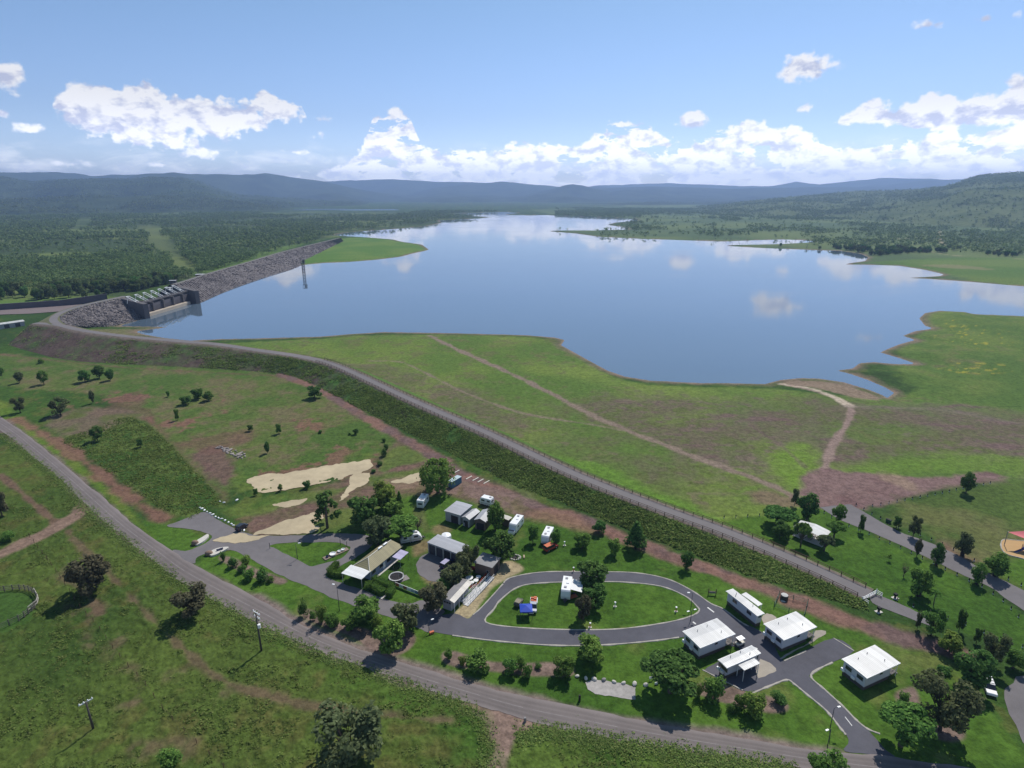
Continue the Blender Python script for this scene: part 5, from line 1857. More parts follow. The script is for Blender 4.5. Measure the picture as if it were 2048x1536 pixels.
def amenities():
    c, yaw, L, Ws = fit([(882.5, 1196), (921.6, 1156), (944.5, 1163.5), (909, 1205)], 3.2)
    Wd, s = abs(Ws), (1 if Ws > 0 else -1)
    t = thing('amenities_block', 'long cream and grey roofed block with a white ramp along its side', 'building', (c.x, c.y, 0), yaw)
    y = s * Wd
    g = MB()
    V = [(-L / 2, -y * .5, 3.1), (L / 2, -y * .5, 3.1), (L / 2, y * .12, 3.5), (-L / 2, y * .12, 3.5)]
    g.add(V + [(a, b, z - .1) for a, b, z in V], [(0, 1, 2, 3), (7, 6, 5, 4), (0, 4, 5, 1), (1, 5, 6, 2), (2, 6, 7, 3), (3, 7, 4, 0)])
    g.build('roof', ROOFD, t)
    g = MB()
    V = [(-L / 2, y * .12, 3.42), (L / 2, y * .12, 3.42), (L / 2, y * .5, 3.0), (-L / 2, y * .5, 3.0)]
    g.add(V + [(a, b, z - .1) for a, b, z in V], [(0, 1, 2, 3), (7, 6, 5, 4), (0, 4, 5, 1), (1, 5, 6, 2), (2, 6, 7, 3), (3, 7, 4, 0)])
    g.build('verandah_roof', ROOFC, t)
    MB().prism([(-L / 2 + .3, -y * .46), (L / 2 - .3, -y * .46), (L / 2 - .3, y * .2), (-L / 2 + .3, y * .2)], -.15, 3.0).build('wall', WALLG, t)
    for k in range(3):
        win('window', (-L / 2 + .3, -y * .3 + k * y * .2, 2.2), (.1, .7, .6), t)
    for k in range(4):
        MB().box((-L * .38 + k * L * .25, y * .2, 1.05), (.9, .1, 2.1)).build('door', TRIM, t)
    for k in range(5):
        MB().bar((-L / 2 + .2 + k * (L - .4) / 4, y * .48, -.1), (-L / 2 + .2 + k * (L - .4) / 4, y * .48, 3.0), .1).build('post', WHITE, t)
    # ramp: two white lanes with balustrades
    for q, (p0, p1) in enumerate((((925, 1205), (958, 1178)), ((931, 1211), (984, 1156)))):
        r = MB()
        a, b = at(*p0), at(*p1)
        inv = Matrix.Rotation(-yaw, 3, 'Z')
        a, b = inv @ (a - Vector((c.x, c.y, 0))), inv @ (b - Vector((c.x, c.y, 0)))
        d = (b - a).normalized()
        n = Vector((-d.y, d.x, 0))
        ln = (b - a).length
        r.add([tuple(a - n * .75 + Vector((0, 0, .12))), tuple(a + n * .75 + Vector((0, 0, .12))), tuple(b + n * .75 + Vector((0, 0, .5))), tuple(b - n * .75 + Vector((0, 0, .5))),
               tuple(a - n * .75 + Vector((0, 0, -.1))), tuple(a + n * .75 + Vector((0, 0, -.1))), tuple(b + n * .75 + Vector((0, 0, -.1))), tuple(b - n * .75 + Vector((0, 0, -.1)))],
              [(0, 3, 2, 1), (4, 5, 6, 7), (0, 4, 7, 3), (1, 2, 6, 5), (0, 1, 5, 4), (3, 7, 6, 2)])
        rp = r.build('ramp', simple('ramp_white', (.58, .57, .56), .8, .2, 1.2) if q == 0 else MAT['ramp_white'], t)
        hr = MB()
        for sd_ in (-.75, .75):
            for hh in (.5, 1.0):
                hr.bar(a + n * sd_ + Vector((0, 0, .12 + hh)), b + n * sd_ + Vector((0, 0, .5 + hh)), .07)
            for k in range(int(ln / 1.2) + 1):
                p = a + d * min(ln, k * 1.2) + n * sd_
                hr.bar(p + Vector((0, 0, .1)), p + Vector((0, 0, 1.3)), .07)
        hr.build('handrail', WHITE, rp)


amenities()
# picnic shelter in the park
c, yaw, L, Ws = fit([(1588, 1053), (1602, 1040), (1662, 1064), (1646, 1079)], 3.0)
t = thing('picnic_shelter', 'white roofed picnic shelter half covered by spreading trees', 'shelter', (c.x, c.y, gz(c.x, c.y)), yaw)
g = low_gable(abs(Ws), L, 3.0, .7)
g.v = [(-y, x, z) for x, y, z in g.v]
low_gable(L, abs(Ws), 3.0, .6).build('roof', ROOFW, t)
for i in (-1, -.33, .33, 1):
    for j in (-1, 1):
        MB().bar((i * (L / 2 - .5), j * (abs(Ws) / 2 - .4), -.3), (i * (L / 2 - .5), j * (abs(Ws) / 2 - .4), 3.1), .14).build('post', OFFW, t)
MB().box((0, 0, .02), (L - .2, abs(Ws) - .2, .16)).build('floor_slab', CONC, t)
for k in (-1, 1):
    tb = thing('picnic_table', 'timber picnic table under the white shelter roof', 'table', (c.x + math.cos(yaw) * k * L * .22, c.y + math.sin(yaw) * k * L * .22, gz(c.x, c.y) + .1), yaw, 'picnic tables in the shelter')
    MB().box((0, 0, .74), (1.9, .8, .06)).build('table_top', GREYW, tb)
    for q in (-1, 1):
        MB().box((0, q * .75, .45), (1.9, .28, .05)).build('bench_seat', GREYW, tb)
        MB().bar((q * .7, -.7, 0.02), (q * .7, .7, .7), .08).bar((q * .7, .7, 0.02), (q * .7, -.7, .7), .08).build('leg', STEEL, tb)
# sheds behind the dam and the long white shed at the left edge
for lab, (x, y), w, d, h, gcol_, nm in [('flat white roofed brown pump shed at the forest edge behind the dam', (406, 556), 14, 7, 6.5, WALLB, 'pump_shed'), ('small white roofed hut behind the rock dam, next to the pump shed', (432, 550), 5, 4, 3.5, WALLG, 'hut'),
                                        ('white topped control hut at the far end of the spillway', (337, 577), 7, 4.5, 5, STEELD, 'control_hut'), ('white topped winch hut just behind the control hut', (347, 567), 7, 4.5, 5.5, STEELD, 'winch_hut')]:
    p = at(x, y, 6 if nm != 'control_hut' else 8)
    t = thing(nm, lab, 'shed', (p.x, p.y, 4), R(8))
    MB().box((0, 0, h / 2 - .5), (w - .8, d - .8, h)).build('wall', gcol_, t)
    low_gable(w, d, h, .3, .3).build('roof', ROOFW, t)
    MB().box((0, -d / 2 + .38, 1.3), (1.4, .12, 2.4)).build('door', DARK, t)
c, yaw, L, Ws = fit([(-26, 655), (-22, 652), (40, 645), (36, 650)], 4)
t = thing('long_shed', 'long white roofed shed at the left edge below the embankment', 'shed', (at(2, 657).x, at(2, 657).y, 0), math.atan2((at(38, 652) - at(-30, 662)).y, (at(38, 652) - at(-30, 662)).x))
low_gable(30, 7, 3.6, .8).build('roof', ROOFW, t)
MB().prism([(-14.6, -3.2), (14.6, -3.2), (14.6, 3.2), (-14.6, 3.2)], -.4, 3.5).build('wall', WALLG, t)
for k in range(4):
    MB().box((-11 + 7 * k, -3.2, 1.4), (3.2, .14, 2.8)).build('roller_door', STEELD, t)


# ------------------------------------------------------------------ caravans and vehicles
def wheel_into(parent, x, y, r=.34, w=.22, rim=SILV):
    q = MB()
    q.tube([(x, y - w / 2, r), (x, y + w / 2, r)], r, 14)
    wh = q.build('wheel', BLACKP, parent, True)
    q = MB()
    q.tube([(x, y - w / 2 - .02, r), (x, y + w / 2 + .02, r)], r * .58, 10)
    q.build('rim', rim, wh)
    return wh


def caravan(label, px, py, yaw, L=6.0, Wd=2.4, Hh=2.55, aero=False, name='caravan', hatches=3, drawbar=1, bodym=None, awn=None, group='caravans parked in the camp'):
    p = at(px, py)
    t = thing(name, label, 'caravan', (p.x, p.y, 0.03), yaw, group)
    b = MB()
    a, zb = L / 2, .45
    if aero:
        prof = [(-a, zb), (-a, 1.3), (-a + .35, 2.1), (-a + 1.1, Hh + zb - .1), (0, Hh + zb), (a - 1.3, Hh + zb - .15), (a - .5, 2.0), (a, 1.2), (a - .05, zb)]
    else:
        prof = [(-a, zb), (-a - .05, 1.2), (-a + .1, Hh + zb - .25), (-a + .3, Hh + zb), (a - .45, Hh + zb), (a - .15, Hh + zb - .3), (a + .12, 1.35), (a - .12, zb)]
    n = len(prof)
    for y, k in ((-Wd / 2, .0), (-Wd / 2 + .0, .0)):
        pass
    ys = [(-Wd / 2, .94), (-Wd / 2 + .06, 1.0), (Wd / 2 - .06, 1.0), (Wd / 2, .94)]
    V, F = [], []
    zc = zb + Hh / 2
    for y, k in ys:
        V += [(x * (1 - (1 - k) * .25), y, zc + (z - zc) * (1 - (1 - k) * .6)) for x, z in prof]
    for j in range(3):
        for i in range(n):
            F.append((j * n + i, (j + 1) * n + i, (j + 1) * n + (i + 1) % n, j * n + (i + 1) % n))
    F += [tuple(range(n)), tuple(range(3 * n, 4 * n))[::-1]]
    b.add(V, F)
    b.build('body', bodym or WHITE, t)
    MB().box((0, 0, .38), (L - .6, Wd - .3, .16)).build('chassis', BLACKP, t)
    for y in (-1, 1):
        MB().box((0, y * (Wd / 2 + .005), .98), (L * .86, .03, .22)).build('stripe', SILV, t)
        for xx, ww in ((-L * .28, 1.1), (L * .22, 1.3)):
            win('window', (xx, y * (Wd / 2 + .005), 1.95), (ww, .06, .62), t)
        for xx in (-.42, .42):
            wheel_into(t, xx, y * (Wd / 2 - .14))
    MB().box((-L * .04, -(Wd / 2 + .01), 1.5), (.66, .05, 1.85)).build('door', OFFW, t)
    win('window', (-a - .02, 0, 1.9), (.07, 1.5, .6), t)
    for k in range(hatches):
        h = MB()
        rbox(h, (-L * .3 + k * L * .28, (.25 if k % 2 else -.2), Hh + zb + .07), (.7, .7, .2), .05)
        h.build('roof_hatch', TRIM if k % 2 == 0 else WHITE, t)
    if drawbar:
        d = MB()
        for y in (-.7, .7):
            d.bar((a * drawbar * .95, y, .5), (a * drawbar + 1.3 * drawbar, 0, .5), .1)
        d.box((a * drawbar + .5 * drawbar, 0, .7), (.5, .7, .4))
        d.tube([(a * drawbar + 1.1 * drawbar, 0, .05), (a * drawbar + 1.1 * drawbar, 0, .8)], .05, 6)
        d.build('drawbar', STEELD, t)
    if awn:
        x0, x1, y1, m = awn
        sgy = 1 if y1 > 0 else -1
        q = MB()
        y0 = sgy * Wd / 2
        q.add([(x0, y0, 2.75), (x1, y0, 2.75), (x1, y0 + y1, 2.25), (x0, y0 + y1, 2.25), (x0, y0, 2.72), (x1, y0, 2.72), (x1, y0 + y1, 2.22), (x0, y0 + y1, 2.22)],
              [(0, 1, 2, 3), (7, 6, 5, 4), (0, 4, 5, 1), (1, 5, 6, 2), (2, 6, 7, 3), (3, 7, 4, 0)])
        aw = q.build('awning', m, t)
        for x in (x0 + .1, x1 - .1):
            MB().bar((x, y0 + y1 - sgy * .1, 0), (x, y0 + y1 - sgy * .1, 2.25), .06).build('post', STEEL, aw)
    return t


def yaw_px(a, b):
    d = at(*b) - at(*a)
    return math.atan2(d.y, d.x)


caravan('white caravan in the shade of the tall weeping gum', 846, 1010, yaw_px((841, 1014), (852, 998)), 5.6)
caravan('short white box caravan on the red gravel behind the sheds', 974, 1009, yaw_px((985, 1008), (966, 1003)), 4.2, 2.3, 2.4, hatches=1)
mh = caravan('white motorhome with roof hatches parked beside the low store', 1033, 1057, yaw_px((1040, 1043), (1024, 1064)), 6.6, 2.4, 2.8, name='motorhome', hatches=2, drawbar=0)
q = MB()
rbox(q, (3.9, 0, 1.1), (1.7, 2.1, 1.3), .3, 3)
cabp = q.build('cab', WHITE, mh)
MB().box((4.3, 0, 1.55), (.6, 1.9, .5)).build('windscreen', GLASS, cabp)
caravan('white caravan with dark lower sides and a red car at its drawbar', 1095, 1080, yaw_px((1101, 1068), (1089, 1092)), 6.2, 2.4, 2.6)
caravan('white caravan with a pale awning out, on the ring road lawn', 1133, 1186, yaw_px((1135, 1172), (1131, 1197)), 6.6, 2.4, 2.6, awn=(-2.6, 2.0, 2.9, simple('awning_white', (.68, .68, .68), .6, .12)))
caravan('streamlined white caravan with a rounded nose under the trees', 822, 1082, yaw_px((805, 1086), (838, 1080)), 6.4, 2.4, 2.4, True)


def car(label, px, py, yaw, bodym, kind='wagon', name='car', cat='car', group=None, L=4.7, roofm=None):
    p = at(px, py)
    t = thing(name, label, cat, (p.x, p.y, 0.06), yaw, group)
    a, w = L / 2, .92
    low = [(-a, .42), (-a - .02, .85), (-a + .1, 1.02), (a - 1.25, 1.02), (a - .12, .92), (a + .02, .7), (a, .42)]
    if kind == 'ute':
        cab = [(-a * .12, 1.0), (0.0, 1.72), (a * .38, 1.72), (a * .66, 1.0)]
    else:
        cab = [(-a + .08, 1.0), (-a + .3, 1.72), (a * .22, 1.74), (a * .55, 1.0)]
    V, F = [], []

    def loft(prof, ins):
        n = len(prof)
        b0 = len(V)
        top = max(z for _, z in prof)
        for s in (-1, 1):
            for x, z in prof:
                V.append((x, s * (w - (ins if z == top or z > 1.5 else 0)), z))
        for i in range(n):
            F.append((b0 + i, b0 + (i + 1) % n, b0 + n + (i + 1) % n, b0 + n + i))
        F.append(tuple(range(b0, b0 + n))[::-1])
        F.append(tuple(range(b0 + n, b0 + 2 * n)))
    loft(low, 0)
    bd = MB().add(V, F)
    bd.build('body', bodym, t)
    V, F = [], []
    loft(cab, .14)
    MB().add(V, F).build('cabin_glass', GLASS, t)
    tx = [c for c in cab if c[1] > 1.5]
    MB().box(((tx[0][0] + tx[1][0]) / 2, 0, 1.75), (tx[1][0] - tx[0][0] + .05, 1.56, .06)).build('roof', roofm or bodym, t)
    for x in (-a * .6, a * .62):
        for s in (-1, 1):
            wheel_into(t, x, s * (w - .1), .36, .24)
    for s in (-1, 1):
        MB().box((a - .02, s * .65, .78), (.08, .36, .16)).build('headlight', SILV, t)
        MB().box((-a, s * .7, .85), (.08, .26, .2)).build('tail_light', REDP, t)
    return t


car('dark blue wagon with a pale roof parked in the shed gravel yard', 894, 1131, yaw_px((886, 1137), (902, 1124)), NAVY, roofm=ROOFL)
suv = car('white four wheel drive in the shade at the edge of the gravel drive', 1976, 1378, yaw_px((1970, 1362), (1983, 1395)), WHITE, L=5.0)
r_ = MB()
for x in (-1.6, -.6, .3):
    r_.bar((x, -.75, 1.85), (x, .75, 1.85), .06)
r_.build('roof_rack', BLACKP, suv)
car('red car nose to the drawbar of the white caravan', 1101, 1098, yaw_px((1092, 1103), (1111, 1094)), REDP, group=None, roofm=ORANGE)
car('dark car stopped beside the white rocks on the gravel area', 484, 1058, yaw_px((480, 1062), (489, 1056)), simple('charcoal_paint', (.03, .035, .045), .3, .05, 1, .2, .6), L=3.8)

# golf cart by the cabin
p = at(1479, 1290)
t = thing('golf_cart', 'white roofed golf cart parked at the cabin verandah by the ring road', 'golf cart', (p.x, p.y, .07), R(25))
q = MB()
rbox(q, (0, 0, .55), (2.3, 1.15, .5), .12)
q.build('body', OFFW, t)
q = MB()
rbox(q, (0, 0, 1.9), (1.8, 1.25, .1), .03)
q.build('canopy', WHITE, t)
for i in (-1, 1):
    for j in (-1, 1):
        MB().bar((i * .8, j * .5, .7), (i * .75, j * .52, 1.88), .05).build('post', STEEL, t)
        wheel_into(t, i * .8, j * .5, .25, .18)
MB().box((-.25, 0, .95), (.5, 1.0, .2)).box((-.5, 0, 1.2), (.12, 1.0, .5)).build('seat', DARK, t)

# camp site on the ring lawn: gazebo, ute with canopy tray, camper trailer
p = at(1052, 1231)
t = thing('gazebo', 'blue topped folding gazebo on the ring lawn', 'gazebo', (p.x, p.y, 0), R(2))
V = [(-1.55, -1.55, 2.3), (1.55, -1.55, 2.3), (1.55, 1.55, 2.3), (-1.55, 1.55, 2.3), (0, 0, 3.0)]
V += [(x, y, 2.05) for x, y, z in V[:4]]
MB().add(V, [(0, 1, 4), (1, 2, 4), (2, 3, 4), (3, 0, 4), (0, 5, 6, 1), (1, 6, 7, 2), (2, 7, 8, 3), (3, 8, 5, 0)]).build('canopy', BLUEP, t)
for i in (-1, 1):
    for j in (-1, 1):
        MB().bar((i * 1.5, j * 1.5, -.05), (i * 1.5, j * 1.5, 2.3), .07).build('leg', STEELD, t)
tb = MB().box((0, 0, .72), (1.6, .7, .05))
for i in (-.7, .7):
    tb.bar((i, -.28, 0), (i, .28, .7), .04).bar((i, .28, 0), (i, -.28, .7), .04)
tag(tb.build('camp_table', GREYW), 'folding camp table in the shade of the blue gazebo', 'table')
COL.objects['camp_table'].location = (p.x, p.y + .2, 0.02)
ut = car('grey ute with a loaded tray beside the blue gazebo', 1067, 1215, yaw_px((1068, 1203), (1066, 1224)), SILV, 'ute', L=5.2)
q = MB()
for k in range(5):
    rbox(q, (-2.3 + k * .45, (-.4 if k % 2 else .35), 1.2 + .1 * (k % 3)), (.55, .75, .5), .06)
q.build('load', ORANGE, ut)
MB().box((-1.45, 0, 1.0), (2.3, 1.9, .1)).build('tray', STEEL, ut)
p = at(1063, 1226)
ck = MB()
rbox(ck, (0, 0, .35), (1.1, .7, .7), .06)
tag(ck.build('esky', WHITE), 'white ice box on the grass beside the blue gazebo', 'cooler').location = (p.x, p.y, 0.02)
p = at(1037, 1210)
t = thing('camper_trailer', 'folded dark camper trailer on the ring lawn near the gazebo', 'trailer', (p.x, p.y, 0.02), yaw_px((1031, 1218), (1044, 1200)))
q = MB()
rbox(q, (0, 0, .8), (2.6, 1.7, .7), .1)
q.build('body', simple('khaki', (.10, .10, .07), .7, .2), t)
q = MB()
rbox(q, (-.3, 0, 1.3), (1.6, 1.5, .4), .15)
q.build('cover', simple('tan_canvas', (.25, .22, .16), .9, .2), t)
for s in (-1, 1):
    wheel_into(t, 0, s * .85, .33, .2)
MB().bar((1.2, -.6, .5), (2.3, 0, .5), .09).bar((1.2, .6, .5), (2.3, 0, .5), .09).build('drawbar', STEELD, t)
# annex mat and chairs by the awning caravan
p = at(1143, 1194)
mt = MB().box((0, 0, .03), (3.2, 1.3, .04))
o = tag(mt.build('camp_mat', ORANGE), 'orange and blue mat rolled out at the awning of the caravan', 'mat')
o.location = (p.x, p.y, .03)
o.rotation_euler.z = R(25)
for i, (x, y) in enumerate([(1129, 1196), (1136, 1198), (1148, 1190)]):
    p = at(x, y)
    t = thing('camp_chair', 'dark folding chair beside the caravan awning', 'chair', (p.x, p.y, .03), R(40 * i), 'camp chairs at the awning')
    MB().box((0, 0, .45), (.5, .5, .05)).build('seat', NAVY, t)
    MB().box((-.25, 0, .75), (.05, .5, .55)).build('backrest', NAVY, t)
    for a_ in (-.22, .22):
        for b_ in (-.22, .22):
            MB().bar((a_, b_, 0), (a_, b_, .45), .03).build('leg', STEEL, t)

# trampoline
p = at(793, 1158)
t = thing('trampoline', 'round trampoline with a dark safety net on the house lawn', 'trampoline', (p.x, p.y, 0))
MB().lathe([(1.75, .80), (1.75, .86), (.01, .84)], n=28).build('mat', DARK, t)
MB().lathe([(1.75, .80), (2.1, .78), (2.1, .92), (1.75, .93), (1.75, .80)], n=28, cap=False).build('pad_ring', simple('pad_white', (.60, .60, .60), .6), t)
nm_, nt_, nb_ = new_mat('safety_net')
nb_.inputs['Base Color'].default_value = (.02, .02, .02, 1)
nb_.inputs['Alpha'].default_value = .30
MB().tube([(0, 0, .95), (0, 0, 2.6)], 2.0, 28, False).build('net', nm_, t)
for k in range(6):
    a_ = k * math.pi / 3
    MB().bar((2.05 * math.cos(a_), 2.05 * math.sin(a_), 0), (2.05 * math.cos(a_), 2.05 * math.sin(a_), 2.65), .06).build('pole', STEEL, t)
p = at(806, 1158)
o = tag(MB().box((0, 0, .06), (3.0, 2.2, .1)).build('timber_pad', GREYW), 'weathered timber pad beside the trampoline', 'platform')
o.location = (p.x, p.y, 0.02)
o.rotation_euler.z = R(35)

# painted pool-style fence by the house
t = thing('panel_fence', 'low white framed fence with terracotta and blue panels by the house', 'fence')
p0, p1 = at(791, 1172), at(846, 1194)
d = (p1 - p0)
n = 7
for k in range(n):
    a_, b_ = p0 + d * (k / n), p0 + d * ((k + 1) / n)
    pm = [ORANGE, WHITE, simple('terracotta', (.36, .16, .10), .8, .15), WHITE, simple('pale_blue', (.36, .46, .52), .7), BLUEC, WHITE][k]
    MB().bar(a_ + Vector((0, 0, .65)), b_ + Vector((0, 0, .65)), .05, .95).build('panel', pm, t)
    MB().bar(a_, a_ + Vector((0, 0, 1.3)), .1).build('post', WHITE, t)
MB().bar(p0 + Vector((0, 0, 1.2)), p1 + Vector((0, 0, 1.2)), .08).build('top_rail', WHITE, t)
# white letterbox-like gatepost slab among the hedges
p = at(771, 1191)
o = tag(MB().box((0, 0, .08), (1.0, 3.4, .14)).build('concrete_step', CONC), 'pale concrete step path between the clipped hedges', 'path')
o.location = (p.x, p.y, .03)
o.rotation_euler.z = R(-38)


def hedge_line(label, pts, w, h, seed):
    """clipped hedge: leafy faces over a solid dark core"""
    P = [at(*q) for q in pts]
    t = thing('hedge', label, 'hedge', (P[0].x, P[0].y, 0))
    rel = [q - P[0] for q in P]
    rnd = np.random.default_rng(seed)
    V, F = [], []
    core = MB()
    for a_, b_ in zip(rel[:-1], rel[1:]):
        core.bar(a_ + Vector((0, 0, h * .45)), b_ + Vector((0, 0, h * .45)), w * .7, h * .9)
        ln = (b_ - a_).length
        d = (b_ - a_).normalized()
        n = Vector((-d.y, d.x, 0))
        for _ in range(int(ln * 200)):
            f = rnd.random()
            u, v = rnd.uniform(-.5, .5), rnd.uniform(.05, 1)
            if rnd.random() < .55:
                u = math.copysign(.5 + .08 * rnd.random(), u)
            else:
                v = 1 + .1 * rnd.random()
            c_ = a_ + d * (f * ln) + n * (u * w) + Vector((0, 0, v * h))
            V.append(c_)
    core.build('core', LEAF['dark'], t)
    obj('foliage', leaf_mesh('foliage', np.array([list(v) for v in V]), .22, rnd), LEAF['hedge'], t)


# ------------------------------------------------------------------ poles, lamps, posts and fences
def power_pole(label, px, py, topy, arms, yaw=0.0, box=False):
    p = at(px, py)
    h = top_h(p, topy)
    t = thing('power_pole', label, 'power pole', (p.x, p.y, 0), yaw)
    MB().tube([(0, 0, -.5), (0, 0, h)], [.24, .15], 10).build('pole', simple('pole_timber', (.075, .065, .06), .9, .25, 2.0) if 'pole_timber' not in MAT else MAT['pole_timber'], t, True)
    for k, (z, w) in enumerate(arms):
        ar = MB().box((0, .18, h - z), (w, .14, .18)).build('crossarm', WSTEEL, t)
        ins = MB()
        for x in np.linspace(-w / 2 + .15, w / 2 - .15, 4):
            ins.lathe([(.05, 0), (.11, .05), (.07, .14), (.12, .2), (.05, .3)], (x, .18, h - z + .09), 8)
        ins.build('insulator', WSTEEL, ar)
        MB().bar((-w * .3, .18, h - z - .05), (0, .16, h - z - .8), .06).bar((w * .3, .18, h - z - .05), (0, .16, h - z - .8), .06).build('brace', STEEL, ar)
    if box:
        q = MB()
        q.lathe([(.05, 0), (.33, .05), (.33, .95), (.05, 1.0)], (.45, .1, h - 3.9), 12)
        q.build('transformer', WSTEEL, t)
    return t, p, h


power_pole('power pole with two crossarms and a grey transformer beside the main road', 523, 1301, 1226, [(.1, 2.6), (1.3, 2.2)], R(-35), True)
power_pole('single crossarm power pole leaning in the rough pasture', 187, 1459, 1404, [(.15, 2.4)], R(50))


def lamp(label, px, py, topy, heads=1, yaw=0.0, group='street lamps of the camp'):
    p = at(px, py)
    h = max(3.0, top_h(p, topy))
    t = thing('street_lamp', label, 'street lamp', (p.x, p.y, 0), yaw, group)
    MB().tube([(0, 0, -.2), (0, 0, h)], [.09, .055], 8).build('pole', STEELD, t, True)
    for k in range(heads):
        s = 1 if k == 0 else -1
        MB().tube([(0, 0, h - .1), (s * .35, 0, h + .1), (s * .8, 0, h + .12)], .04, 6).build('arm', STEELD, t)
        q = MB()
        rbox(q, (s * 1.0, 0, h + .12), (.7, .34, .14), .05)
        q.build('lamp_head', WHITE, t)
    return t


lamp('tall dark street lamp on the verge in front of the carport', 679, 1222, 1171, 1, R(160))
lamp('street lamp on the tip of the loop road island', 595, 1118, 1088, 1, R(20))
lamp('street lamp standing on the far kerb of the ring road', 1382, 1215, 1186, 1, R(180))
lamp('double headed street lamp at the tip of the ring lawn', 1381, 1242, 1222, 2, R(20))
lamp('tall street lamp on the grass corner by the cabin drive', 1660, 1457, 1416, 1, R(10))
lamp('street lamp close to the main road near the cabin drive', 1655, 1492, 1458, 1, R(200))
_l = lamp('short lamp with a plaque below it at the west end of the ring road', 858, 1263, 1250, 1, R(30))
MB().box((.3, -1.0, .35), (1.1, .5, .5)).build('plaque', ORANGE, _l)


def stake(name, label, cat, px, py, h, w, m, topm=None, group=None):
    p = at(px, py)
    t = thing(name, label, cat, (p.x, p.y, gz(p.x, p.y)), R(20), group)
    MB().bar((0, 0, -.1), (0, 0, h), w).build('post', m, t)
    if topm:
        MB().box((0, 0, h), (w * 1.9, w * 1.9, w * 1.3)).build('cap', topm, t)
        MB().box((0, 0, .04), (w * 4, w * 3, .12)).build('base', STONE, t)
    return t


for lab, x, y in [('orange capped power pedestal beside the far side of the ring road', 1147, 1143), ('white topped tap post standing in the middle of the ring lawn', 1230, 1213), ('orange power pedestal near the east end of the ring lawn', 1352, 1223),
                  ('power pedestal at the near kerb of the ring lawn', 1180, 1255), ('small white tap post on the lawn beside the red car', 1129, 1091)]:
    stake('power_pedestal', lab, 'power pedestal', x, y, 1.25, .2, WHITE if 'white' in lab else ORANGE, WHITE)
stake('guide_post', 'dark post casting a long shadow on the verge of the main road', 'post', 1159, 1402, 1.5, .35, BLACKP)
stake('drum_post', 'short grey drum standing where the dirt side track meets the main road', 'post', 1050, 1443, 1.0, .4, simple('drum_grey', (.2, .19, .19), .6))
for lab, x, y in [('black bollard light with a stone ring beside the gate', 1790, 1196), ('black bollard light with stones at the end of the weedy slope', 1757, 1224)]:
    stake('bollard_light', lab, 'bollard light', x, y, 1.1, .4, BLACKP, BLACKP)

# boulders along the gravel bed
for i, (x, y) in enumerate([(1154, 1354), (1172, 1357), (1189, 1359), (1207.6, 1361), (1227.6, 1365), (1247, 1367), (1268, 1370), (1291, 1371.5)]):
    p = at(x, y)
    o = MB().blob((0, 0, .2), (.52, .40, .38), 20 + i, 3, .35).build('boulder', STONE, None, True)
    o.location = (p.x, p.y, 0)
    o.rotation_euler.z = i * 1.3
    lab = 'grey darker boulder, fourth in the row behind the gravel bed' if i == 3 else ('pale boulder at the end of its row, in the shade of the spreading tree' if i == 7 else 'pale boulder in the row behind the gravel bed')
    if i == 3:
        o.data.materials[0] = simple('grey_stone', (.24, .23, .22), .9, .25)
    tag(o, lab, 'boulder', 'boulders behind the gravel bed' if i not in (3, 7) else None)
for i, (x, y) in enumerate([(1302, 1361), (1313, 1369)]):
    p = at(x, y)
    t = thing('signboard', ['small pale board on a post under the spreading tree', 'low white board on the grass under the spreading tree'][i], 'sign', (p.x, p.y, 0), R(15))
    MB().box((0, 0, .75 - .4 * i), (.9, .06, .6)).build('board', WHITE, t)
    MB().bar((-.3, 0.05, -.1), (-.3, 0.05, .9 - .4 * i), .06).bar((.3, 0.05, -.1), (.3, 0.05, .9 - .4 * i), .06).build('post', STEEL, t)
# white painted rocks along the gravel lot
RK = None
for i, (x, y) in enumerate([(400, 1016), (404, 1018), (409, 1021), (414, 1024), (420, 1027), (425.5, 1030), (431, 1034), (437, 1036.5), (443, 1038.5), (450, 1041.5), (457, 1045), (463, 1048.5), (467, 1051.5), (474, 1055.5), (488, 1061), (440, 1004), (448, 1006), (474, 1002)]):
    p = at(x, y)
    o = MB().blob((0, 0, .12), (.42 + .1 * (i % 3), .3, .26), 60 + i % 4, 2, .3).build('white_rock', WHITE, None, True)
    o.location = (p.x, p.y, gz(p.x, p.y))
    o.rotation_euler.z = i * .8
    tag(o, 'white painted rock edging the gravel lot', 'rock', 'white rocks round the gravel lot')
# pale stone entrance walls
for lab, pts, seed in [('pale stone entrance wall on the far side of the camp turn-off', [(389, 1089), (395, 1083), (405, 1077), (415, 1071), (418, 1075), (408, 1085), (395, 1092)], 1), ('pale stone entrance wall on the near side of the camp turn-off, a dark sign in it', [(418, 1110), (424, 1104), (436, 1099), (448, 1097), (458, 1097), (450, 1103), (436, 1110), (424, 1114)], 2)]:
    P = smooth_poly(W(pts), 3)
    c_ = P.mean(0)
    t = thing('entrance_wall', lab, 'wall', (c_[0], c_[1], 0))
    MB().prism([(x - c_[0], y - c_[1]) for x, y in P], -.1, .55).build('stone_bed', STONE, t)
    q = at(*pts[0]) - Vector((c_[0], c_[1], 0))
    MB().blob((q.x, q.y, .5), (1.0, .8, .8), 90 + seed, 2, .3).build('end_stone', simple('brown_stone', (.22, .15, .11), .9, .3), t, True)
    if seed == 2:
        MB().box((.4, .2, .75), (1.8, .2, .7), R(35)).build('sign_panel', NAVY, t)
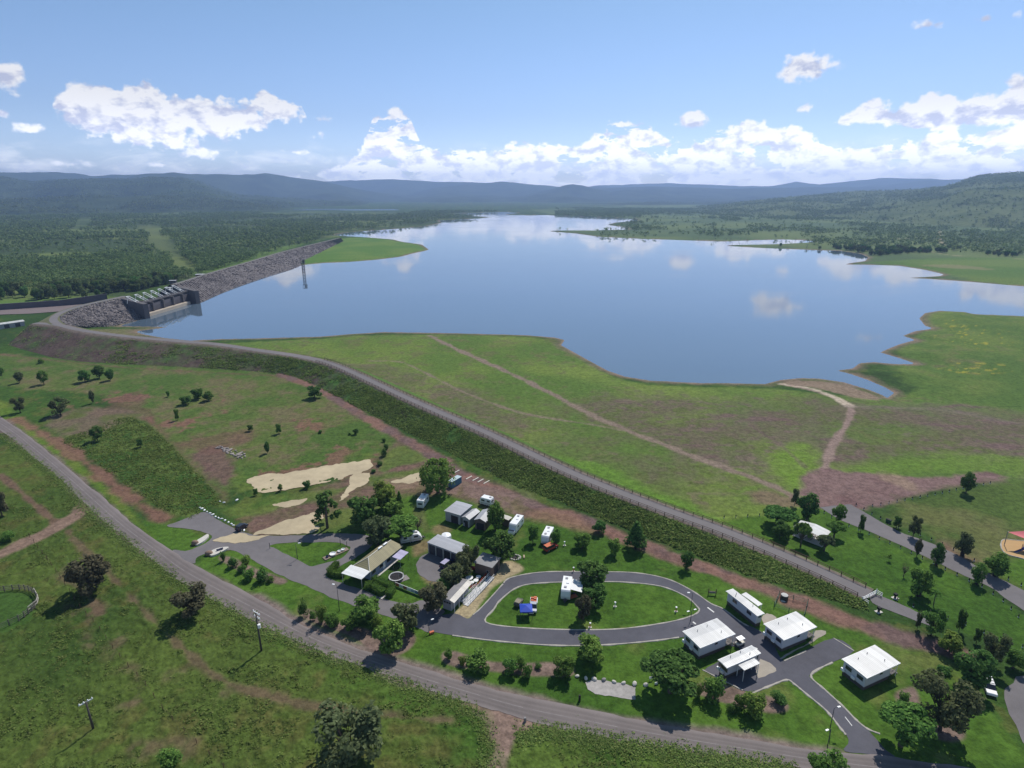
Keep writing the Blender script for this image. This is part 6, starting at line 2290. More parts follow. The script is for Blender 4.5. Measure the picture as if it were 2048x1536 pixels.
# heap of broken rock in the field
t = thing('rock_heap', 'low heap of pale broken rock lying in the green field', 'rock heap', (*at(462, 905).xy, 0))
q = MB()
c0 = at(462, 905)
for k in range(46):
    f = k / 45
    p = at(440 + 46 * f, 893 + 21 * f) - c0
    q.blob((p.x + random.uniform(-1.6, 1.6), p.y + random.uniform(-1.6, 1.6), .15), (random.uniform(.3, .9), random.uniform(.3, .7), random.uniform(.2, .5)), 200 + k, 1, .35)
q.build('stones', simple('field_rock', (.30, .26, .24), .95, .3), t)
# fire ring
p = at(1030, 1115)
t = thing('fire_ring', 'round stone fire pit on the lawn beside the pavilion', 'fire pit', (p.x, p.y, 0))
q = MB()
for k in range(14):
    a_ = k * 2 * math.pi / 14
    q.blob((1.5 * math.cos(a_), 1.2 * math.sin(a_), .12), (.36, .3, .26), k, 1, .3)
q.build('stone_ring', STONE, t)
MB().lathe([(.75, .02), (.8, .3), (.7, .3), (.6, .08), (.01, .06)], n=16).build('fire_bowl', BLACKP, t)
for sx in (-2.6, 2.6):
    MB().box((sx, 0, .3), (.4, 1.4, .3)).build('log_seat', simple('pale_log', (.40, .32, .22), .9, .2) if 'pale_log' not in MAT else MAT['pale_log'], t)
# red framed playground / barrier by the pavilion
t = thing('red_frame', 'red painted pipe barrier beside the pavilion', 'barrier')
P = [at(x, y) for x, y in [(930, 1150), (948, 1139), (973, 1152), (958, 1172), (940, 1180)]]
q = MB()
for a_, b_ in zip(P[:-1], P[1:]):
    for z in (.35, .7, 1.05):
        q.bar(a_ + Vector((0, 0, z)), b_ + Vector((0, 0, z)), .10)
    ln = (b_ - a_).length
    for k in range(int(ln / 1.5) + 1):
        c_ = a_.lerp(b_, min(1, k * 1.5 / ln))
        q.bar(c_, c_ + Vector((0, 0, 1.1)), .1)
q.build('rail', REDP, t)
q = MB()
rbox(q, (P[1].x + 1.3, P[1].y - 1.0, .45), (5.2, .5, .7), .15, 2, math.atan2((P[2] - P[1]).y, (P[2] - P[1]).x))
q.build('plinth', REDP, t)
for i, (x, y, r) in enumerate([(939, 1160, 1.0), (952, 1165, .7), (944, 1169, .6), (957, 1158, .7)]):
    p = at(x, y)
    t = thing('patio_table', ['large round white patio table near the ramp', 'small white patio table by the red barrier', 'little white stool table close to the ramp', 'white patio table in the corner of the red barrier'][i], 'table', (p.x, p.y, 0))
    MB().lathe([(r, .72), (r, .78), (.01, .79)], n=18).build('table_top', WHITE, t)
    MB().tube([(0, 0, 0), (0, 0, .72)], .07, 8).build('pedestal', STEEL, t)
    MB().lathe([(r * .5, 0.0), (r * .5, .05)], n=12).build('base', STEEL, t)
# parking sleepers by the container
for i, (x, y) in enumerate([(938, 956), (951, 959), (961, 962), (973, 965), (913, 944)]):
    p = at(x, y)
    o = tag(MB().box((0, 0, .12), (.35, 3.2, .22)).build('sleeper', OFFW), 'pale wheel stop log in the row past the blue container', 'wheel stop', 'wheel stops past the container')
    o.location = (p.x, p.y, .02)
    o.rotation_euler.z = R(-38)
# flower bed on the loop island
p = at(672, 1108)
t = thing('flower_bed', 'raised bed with round white planters on the loop road island', 'planter', (p.x, p.y, 0), yaw_px((652, 1113), (688, 1097)))
MB().box((0, 0, .12), (7.6, 1.8, .22)).build('bed', simple('bed_soil', (.24, .19, .15), .95, .25), t)
for k, (x, r) in enumerate([(-1.0, .95), (1.1, .5), (2.3, .55), (-2.7, .45)]):
    MB().lathe([(r * .8, .2), (r, .65), (r * .88, .65), (r * .8, .45), (.01, .45)], (x, 0, 0), 18).build('planter_pot', WHITE if k != 3 else NAVY, t)
for lab, x, y in [('slim dark marker post at the west tip of the loop road island', 540, 1097), ('slim dark marker post at the east end of the loop road island', 694, 1094), ('slim dark marker post behind the raised flower bed', 681, 1090)]:
    stake('marker_post', lab, 'post', x, y, 1.9, .14, BLACKP)
# water tank with its fenced plot
p = at(1568, 1198)
t = thing('water_tank', 'round dark water tank with a pale lid inside the green fence', 'tank', (p.x, p.y, 0))
MB().lathe([(.95, 0), (.95, 1.2), (.85, 1.3)], n=20).build('tank', simple('tank_green', (.045, .05, .05), .6), t)
MB().lathe([(.85, 1.3), (.3, 1.42), (.01, 1.43)], n=20).build('lid', simple('tank_lid', (.45, .44, .42), .7), t)
t = thing('wire_enclosure', 'green post and wire fence round the water tank plot', 'fence')
P = [at(x, y) for x, y in [(1548, 1214), (1558, 1192), (1615, 1208), (1607, 1238), (1548, 1214)]]
for a_, b_ in zip(P[:-1], P[1:]):
    q = MB()
    for z in (.4, .8, 1.25):
        q.bar(a_ + Vector((0, 0, z)), b_ + Vector((0, 0, z)), .05)
    q.build('wire', GREENP, t)
    n = max(2, int((b_ - a_).length / 2.4))
    for k in range(n):
        c_ = a_.lerp(b_, k / n)
        MB().bar(c_ + Vector((0, 0, -.1)), c_ + Vector((0, 0, 1.6)), .11).build('post', GREENP, t)
p = at(1566, 1203)
o = tag(MB().box((0, 0, .08), (1.0, .7, .14)).build('paver', STONE), 'pale slab lying in front of the dark water tank', 'slab')
o.location = (p.x, p.y, .02)
# swing-like timber frame
p = at(1424, 1190)
t = thing('timber_stand', 'dark two post timber frame with a pale board on the lawn by the long cabin', 'stand', (p.x, p.y, 0), R(-8))
for s in (-1, 1):
    MB().bar((s * .95, 0, -.1), (s * .95, 0, 1.9), .16).build('post', WOOD, t)
MB().box((0, 0, .8), (1.6, .1, .5)).build('board', GREYW, t)
MB().bar((-.95, 0, 1.2), (.95, 0, 1.2), .08).build('rail', WOOD, t)
# tanks and bins near the garage, small things
p = at(889, 1074, 3.7)
t = thing('water_tank', 'white round rainwater tank behind the grey roofed machinery shed', 'tank', (p.x + .3, p.y + 1.6, 0))
MB().lathe([(1.5, 0), (1.5, 3.2), (1.35, 3.5), (.2, 3.8)], n=20).build('tank', WHITE, t)
for i, (x, y) in enumerate([(1774, 1044), (1779, 1046)]):
    p = at(x, y)
    t = thing('wheelie_bin', 'dark wheelie bin on the verge of the park road', 'bin', (p.x, p.y, gz(p.x, p.y)), R(30), 'bins on the park road verge')
    MB().add([(-.28, -.3, .1), (.28, -.3, .1), (.28, .3, .1), (-.28, .3, .1), (-.36, -.38, 1.05), (.36, -.38, 1.05), (.36, .38, 1.05), (-.36, .38, 1.05)], [(3, 2, 1, 0), (4, 5, 6, 7), (0, 1, 5, 4), (1, 2, 6, 5), (2, 3, 7, 6), (3, 0, 4, 7)]).build('body', GREENP, t)
    MB().box((0, 0, 1.1), (.78, .8, .08)).build('lid', BLACKP, t)
# shade sail and playground at the right edge
p = at(2046, 1100)
PLZ = gz(p.x, p.y)
sheet('playground_sand', smooth_poly(W([(2006, 1080), (2030, 1081), (2090, 1088), (2120, 1105), (2070, 1122), (2040, 1116), (2012, 1108), (2002, 1094)]), 4), .12, asphalt('play_sand', alb(196, 160, 112, .8), .12, .8), amp=.2)
kerb([(2006, 1080), (2030, 1081), (2090, 1088), (2120, 1105), (2070, 1122), (2040, 1116), (2012, 1108), (2002, 1094)], True, .4, .2)
t = thing('shade_sail', 'pink red shade sail stretched over the playground sand', 'shade sail', (p.x, p.y, 0))
SZ = [(2016, 1064, 4.6), (2110, 1058, 5.2), (2120, 1084, 4.2), (2052, 1078, 4.0)]
cs_ = [at(x, y, z) - Vector((p.x, p.y, 0)) for x, y, z in SZ]
n = 9
V, F = [], []
for i in range(n + 1):
    for j in range(n + 1):
        u, v = i / n, j / n
        q = cs_[0] * ((1 - u) * (1 - v)) + cs_[1] * (u * (1 - v)) + cs_[2] * (u * v) + cs_[3] * ((1 - u) * v)
        V.append((q.x, q.y, q.z - .5 * math.sin(math.pi * u) * math.sin(math.pi * v)))
F = [(i * (n + 1) + j, (i + 1) * (n + 1) + j, (i + 1) * (n + 1) + j + 1, i * (n + 1) + j + 1) for i in range(n) for j in range(n)]
MB().add(V, F).build('sail', simple('sail_red', (.60, .16, .17), .8, .06), t)
for q in cs_:
    MB().bar((q.x, q.y, -.3), (q.x, q.y, q.z + .2), .16).build('pole', STEEL, t)
p = at(2040, 1106)
t = thing('play_frame', 'blue and dark playground climbing frame on the sand', 'playground', (p.x, p.y, .1))
MB().box((1.5, 0, 1.3), (1.6, 1.4, .12)).build('platform', BLUEP, t)
for i in (-1, 1):
    for j in (-1, 1):
        MB().bar((1.5 + i * .75, j * .65, 0), (1.5 + i * .75, j * .65, 2.4), .1).build('post', STEELD, t)
q = MB()
q.add([(.7, -.4, 1.35), (.7, .4, 1.35), (-1.6, .4, .2), (-1.6, -.4, .2), (.7, -.4, 1.27), (.7, .4, 1.27), (-1.6, .4, .12), (-1.6, -.4, .12)], [(0, 1, 2, 3), (7, 6, 5, 4), (0, 3, 7, 4), (1, 5, 6, 2), (0, 4, 5, 1), (3, 2, 6, 7)])
q.build('slide', NAVY, t)


def copy_tree(o, parent=None):
    c_ = o.copy()
    COL.objects.link(c_)
    if parent is not None:
        c_.parent = parent
    for ch in o.children:
        copy_tree(ch, c_)
    return c_


# bollards along the park roads
BOLL = thing('bollard', 'black timber bollard with a white foot along the park road', 'bollard', (0, 0, -50), 0, 'black bollards along the park roads')
MB().bar((0, 0, .22), (0, 0, .95), .20).build('post', BLACKP, BOLL)
MB().bar((0, 0, -.15), (0, 0, .22), .24).build('foot', WHITE, BOLL)
first = True
for line, gap in (([(1648, 1026), (1682, 1046), (1741, 1070), (1800, 1096), (1858, 1123), (1917, 1152), (1975, 1180), (2010, 1206), (2048, 1246)], 3.0), ([(1712, 1011), (1741, 1027), (1800, 1057), (1858, 1078), (1917, 1104), (1975, 1138), (2019, 1160), (2060, 1180)], 3.0),
                  ([(1745, 1012), (1800, 1003), (1880, 988), (1940, 975), (1990, 965)], 3.4), ([(1762, 1192), (1800, 1202), (1840, 1220), (1880, 1233), (1930, 1250), (2000, 1280), (2060, 1300)], 3.6), ([(1448, 1036), (1480, 1034), (1520, 1032)], 4.0)):
    P = W(line)
    L = np.concatenate([[0], np.cumsum(np.hypot(*np.diff(P, axis=0).T))])
    for s in np.arange(0, L[-1], gap):
        x, y = np.interp(s, L, P[:, 0]), np.interp(s, L, P[:, 1])
        if abs(math.degrees(math.atan2(x, y))) > 52:
            continue
        o = BOLL if first else copy_tree(BOLL)
        first = False
        o.location = (x, y, gz(x, y))
        o.rotation_euler.z = R(30) + s
# guard rails of the crest road: one fence on each side
for sd_, lab in ((1, 'dark pipe guard rail on the camp side of the crest road'), (-1, 'dark pipe guard rail on the lake side of the crest road')):
    t = thing('guard_rail', lab, 'guard rail')
    P = []
    for i in range(300):
        px_i, _ = proj(*C3[i])
        if 640 < px_i < 1736:
            P.append((*(C3[i, :2] + CS[i] * sd_ * 3.0), C3[i, 2]))
    P = resample(np.array(P), 96)
    rl = MB()
    for a_, b_ in zip(P[:-1], P[1:]):
        for z in (.62, 1.12):
            rl.bar((a_[0], a_[1], a_[2] + z), (b_[0], b_[1], b_[2] + z), .11)
    rl.build('rail', WOOD, t)
    me_ = None
    for q in P:
        if me_ is None:
            po = MB().bar((0, 0, -.4), (0, 0, 1.2), .16).build('post', WOOD, t)
            me_ = po.data
        else:
            po = obj('post', me_, None, t)
        po.location = q
# white gate at the end of the crest road
p = at(1738, 1196)
t = thing('boom_gate', 'white pipe gate across the end of the crest road', 'gate', (p.x, p.y, .1), yaw_px((1722, 1200), (1748, 1186)))
wd = (at(1748, 1186) - at(1720, 1201)).length
for s in (-1, 1):
    MB().bar((s * wd / 2, 0, -.2), (s * wd / 2, 0, 1.5), .16).build('post', WHITE, t)
q = MB()
for z in (.35, .75, 1.2):
    q.bar((-wd / 2, 0, z), (wd / 2, 0, z), .10)
    q.bar((-wd / 2, -1.6, z), (-wd / 2, 0, z), .08)
    q.bar((wd / 2, -1.6, z), (wd / 2, 0, z), .08)
for x in np.linspace(-wd / 2, wd / 2, 5):
    q.bar((x, 0, .3), (x, 0, 1.2), .08)
q.build('leaf', WHITE, t)
# stock yard with its white planks
t = thing('stock_yard', 'round timber stock yard with pale rails in the rough pasture', 'yard')
ring = smooth_poly(W([(-60, 1192), (0, 1184), (40, 1180), (62, 1184), (76, 1198), (72, 1214), (58, 1228), (30, 1246), (-40, 1268), (-120, 1240)]), 5)
q = MB()
n = len(ring)
for i in range(n):
    a_, b_ = ring[i], ring[(i + 1) % n]
    for z in (.5, 1.0, 1.5):
        q.bar((*a_, z), (*b_, z), .10)
YARD = simple('yard_timber', (.13, .12, .10), .9, .25)
q.build('rail', YARD, t)
for i in range(0, n, 2):
    MB().bar((*ring[i], -.2), (*ring[i], 1.8), .18).build('post', YARD, t)
q = MB()
for (x0, y0), (x1, y1) in zip([(70, 1186), (78, 1200), (76, 1210)], [(78, 1200), (76, 1210), (58, 1224)]):
    for z in (.7, 1.5):
        q.bar(at(x0, y0) + Vector((0, 0, z)), at(x1, y1) + Vector((0, 0, z)), .14, .2)
q.build('race_rail', simple('bleached_timber', (.36, .34, .30), .9, .2), t)
# wire fence through the pasture
t = thing('wire_fence', 'old wire fence with thin dark posts crossing the rough pasture', 'fence')
F0 = W([(60, 1075), (110, 1140), (160, 1215), (200, 1260), (235, 1310), (290, 1370), (330, 1425), (375, 1470), (440, 1530), (520, 1600)])
L = np.concatenate([[0], np.cumsum(np.hypot(*np.diff(F0, axis=0).T))])
pts = [(np.interp(s, L, F0[:, 0]), np.interp(s, L, F0[:, 1])) for s in np.arange(0, L[-1], 4.5)]
for x, y in pts:
    MB().tube([(x, y, -.3), (x + random.uniform(-.1, .1), y, 1.35)], .07, 5).build('post', WOOD, t)
q = MB()
for a_, b_ in zip(pts[:-1], pts[1:]):
    for z in (.6, 1.1):
        q.bar((*a_, z), (*b_, z), .010)
q.build('wire', WOOD, t)


# ------------------------------------------------------------------ foliage
def leaf_mat(name, c0, c1, c2, trans=0.45, patch=.7):
    m = bpy.data.materials.new(name)
    m.use_nodes = True
    t = NT(m.node_tree)
    t.n.clear()
    geo = t.add('ShaderNodeNewGeometry')
    oi = t.add('ShaderNodeObjectInfo')
    r = t.add('ShaderNodeValToRGB')
    r.color_ramp.elements[0].color = (*c0, 1)
    r.color_ramp.elements[1].color = (*c2, 1)
    e = r.color_ramp.elements.new(.55)
    e.color = (*c1, 1)
    t.l.new(geo.outputs['Random Per Island'], r.inputs[0])
    tc = t.add('ShaderNodeTexCoord')
    cl = t.noise(tc.outputs['Object'], patch, 3, .6)
    hv = t.add('ShaderNodeHueSaturation')
    t.l.new(t.m('ADD', 0.485, t.m('MULTIPLY', oi.outputs['Random'], .03)), hv.inputs['Hue'])
    t.l.new(t.m('ADD', t.m('ADD', .45, t.m('MULTIPLY', cl, 1.0)), t.m('MULTIPLY', oi.outputs['Random'], .2)), hv.inputs['Value'])
    t.l.new(r.outputs[0], hv.inputs['Color'])
    d = t.add('ShaderNodeBsdfDiffuse')
    tr = t.add('ShaderNodeBsdfTranslucent')
    t.l.new(hv.outputs[0], d.inputs[0])
    t.l.new(hv.outputs[0], tr.inputs[0])
    ms = t.add('ShaderNodeMixShader')
    ms.inputs[0].default_value = trans
    t.l.new(d.outputs[0], ms.inputs[1])
    t.l.new(tr.outputs[0], ms.inputs[2])
    o = t.add('ShaderNodeOutputMaterial')
    t.l.new(ms.outputs[0], o.inputs[0])
    return m


LEAF = {
    'dark': leaf_mat('leaf_dark', (0.047, 0.101, 0.029), (0.089, 0.176, 0.047), (0.160, 0.280, 0.076)),
    'green': leaf_mat('leaf_green', (0.064, 0.125, 0.031), (0.125, 0.235, 0.053), (0.216, 0.348, 0.082)),
    'light': leaf_mat('leaf_light', (0.091, 0.151, 0.032), (0.173, 0.264, 0.058), (0.283, 0.374, 0.092)),
    'grey': leaf_mat('leaf_grey', (0.074, 0.096, 0.046), (0.126, 0.156, 0.072), (0.198, 0.228, 0.110)),
    'brown': leaf_mat('leaf_brown', (0.079, 0.077, 0.046), (0.130, 0.125, 0.072), (0.192, 0.180, 0.108)),
    'hedge': leaf_mat('leaf_hedge', (0.054, 0.113, 0.026), (0.113, 0.215, 0.044), (0.203, 0.316, 0.067)),
    'forest': leaf_mat('leaf_forest', (0.062, 0.096, 0.036), (0.125, 0.180, 0.064), (0.230, 0.275, 0.112), .4, .012),
    'tuft': leaf_mat('grass_tuft', (.075, .115, .026), (.125, .175, .045), (.185, .205, .070), .3, .10),
    'weed': leaf_mat('weed_leaf', (0.081, 0.140, 0.037), (0.152, 0.235, 0.062), (0.258, 0.305, 0.100), .3, .09),
}
BARK = simple('bark', (.12, .10, .085), .95, .3, 3.0)
BARKD = simple('bark_dark', (.045, .038, .034), .95, .3, 3.0)


def leaf_mesh(name, P, size, rng, N=None, jit=.8):
    """one leafy face per point; N = preferred normals"""
    n = len(P)
    r = rng.normal(size=(n, 3))
    if N is None:
        N = r
    else:
        N = N + jit * r * .5
    N /= np.linalg.norm(N, axis=1)[:, None] + 1e-9
    a = np.cross(N, rng.normal(size=(n, 3)))
    a /= np.linalg.norm(a, axis=1)[:, None] + 1e-9
    b = np.cross(N, a)
    s = (size * (.6 + .8 * rng.random(n)))[:, None] if np.isscalar(size) else (size * (.6 + .8 * rng.random(n)))[:, None]
    k = .55 + .5 * rng.random((n, 1))
    V = np.empty((n, 4, 3))
    V[:, 0] = P - a * s * .5
    V[:, 1] = P - b * s * .5 * k
    V[:, 2] = P + a * s * .5
    V[:, 3] = P + b * s * .5 * k
    F = np.arange(4 * n).reshape(n, 4)
    return mesh_np(name, V.reshape(-1, 3), F)


def crown_lobes(kind, rnd):
    """(x, y, z, rx, rz) in metres for a tree 8 m tall and about 7 m wide"""
    L = []
    if kind in ('round', 'bottle'):
        for k in range(11):
            a = k * 2.4 + rnd.uniform(-.3, .3)
            zz = 2.1 + 4.6 * ((k * .7549) % 1)
            rr = 2.4 * math.sqrt(max(.05, 1 - ((zz - 4.2) / 3.2) ** 2)) * rnd.uniform(.6, 1)
            L.append((rr * math.cos(a), rr * math.sin(a), zz, rnd.uniform(1.0, 1.5), rnd.uniform(.8, 1.25)))
        L.append((0, 0, 5.6, 1.9, 1.8))
        L.append((0, 0, 3.9, 2.2, 1.6))
    elif kind == 'spread':
        for k in range(18):
            a = k * 2.4 + rnd.uniform(-.3, .3)
            rr = 3.3 * math.sqrt((k + .5) / 18)
            L.append((rr * math.cos(a), rr * math.sin(a), 6.3 - .26 * rr * rr * .6 + rnd.uniform(-.5, .6), rnd.uniform(1.0, 1.4), rnd.uniform(.6, .95)))
    elif kind == 'gum':
        for k in range(27):
            a = k * 2.4 + rnd.uniform(-.4, .4)
            zz = 2.3 + 4.8 * ((k * .7549) % 1)
            rr = 2.9 * math.sqrt(max(.08, 1 - ((zz - 4.6) / 3.2) ** 2)) * rnd.uniform(.5, 1)
            L.append((rr * math.cos(a), rr * math.sin(a), zz, rnd.uniform(.85, 1.4), rnd.uniform(.7, 1.15)))
    elif kind == 'conic':
        for k in range(14):
            f = k / 13
            a = k * 2.4
            rr = 1.9 * (1 - f) + .1
            L.append((rr * .6 * math.cos(a), rr * .6 * math.sin(a), 1.7 + 5.7 * f, .75 + 1.0 * (1 - f), .9))
    elif kind == 'pine':
        for k in range(15):
            f = (k // 3) / 5
            a = k * 2.09 + f * 1.1
            rr = (2.9 - 2.2 * f) * rnd.uniform(.5, 1)
            L.append((rr * math.cos(a), rr * math.sin(a), 2.4 + 5.0 * f + rnd.uniform(-.4, .4), rnd.uniform(.7, 1.0), rnd.uniform(.3, .55)))
    elif kind == 'shrub':
        for k in range(9):
            a = k * 2.4
            rr = rnd.uniform(.4, 2.3)
            L.append((rr * math.cos(a), rr * math.sin(a), rnd.uniform(1.8, 5.2), rnd.uniform(1.3, 1.9), rnd.uniform(1.6, 2.6)))
    elif kind == 'sap':
        for k in range(6):
            a = k * 2.4
            L.append((1.0 * math.cos(a), 1.0 * math.sin(a), 3.4 + .7 * k, rnd.uniform(1.0, 1.5), rnd.uniform(.8, 1.2)))
    return L


TREEMESH = {}
SAMPLE = {}


def tree_meshes(kind, var, leafkey):
    key = (kind, var, leafkey)
    if key in TREEMESH:
        return TREEMESH[key]
    rnd = random.Random(hash((kind, var)) % 9999 if False else sum(map(ord, kind)) * 7 + var * 131)
    rng = np.random.default_rng(sum(map(ord, kind)) * 11 + var)
    L = crown_lobes(kind, rnd)
    tb = MB()
    tr0 = {'bottle': .62, 'spread': .34, 'gum': .20, 'weep': .38, 'shrub': .16, 'sap': .10}.get(kind, .24)
    P, N = [], []
    size = .52
    if kind == 'weep':
        tb.tube([(0, 0, -.3), (.1, .05, 2.2), (-.1, .1, 4.4), (0, 0, 6.8)], [.34, .27, .18, .06], 8)
        for k in range(34):
            a = k * 2.4 + rnd.uniform(-.4, .4)
            rr = 2.9 * math.sqrt(rnd.random())
            zt = 7.4 - .25 * rr * rr + rnd.uniform(-.5, .4)
            if k % 3 == 0:
                tb.tube([(0, 0, 3 + .08 * k), (rr * .6 * math.cos(a), rr * .6 * math.sin(a), zt * .86), (rr * math.cos(a), rr * math.sin(a), zt)], [.12, .06, .02], 5)
            drop = rnd.uniform(2.0, 4.2) * (.6 + .22 * rr)
            for _ in range(130):
                f = rng.random() ** 1.2
                s = .34 * (1 - .45 * f)
                P.append((rr * math.cos(a) * (1 + .10 * f) + rng.normal() * s, rr * math.sin(a) * (1 + .10 * f) + rng.normal() * s, zt - drop * f + rng.normal() * .15))
                N.append((math.cos(a), math.sin(a), .4))
        size = .42
    elif kind == 'palm':
        tb.tube([(0, 0, -.2), (.1, 0, 3), (.05, .1, 6.2)], [.34, .24, .2], 8)
        for k in range(17):
            a = k * 2 * math.pi / 17 + rnd.uniform(-.1, .1)
            up = rnd.uniform(.2, 1.5)
            for j in range(26):
                f = j / 25
                rr = 3.3 * f
                z = 6.3 + up * 1.2 * f * 1.6 - 2.6 * f * f
                for s in (-.25, .25):
                    P.append((rr * math.cos(a) - s * math.sin(a), rr * math.sin(a) + s * math.cos(a), z))
                    N.append((-.3 * math.cos(a), -.3 * math.sin(a), 1))
        size = .5
    else:
        cx = 0
        htr = {'spread': 2.2, 'gum': 2.0, 'round': 2.6, 'bottle': 3.0, 'shrub': .4, 'conic': 6.4, 'pine': 7.0, 'sap': 4.8, 'bare': 2.2}[kind]
        if kind == 'bottle':
            tb.tube([(0, 0, -.3), (0, 0, .7), (.04, 0, 1.9), (0, .05, 3.0)], [.62, .74, .60, .30], 10)
        else:
            tb.tube([(0, 0, -.3), (rnd.uniform(-.15, .15), rnd.uniform(-.15, .15), htr * .5), (0, 0, htr)], [tr0 * 1.2, tr0, tr0 * .72 if kind not in ('conic', 'pine') else .06], 8)
        if kind == 'bare':
            for k in range(16):
                a = k * 2.4
                e = Vector((2.6 * math.cos(a) * rnd.uniform(.5, 1), 2.6 * math.sin(a) * rnd.uniform(.5, 1), rnd.uniform(4.5, 7.6)))
                md = e * .5 + Vector((rnd.uniform(-.4, .4), rnd.uniform(-.4, .4), 1.0))
                tb.tube([(0, 0, htr * .9), md, e], [.16, .09, .02], 5)
                for q in range(4):
                    e2 = md.lerp(e, .3 + .2 * q) + Vector((rnd.uniform(-1, 1), rnd.uniform(-1, 1), rnd.uniform(.2, 1.2)))
                    tb.tube([md.lerp(e, .2 + .2 * q), e2], [.05, .015], 4)
                    P.append(tuple(e2))
                    N.append((0, 0, 1))
        dens = {'round': 190, 'bottle': 150, 'spread': 260, 'gum': 185, 'conic': 170, 'pine': 110, 'shrub': 170, 'sap': 120}.get(kind, 0)
        if kind == 'gum':
            size = .40
        for i, (x, y, z, rx, rz) in enumerate(L):
            if kind not in ('conic', 'pine', 'shrub') or i % 2 == 0:
                st = htr * (.55 if kind == 'gum' else .8) if kind not in ('conic', 'pine') else z - .2
                md = Vector((x * .45, y * .45, st + (z - st) * .55))
                tb.tube([(0, 0, st), md, (x * .92, y * .92, z)], [tr0 * .45, tr0 * .28, .03], 5)
            n = int(dens * rx * (.7 + .6 * rnd.random()))
            u = rng.normal(size=(n, 3))
            u /= np.linalg.norm(u, axis=1)[:, None]
            rad = (.55 + .5 * rng.random(n) ** .6)[:, None]
            # torn outline: part of every lobe stays open
            cut = (np.sin(u[:, 0] * 4 + i) + np.sin(u[:, 1] * 5 + 2 * i) + np.sin(u[:, 2] * 4.3 + i * .7)) > (-1.1 if kind != 'gum' else -.8)
            q = np.array([x, y, z]) + u * rad * np.array([rx, rx, rz])
            q, u = q[cut], u[cut]
            P += q.tolist()
            N += (u * .7 + np.array([0, 0, .65])).tolist()
    P, N = np.array(P), np.array(N)
    P[:, 2] = np.maximum(P[:, 2], .12)
    cm_ = leaf_mesh('crown', P, size, rng, N)
    cm_.materials.append(LEAF[leafkey])
    tm = bpy.data.meshes.new('trunk')
    tm.from_pydata(tb.v, [], tb.f)
    tm.update()
    tm.polygons.foreach_set('use_smooth', np.ones(len(tm.polygons), bool))
    tm.materials.append(BARKD if kind in ('bottle', 'gum', 'conic') else BARK)
    rr = np.percentile(np.hypot(P[:, 0], P[:, 1]), 97)
    SAMPLE[key] = P[:: max(1, len(P) // 500)]
    TREEMESH[key] = (cm_, tm, rr, P[:, 2].max())
    return TREEMESH[key]


def tree(px, py, topy, wpx, kind, leafkey, label, name='tree', cat='tree', var=0, group=None, z=None, rz=None):
    if kind == 'gum' and wpx <= 20:
        kind = 'round'
    p = at(px, py, 0)
    p.z = gz(p.x, p.y) if z is None else z
    h = max(.5, top_h(p, topy))
    depth = p.y * CP - (p.z - H) * SP
    wid = wpx / FPX * depth
    cm_, tm, r, zt = tree_meshes(kind, var, leafkey)
    # fit the crown's own outline to the size the photo shows
    rot = (px * 1.7) % 6.28 if rz is None else rz
    Q = SAMPLE[(kind, var, leafkey)]
    qx, qy = Q[:, 0] * math.cos(rot) - Q[:, 1] * math.sin(rot), Q[:, 0] * math.sin(rot) + Q[:, 1] * math.cos(rot)
    k = wid / 2 / r
    kz = h / zt
    for _ in range(4):
        u, v = proj(p.x + qx * k, p.y + qy * k, p.z + Q[:, 2] * kz)
        k *= wpx / max(2.0, np.percentile(u, 98.5) - np.percentile(u, 1.5))
        lo_, hi_ = k * r * 2 * .50 / zt, 2.2 * h / zt
        for _b in range(18):
            mid = (lo_ + hi_) / 2
            u, v = proj(p.x + qx * k, p.y + qy * k, p.z + Q[:, 2] * mid)
            if np.percentile(v, 1.0) < topy:
                hi_ = mid
            else:
                lo_ = mid
        kz = (lo_ + hi_) / 2
    t = thing(name, label, cat, (p.x, p.y, p.z - .05), rot, group)
    t.scale = (k, k, kz)
    for nm, me in (('trunk', tm), ('crown' if name != 'shrub' else 'foliage', cm_)):
        if name == 'shrub' and nm == 'trunk':
            nm = 'stem'
        o = bpy.data.objects.new(nm, me)
        COL.objects.link(o)
        o.parent = t
    return t


T = tree
# --- around the camp houses
T(876, 986, 918, 64, 'weep', 'light', 'tall weeping gum beside the blue container', 'gum_tree')
T(770, 1022, 962, 46, 'round', 'light', 'yellow green round tree beyond the dark trees by the loop road', var=1)
T(728, 1050, 995, 52, 'round', 'dark', 'very dark round tree on the lawn above the gravel turning loop', var=2)
T(781, 1034, 996, 48, 'round', 'green', 'low dark green tree in front of the yellow green one', var=0)
T(800, 1022, 984, 14, 'conic', 'green', 'thin conifer beside the low dark green tree', 'conifer')
T(655, 1056, 984, 50, 'pine', 'dark', 'ragged tiered pine at the end of the sand patch', 'pine_tree')
T(756, 1090, 1036, 50, 'round', 'grey', 'grey green tree at the corner of the gravel loop by the olive roof', var=1)
T(802, 1082, 1030, 64, 'spread', 'green', 'broad green tree shading the streamlined caravan', var=0)
T(836, 1062, 1030, 20, 'bare', 'brown', 'bare brown tree at the edge of the broad green canopy', 'bare_tree')
T(991, 1062, 1004, 30, 'round', 'green', 'upright green tree in front of the blue ended house', var=2)
T(1000, 1121, 1064, 58, 'round', 'dark', 'dense round tree behind the pavilion roof', var=0)
T(1066, 1086, 1051, 18, 'round', 'green', 'small tree on the lawn between the motorhome and the white caravan', var=1)
T(1111, 1088, 1058, 18, 'round', 'green', 'small tree touching the white caravan with the red car', var=2)
T(1198, 1066, 1041, 25, 'round', 'dark', 'small dark round tree at the foot of the embankment track', var=0)
T(1164, 1096, 1067, 29, 'round', 'green', 'bushy lawn tree nearest to the small dark round one', var=1)
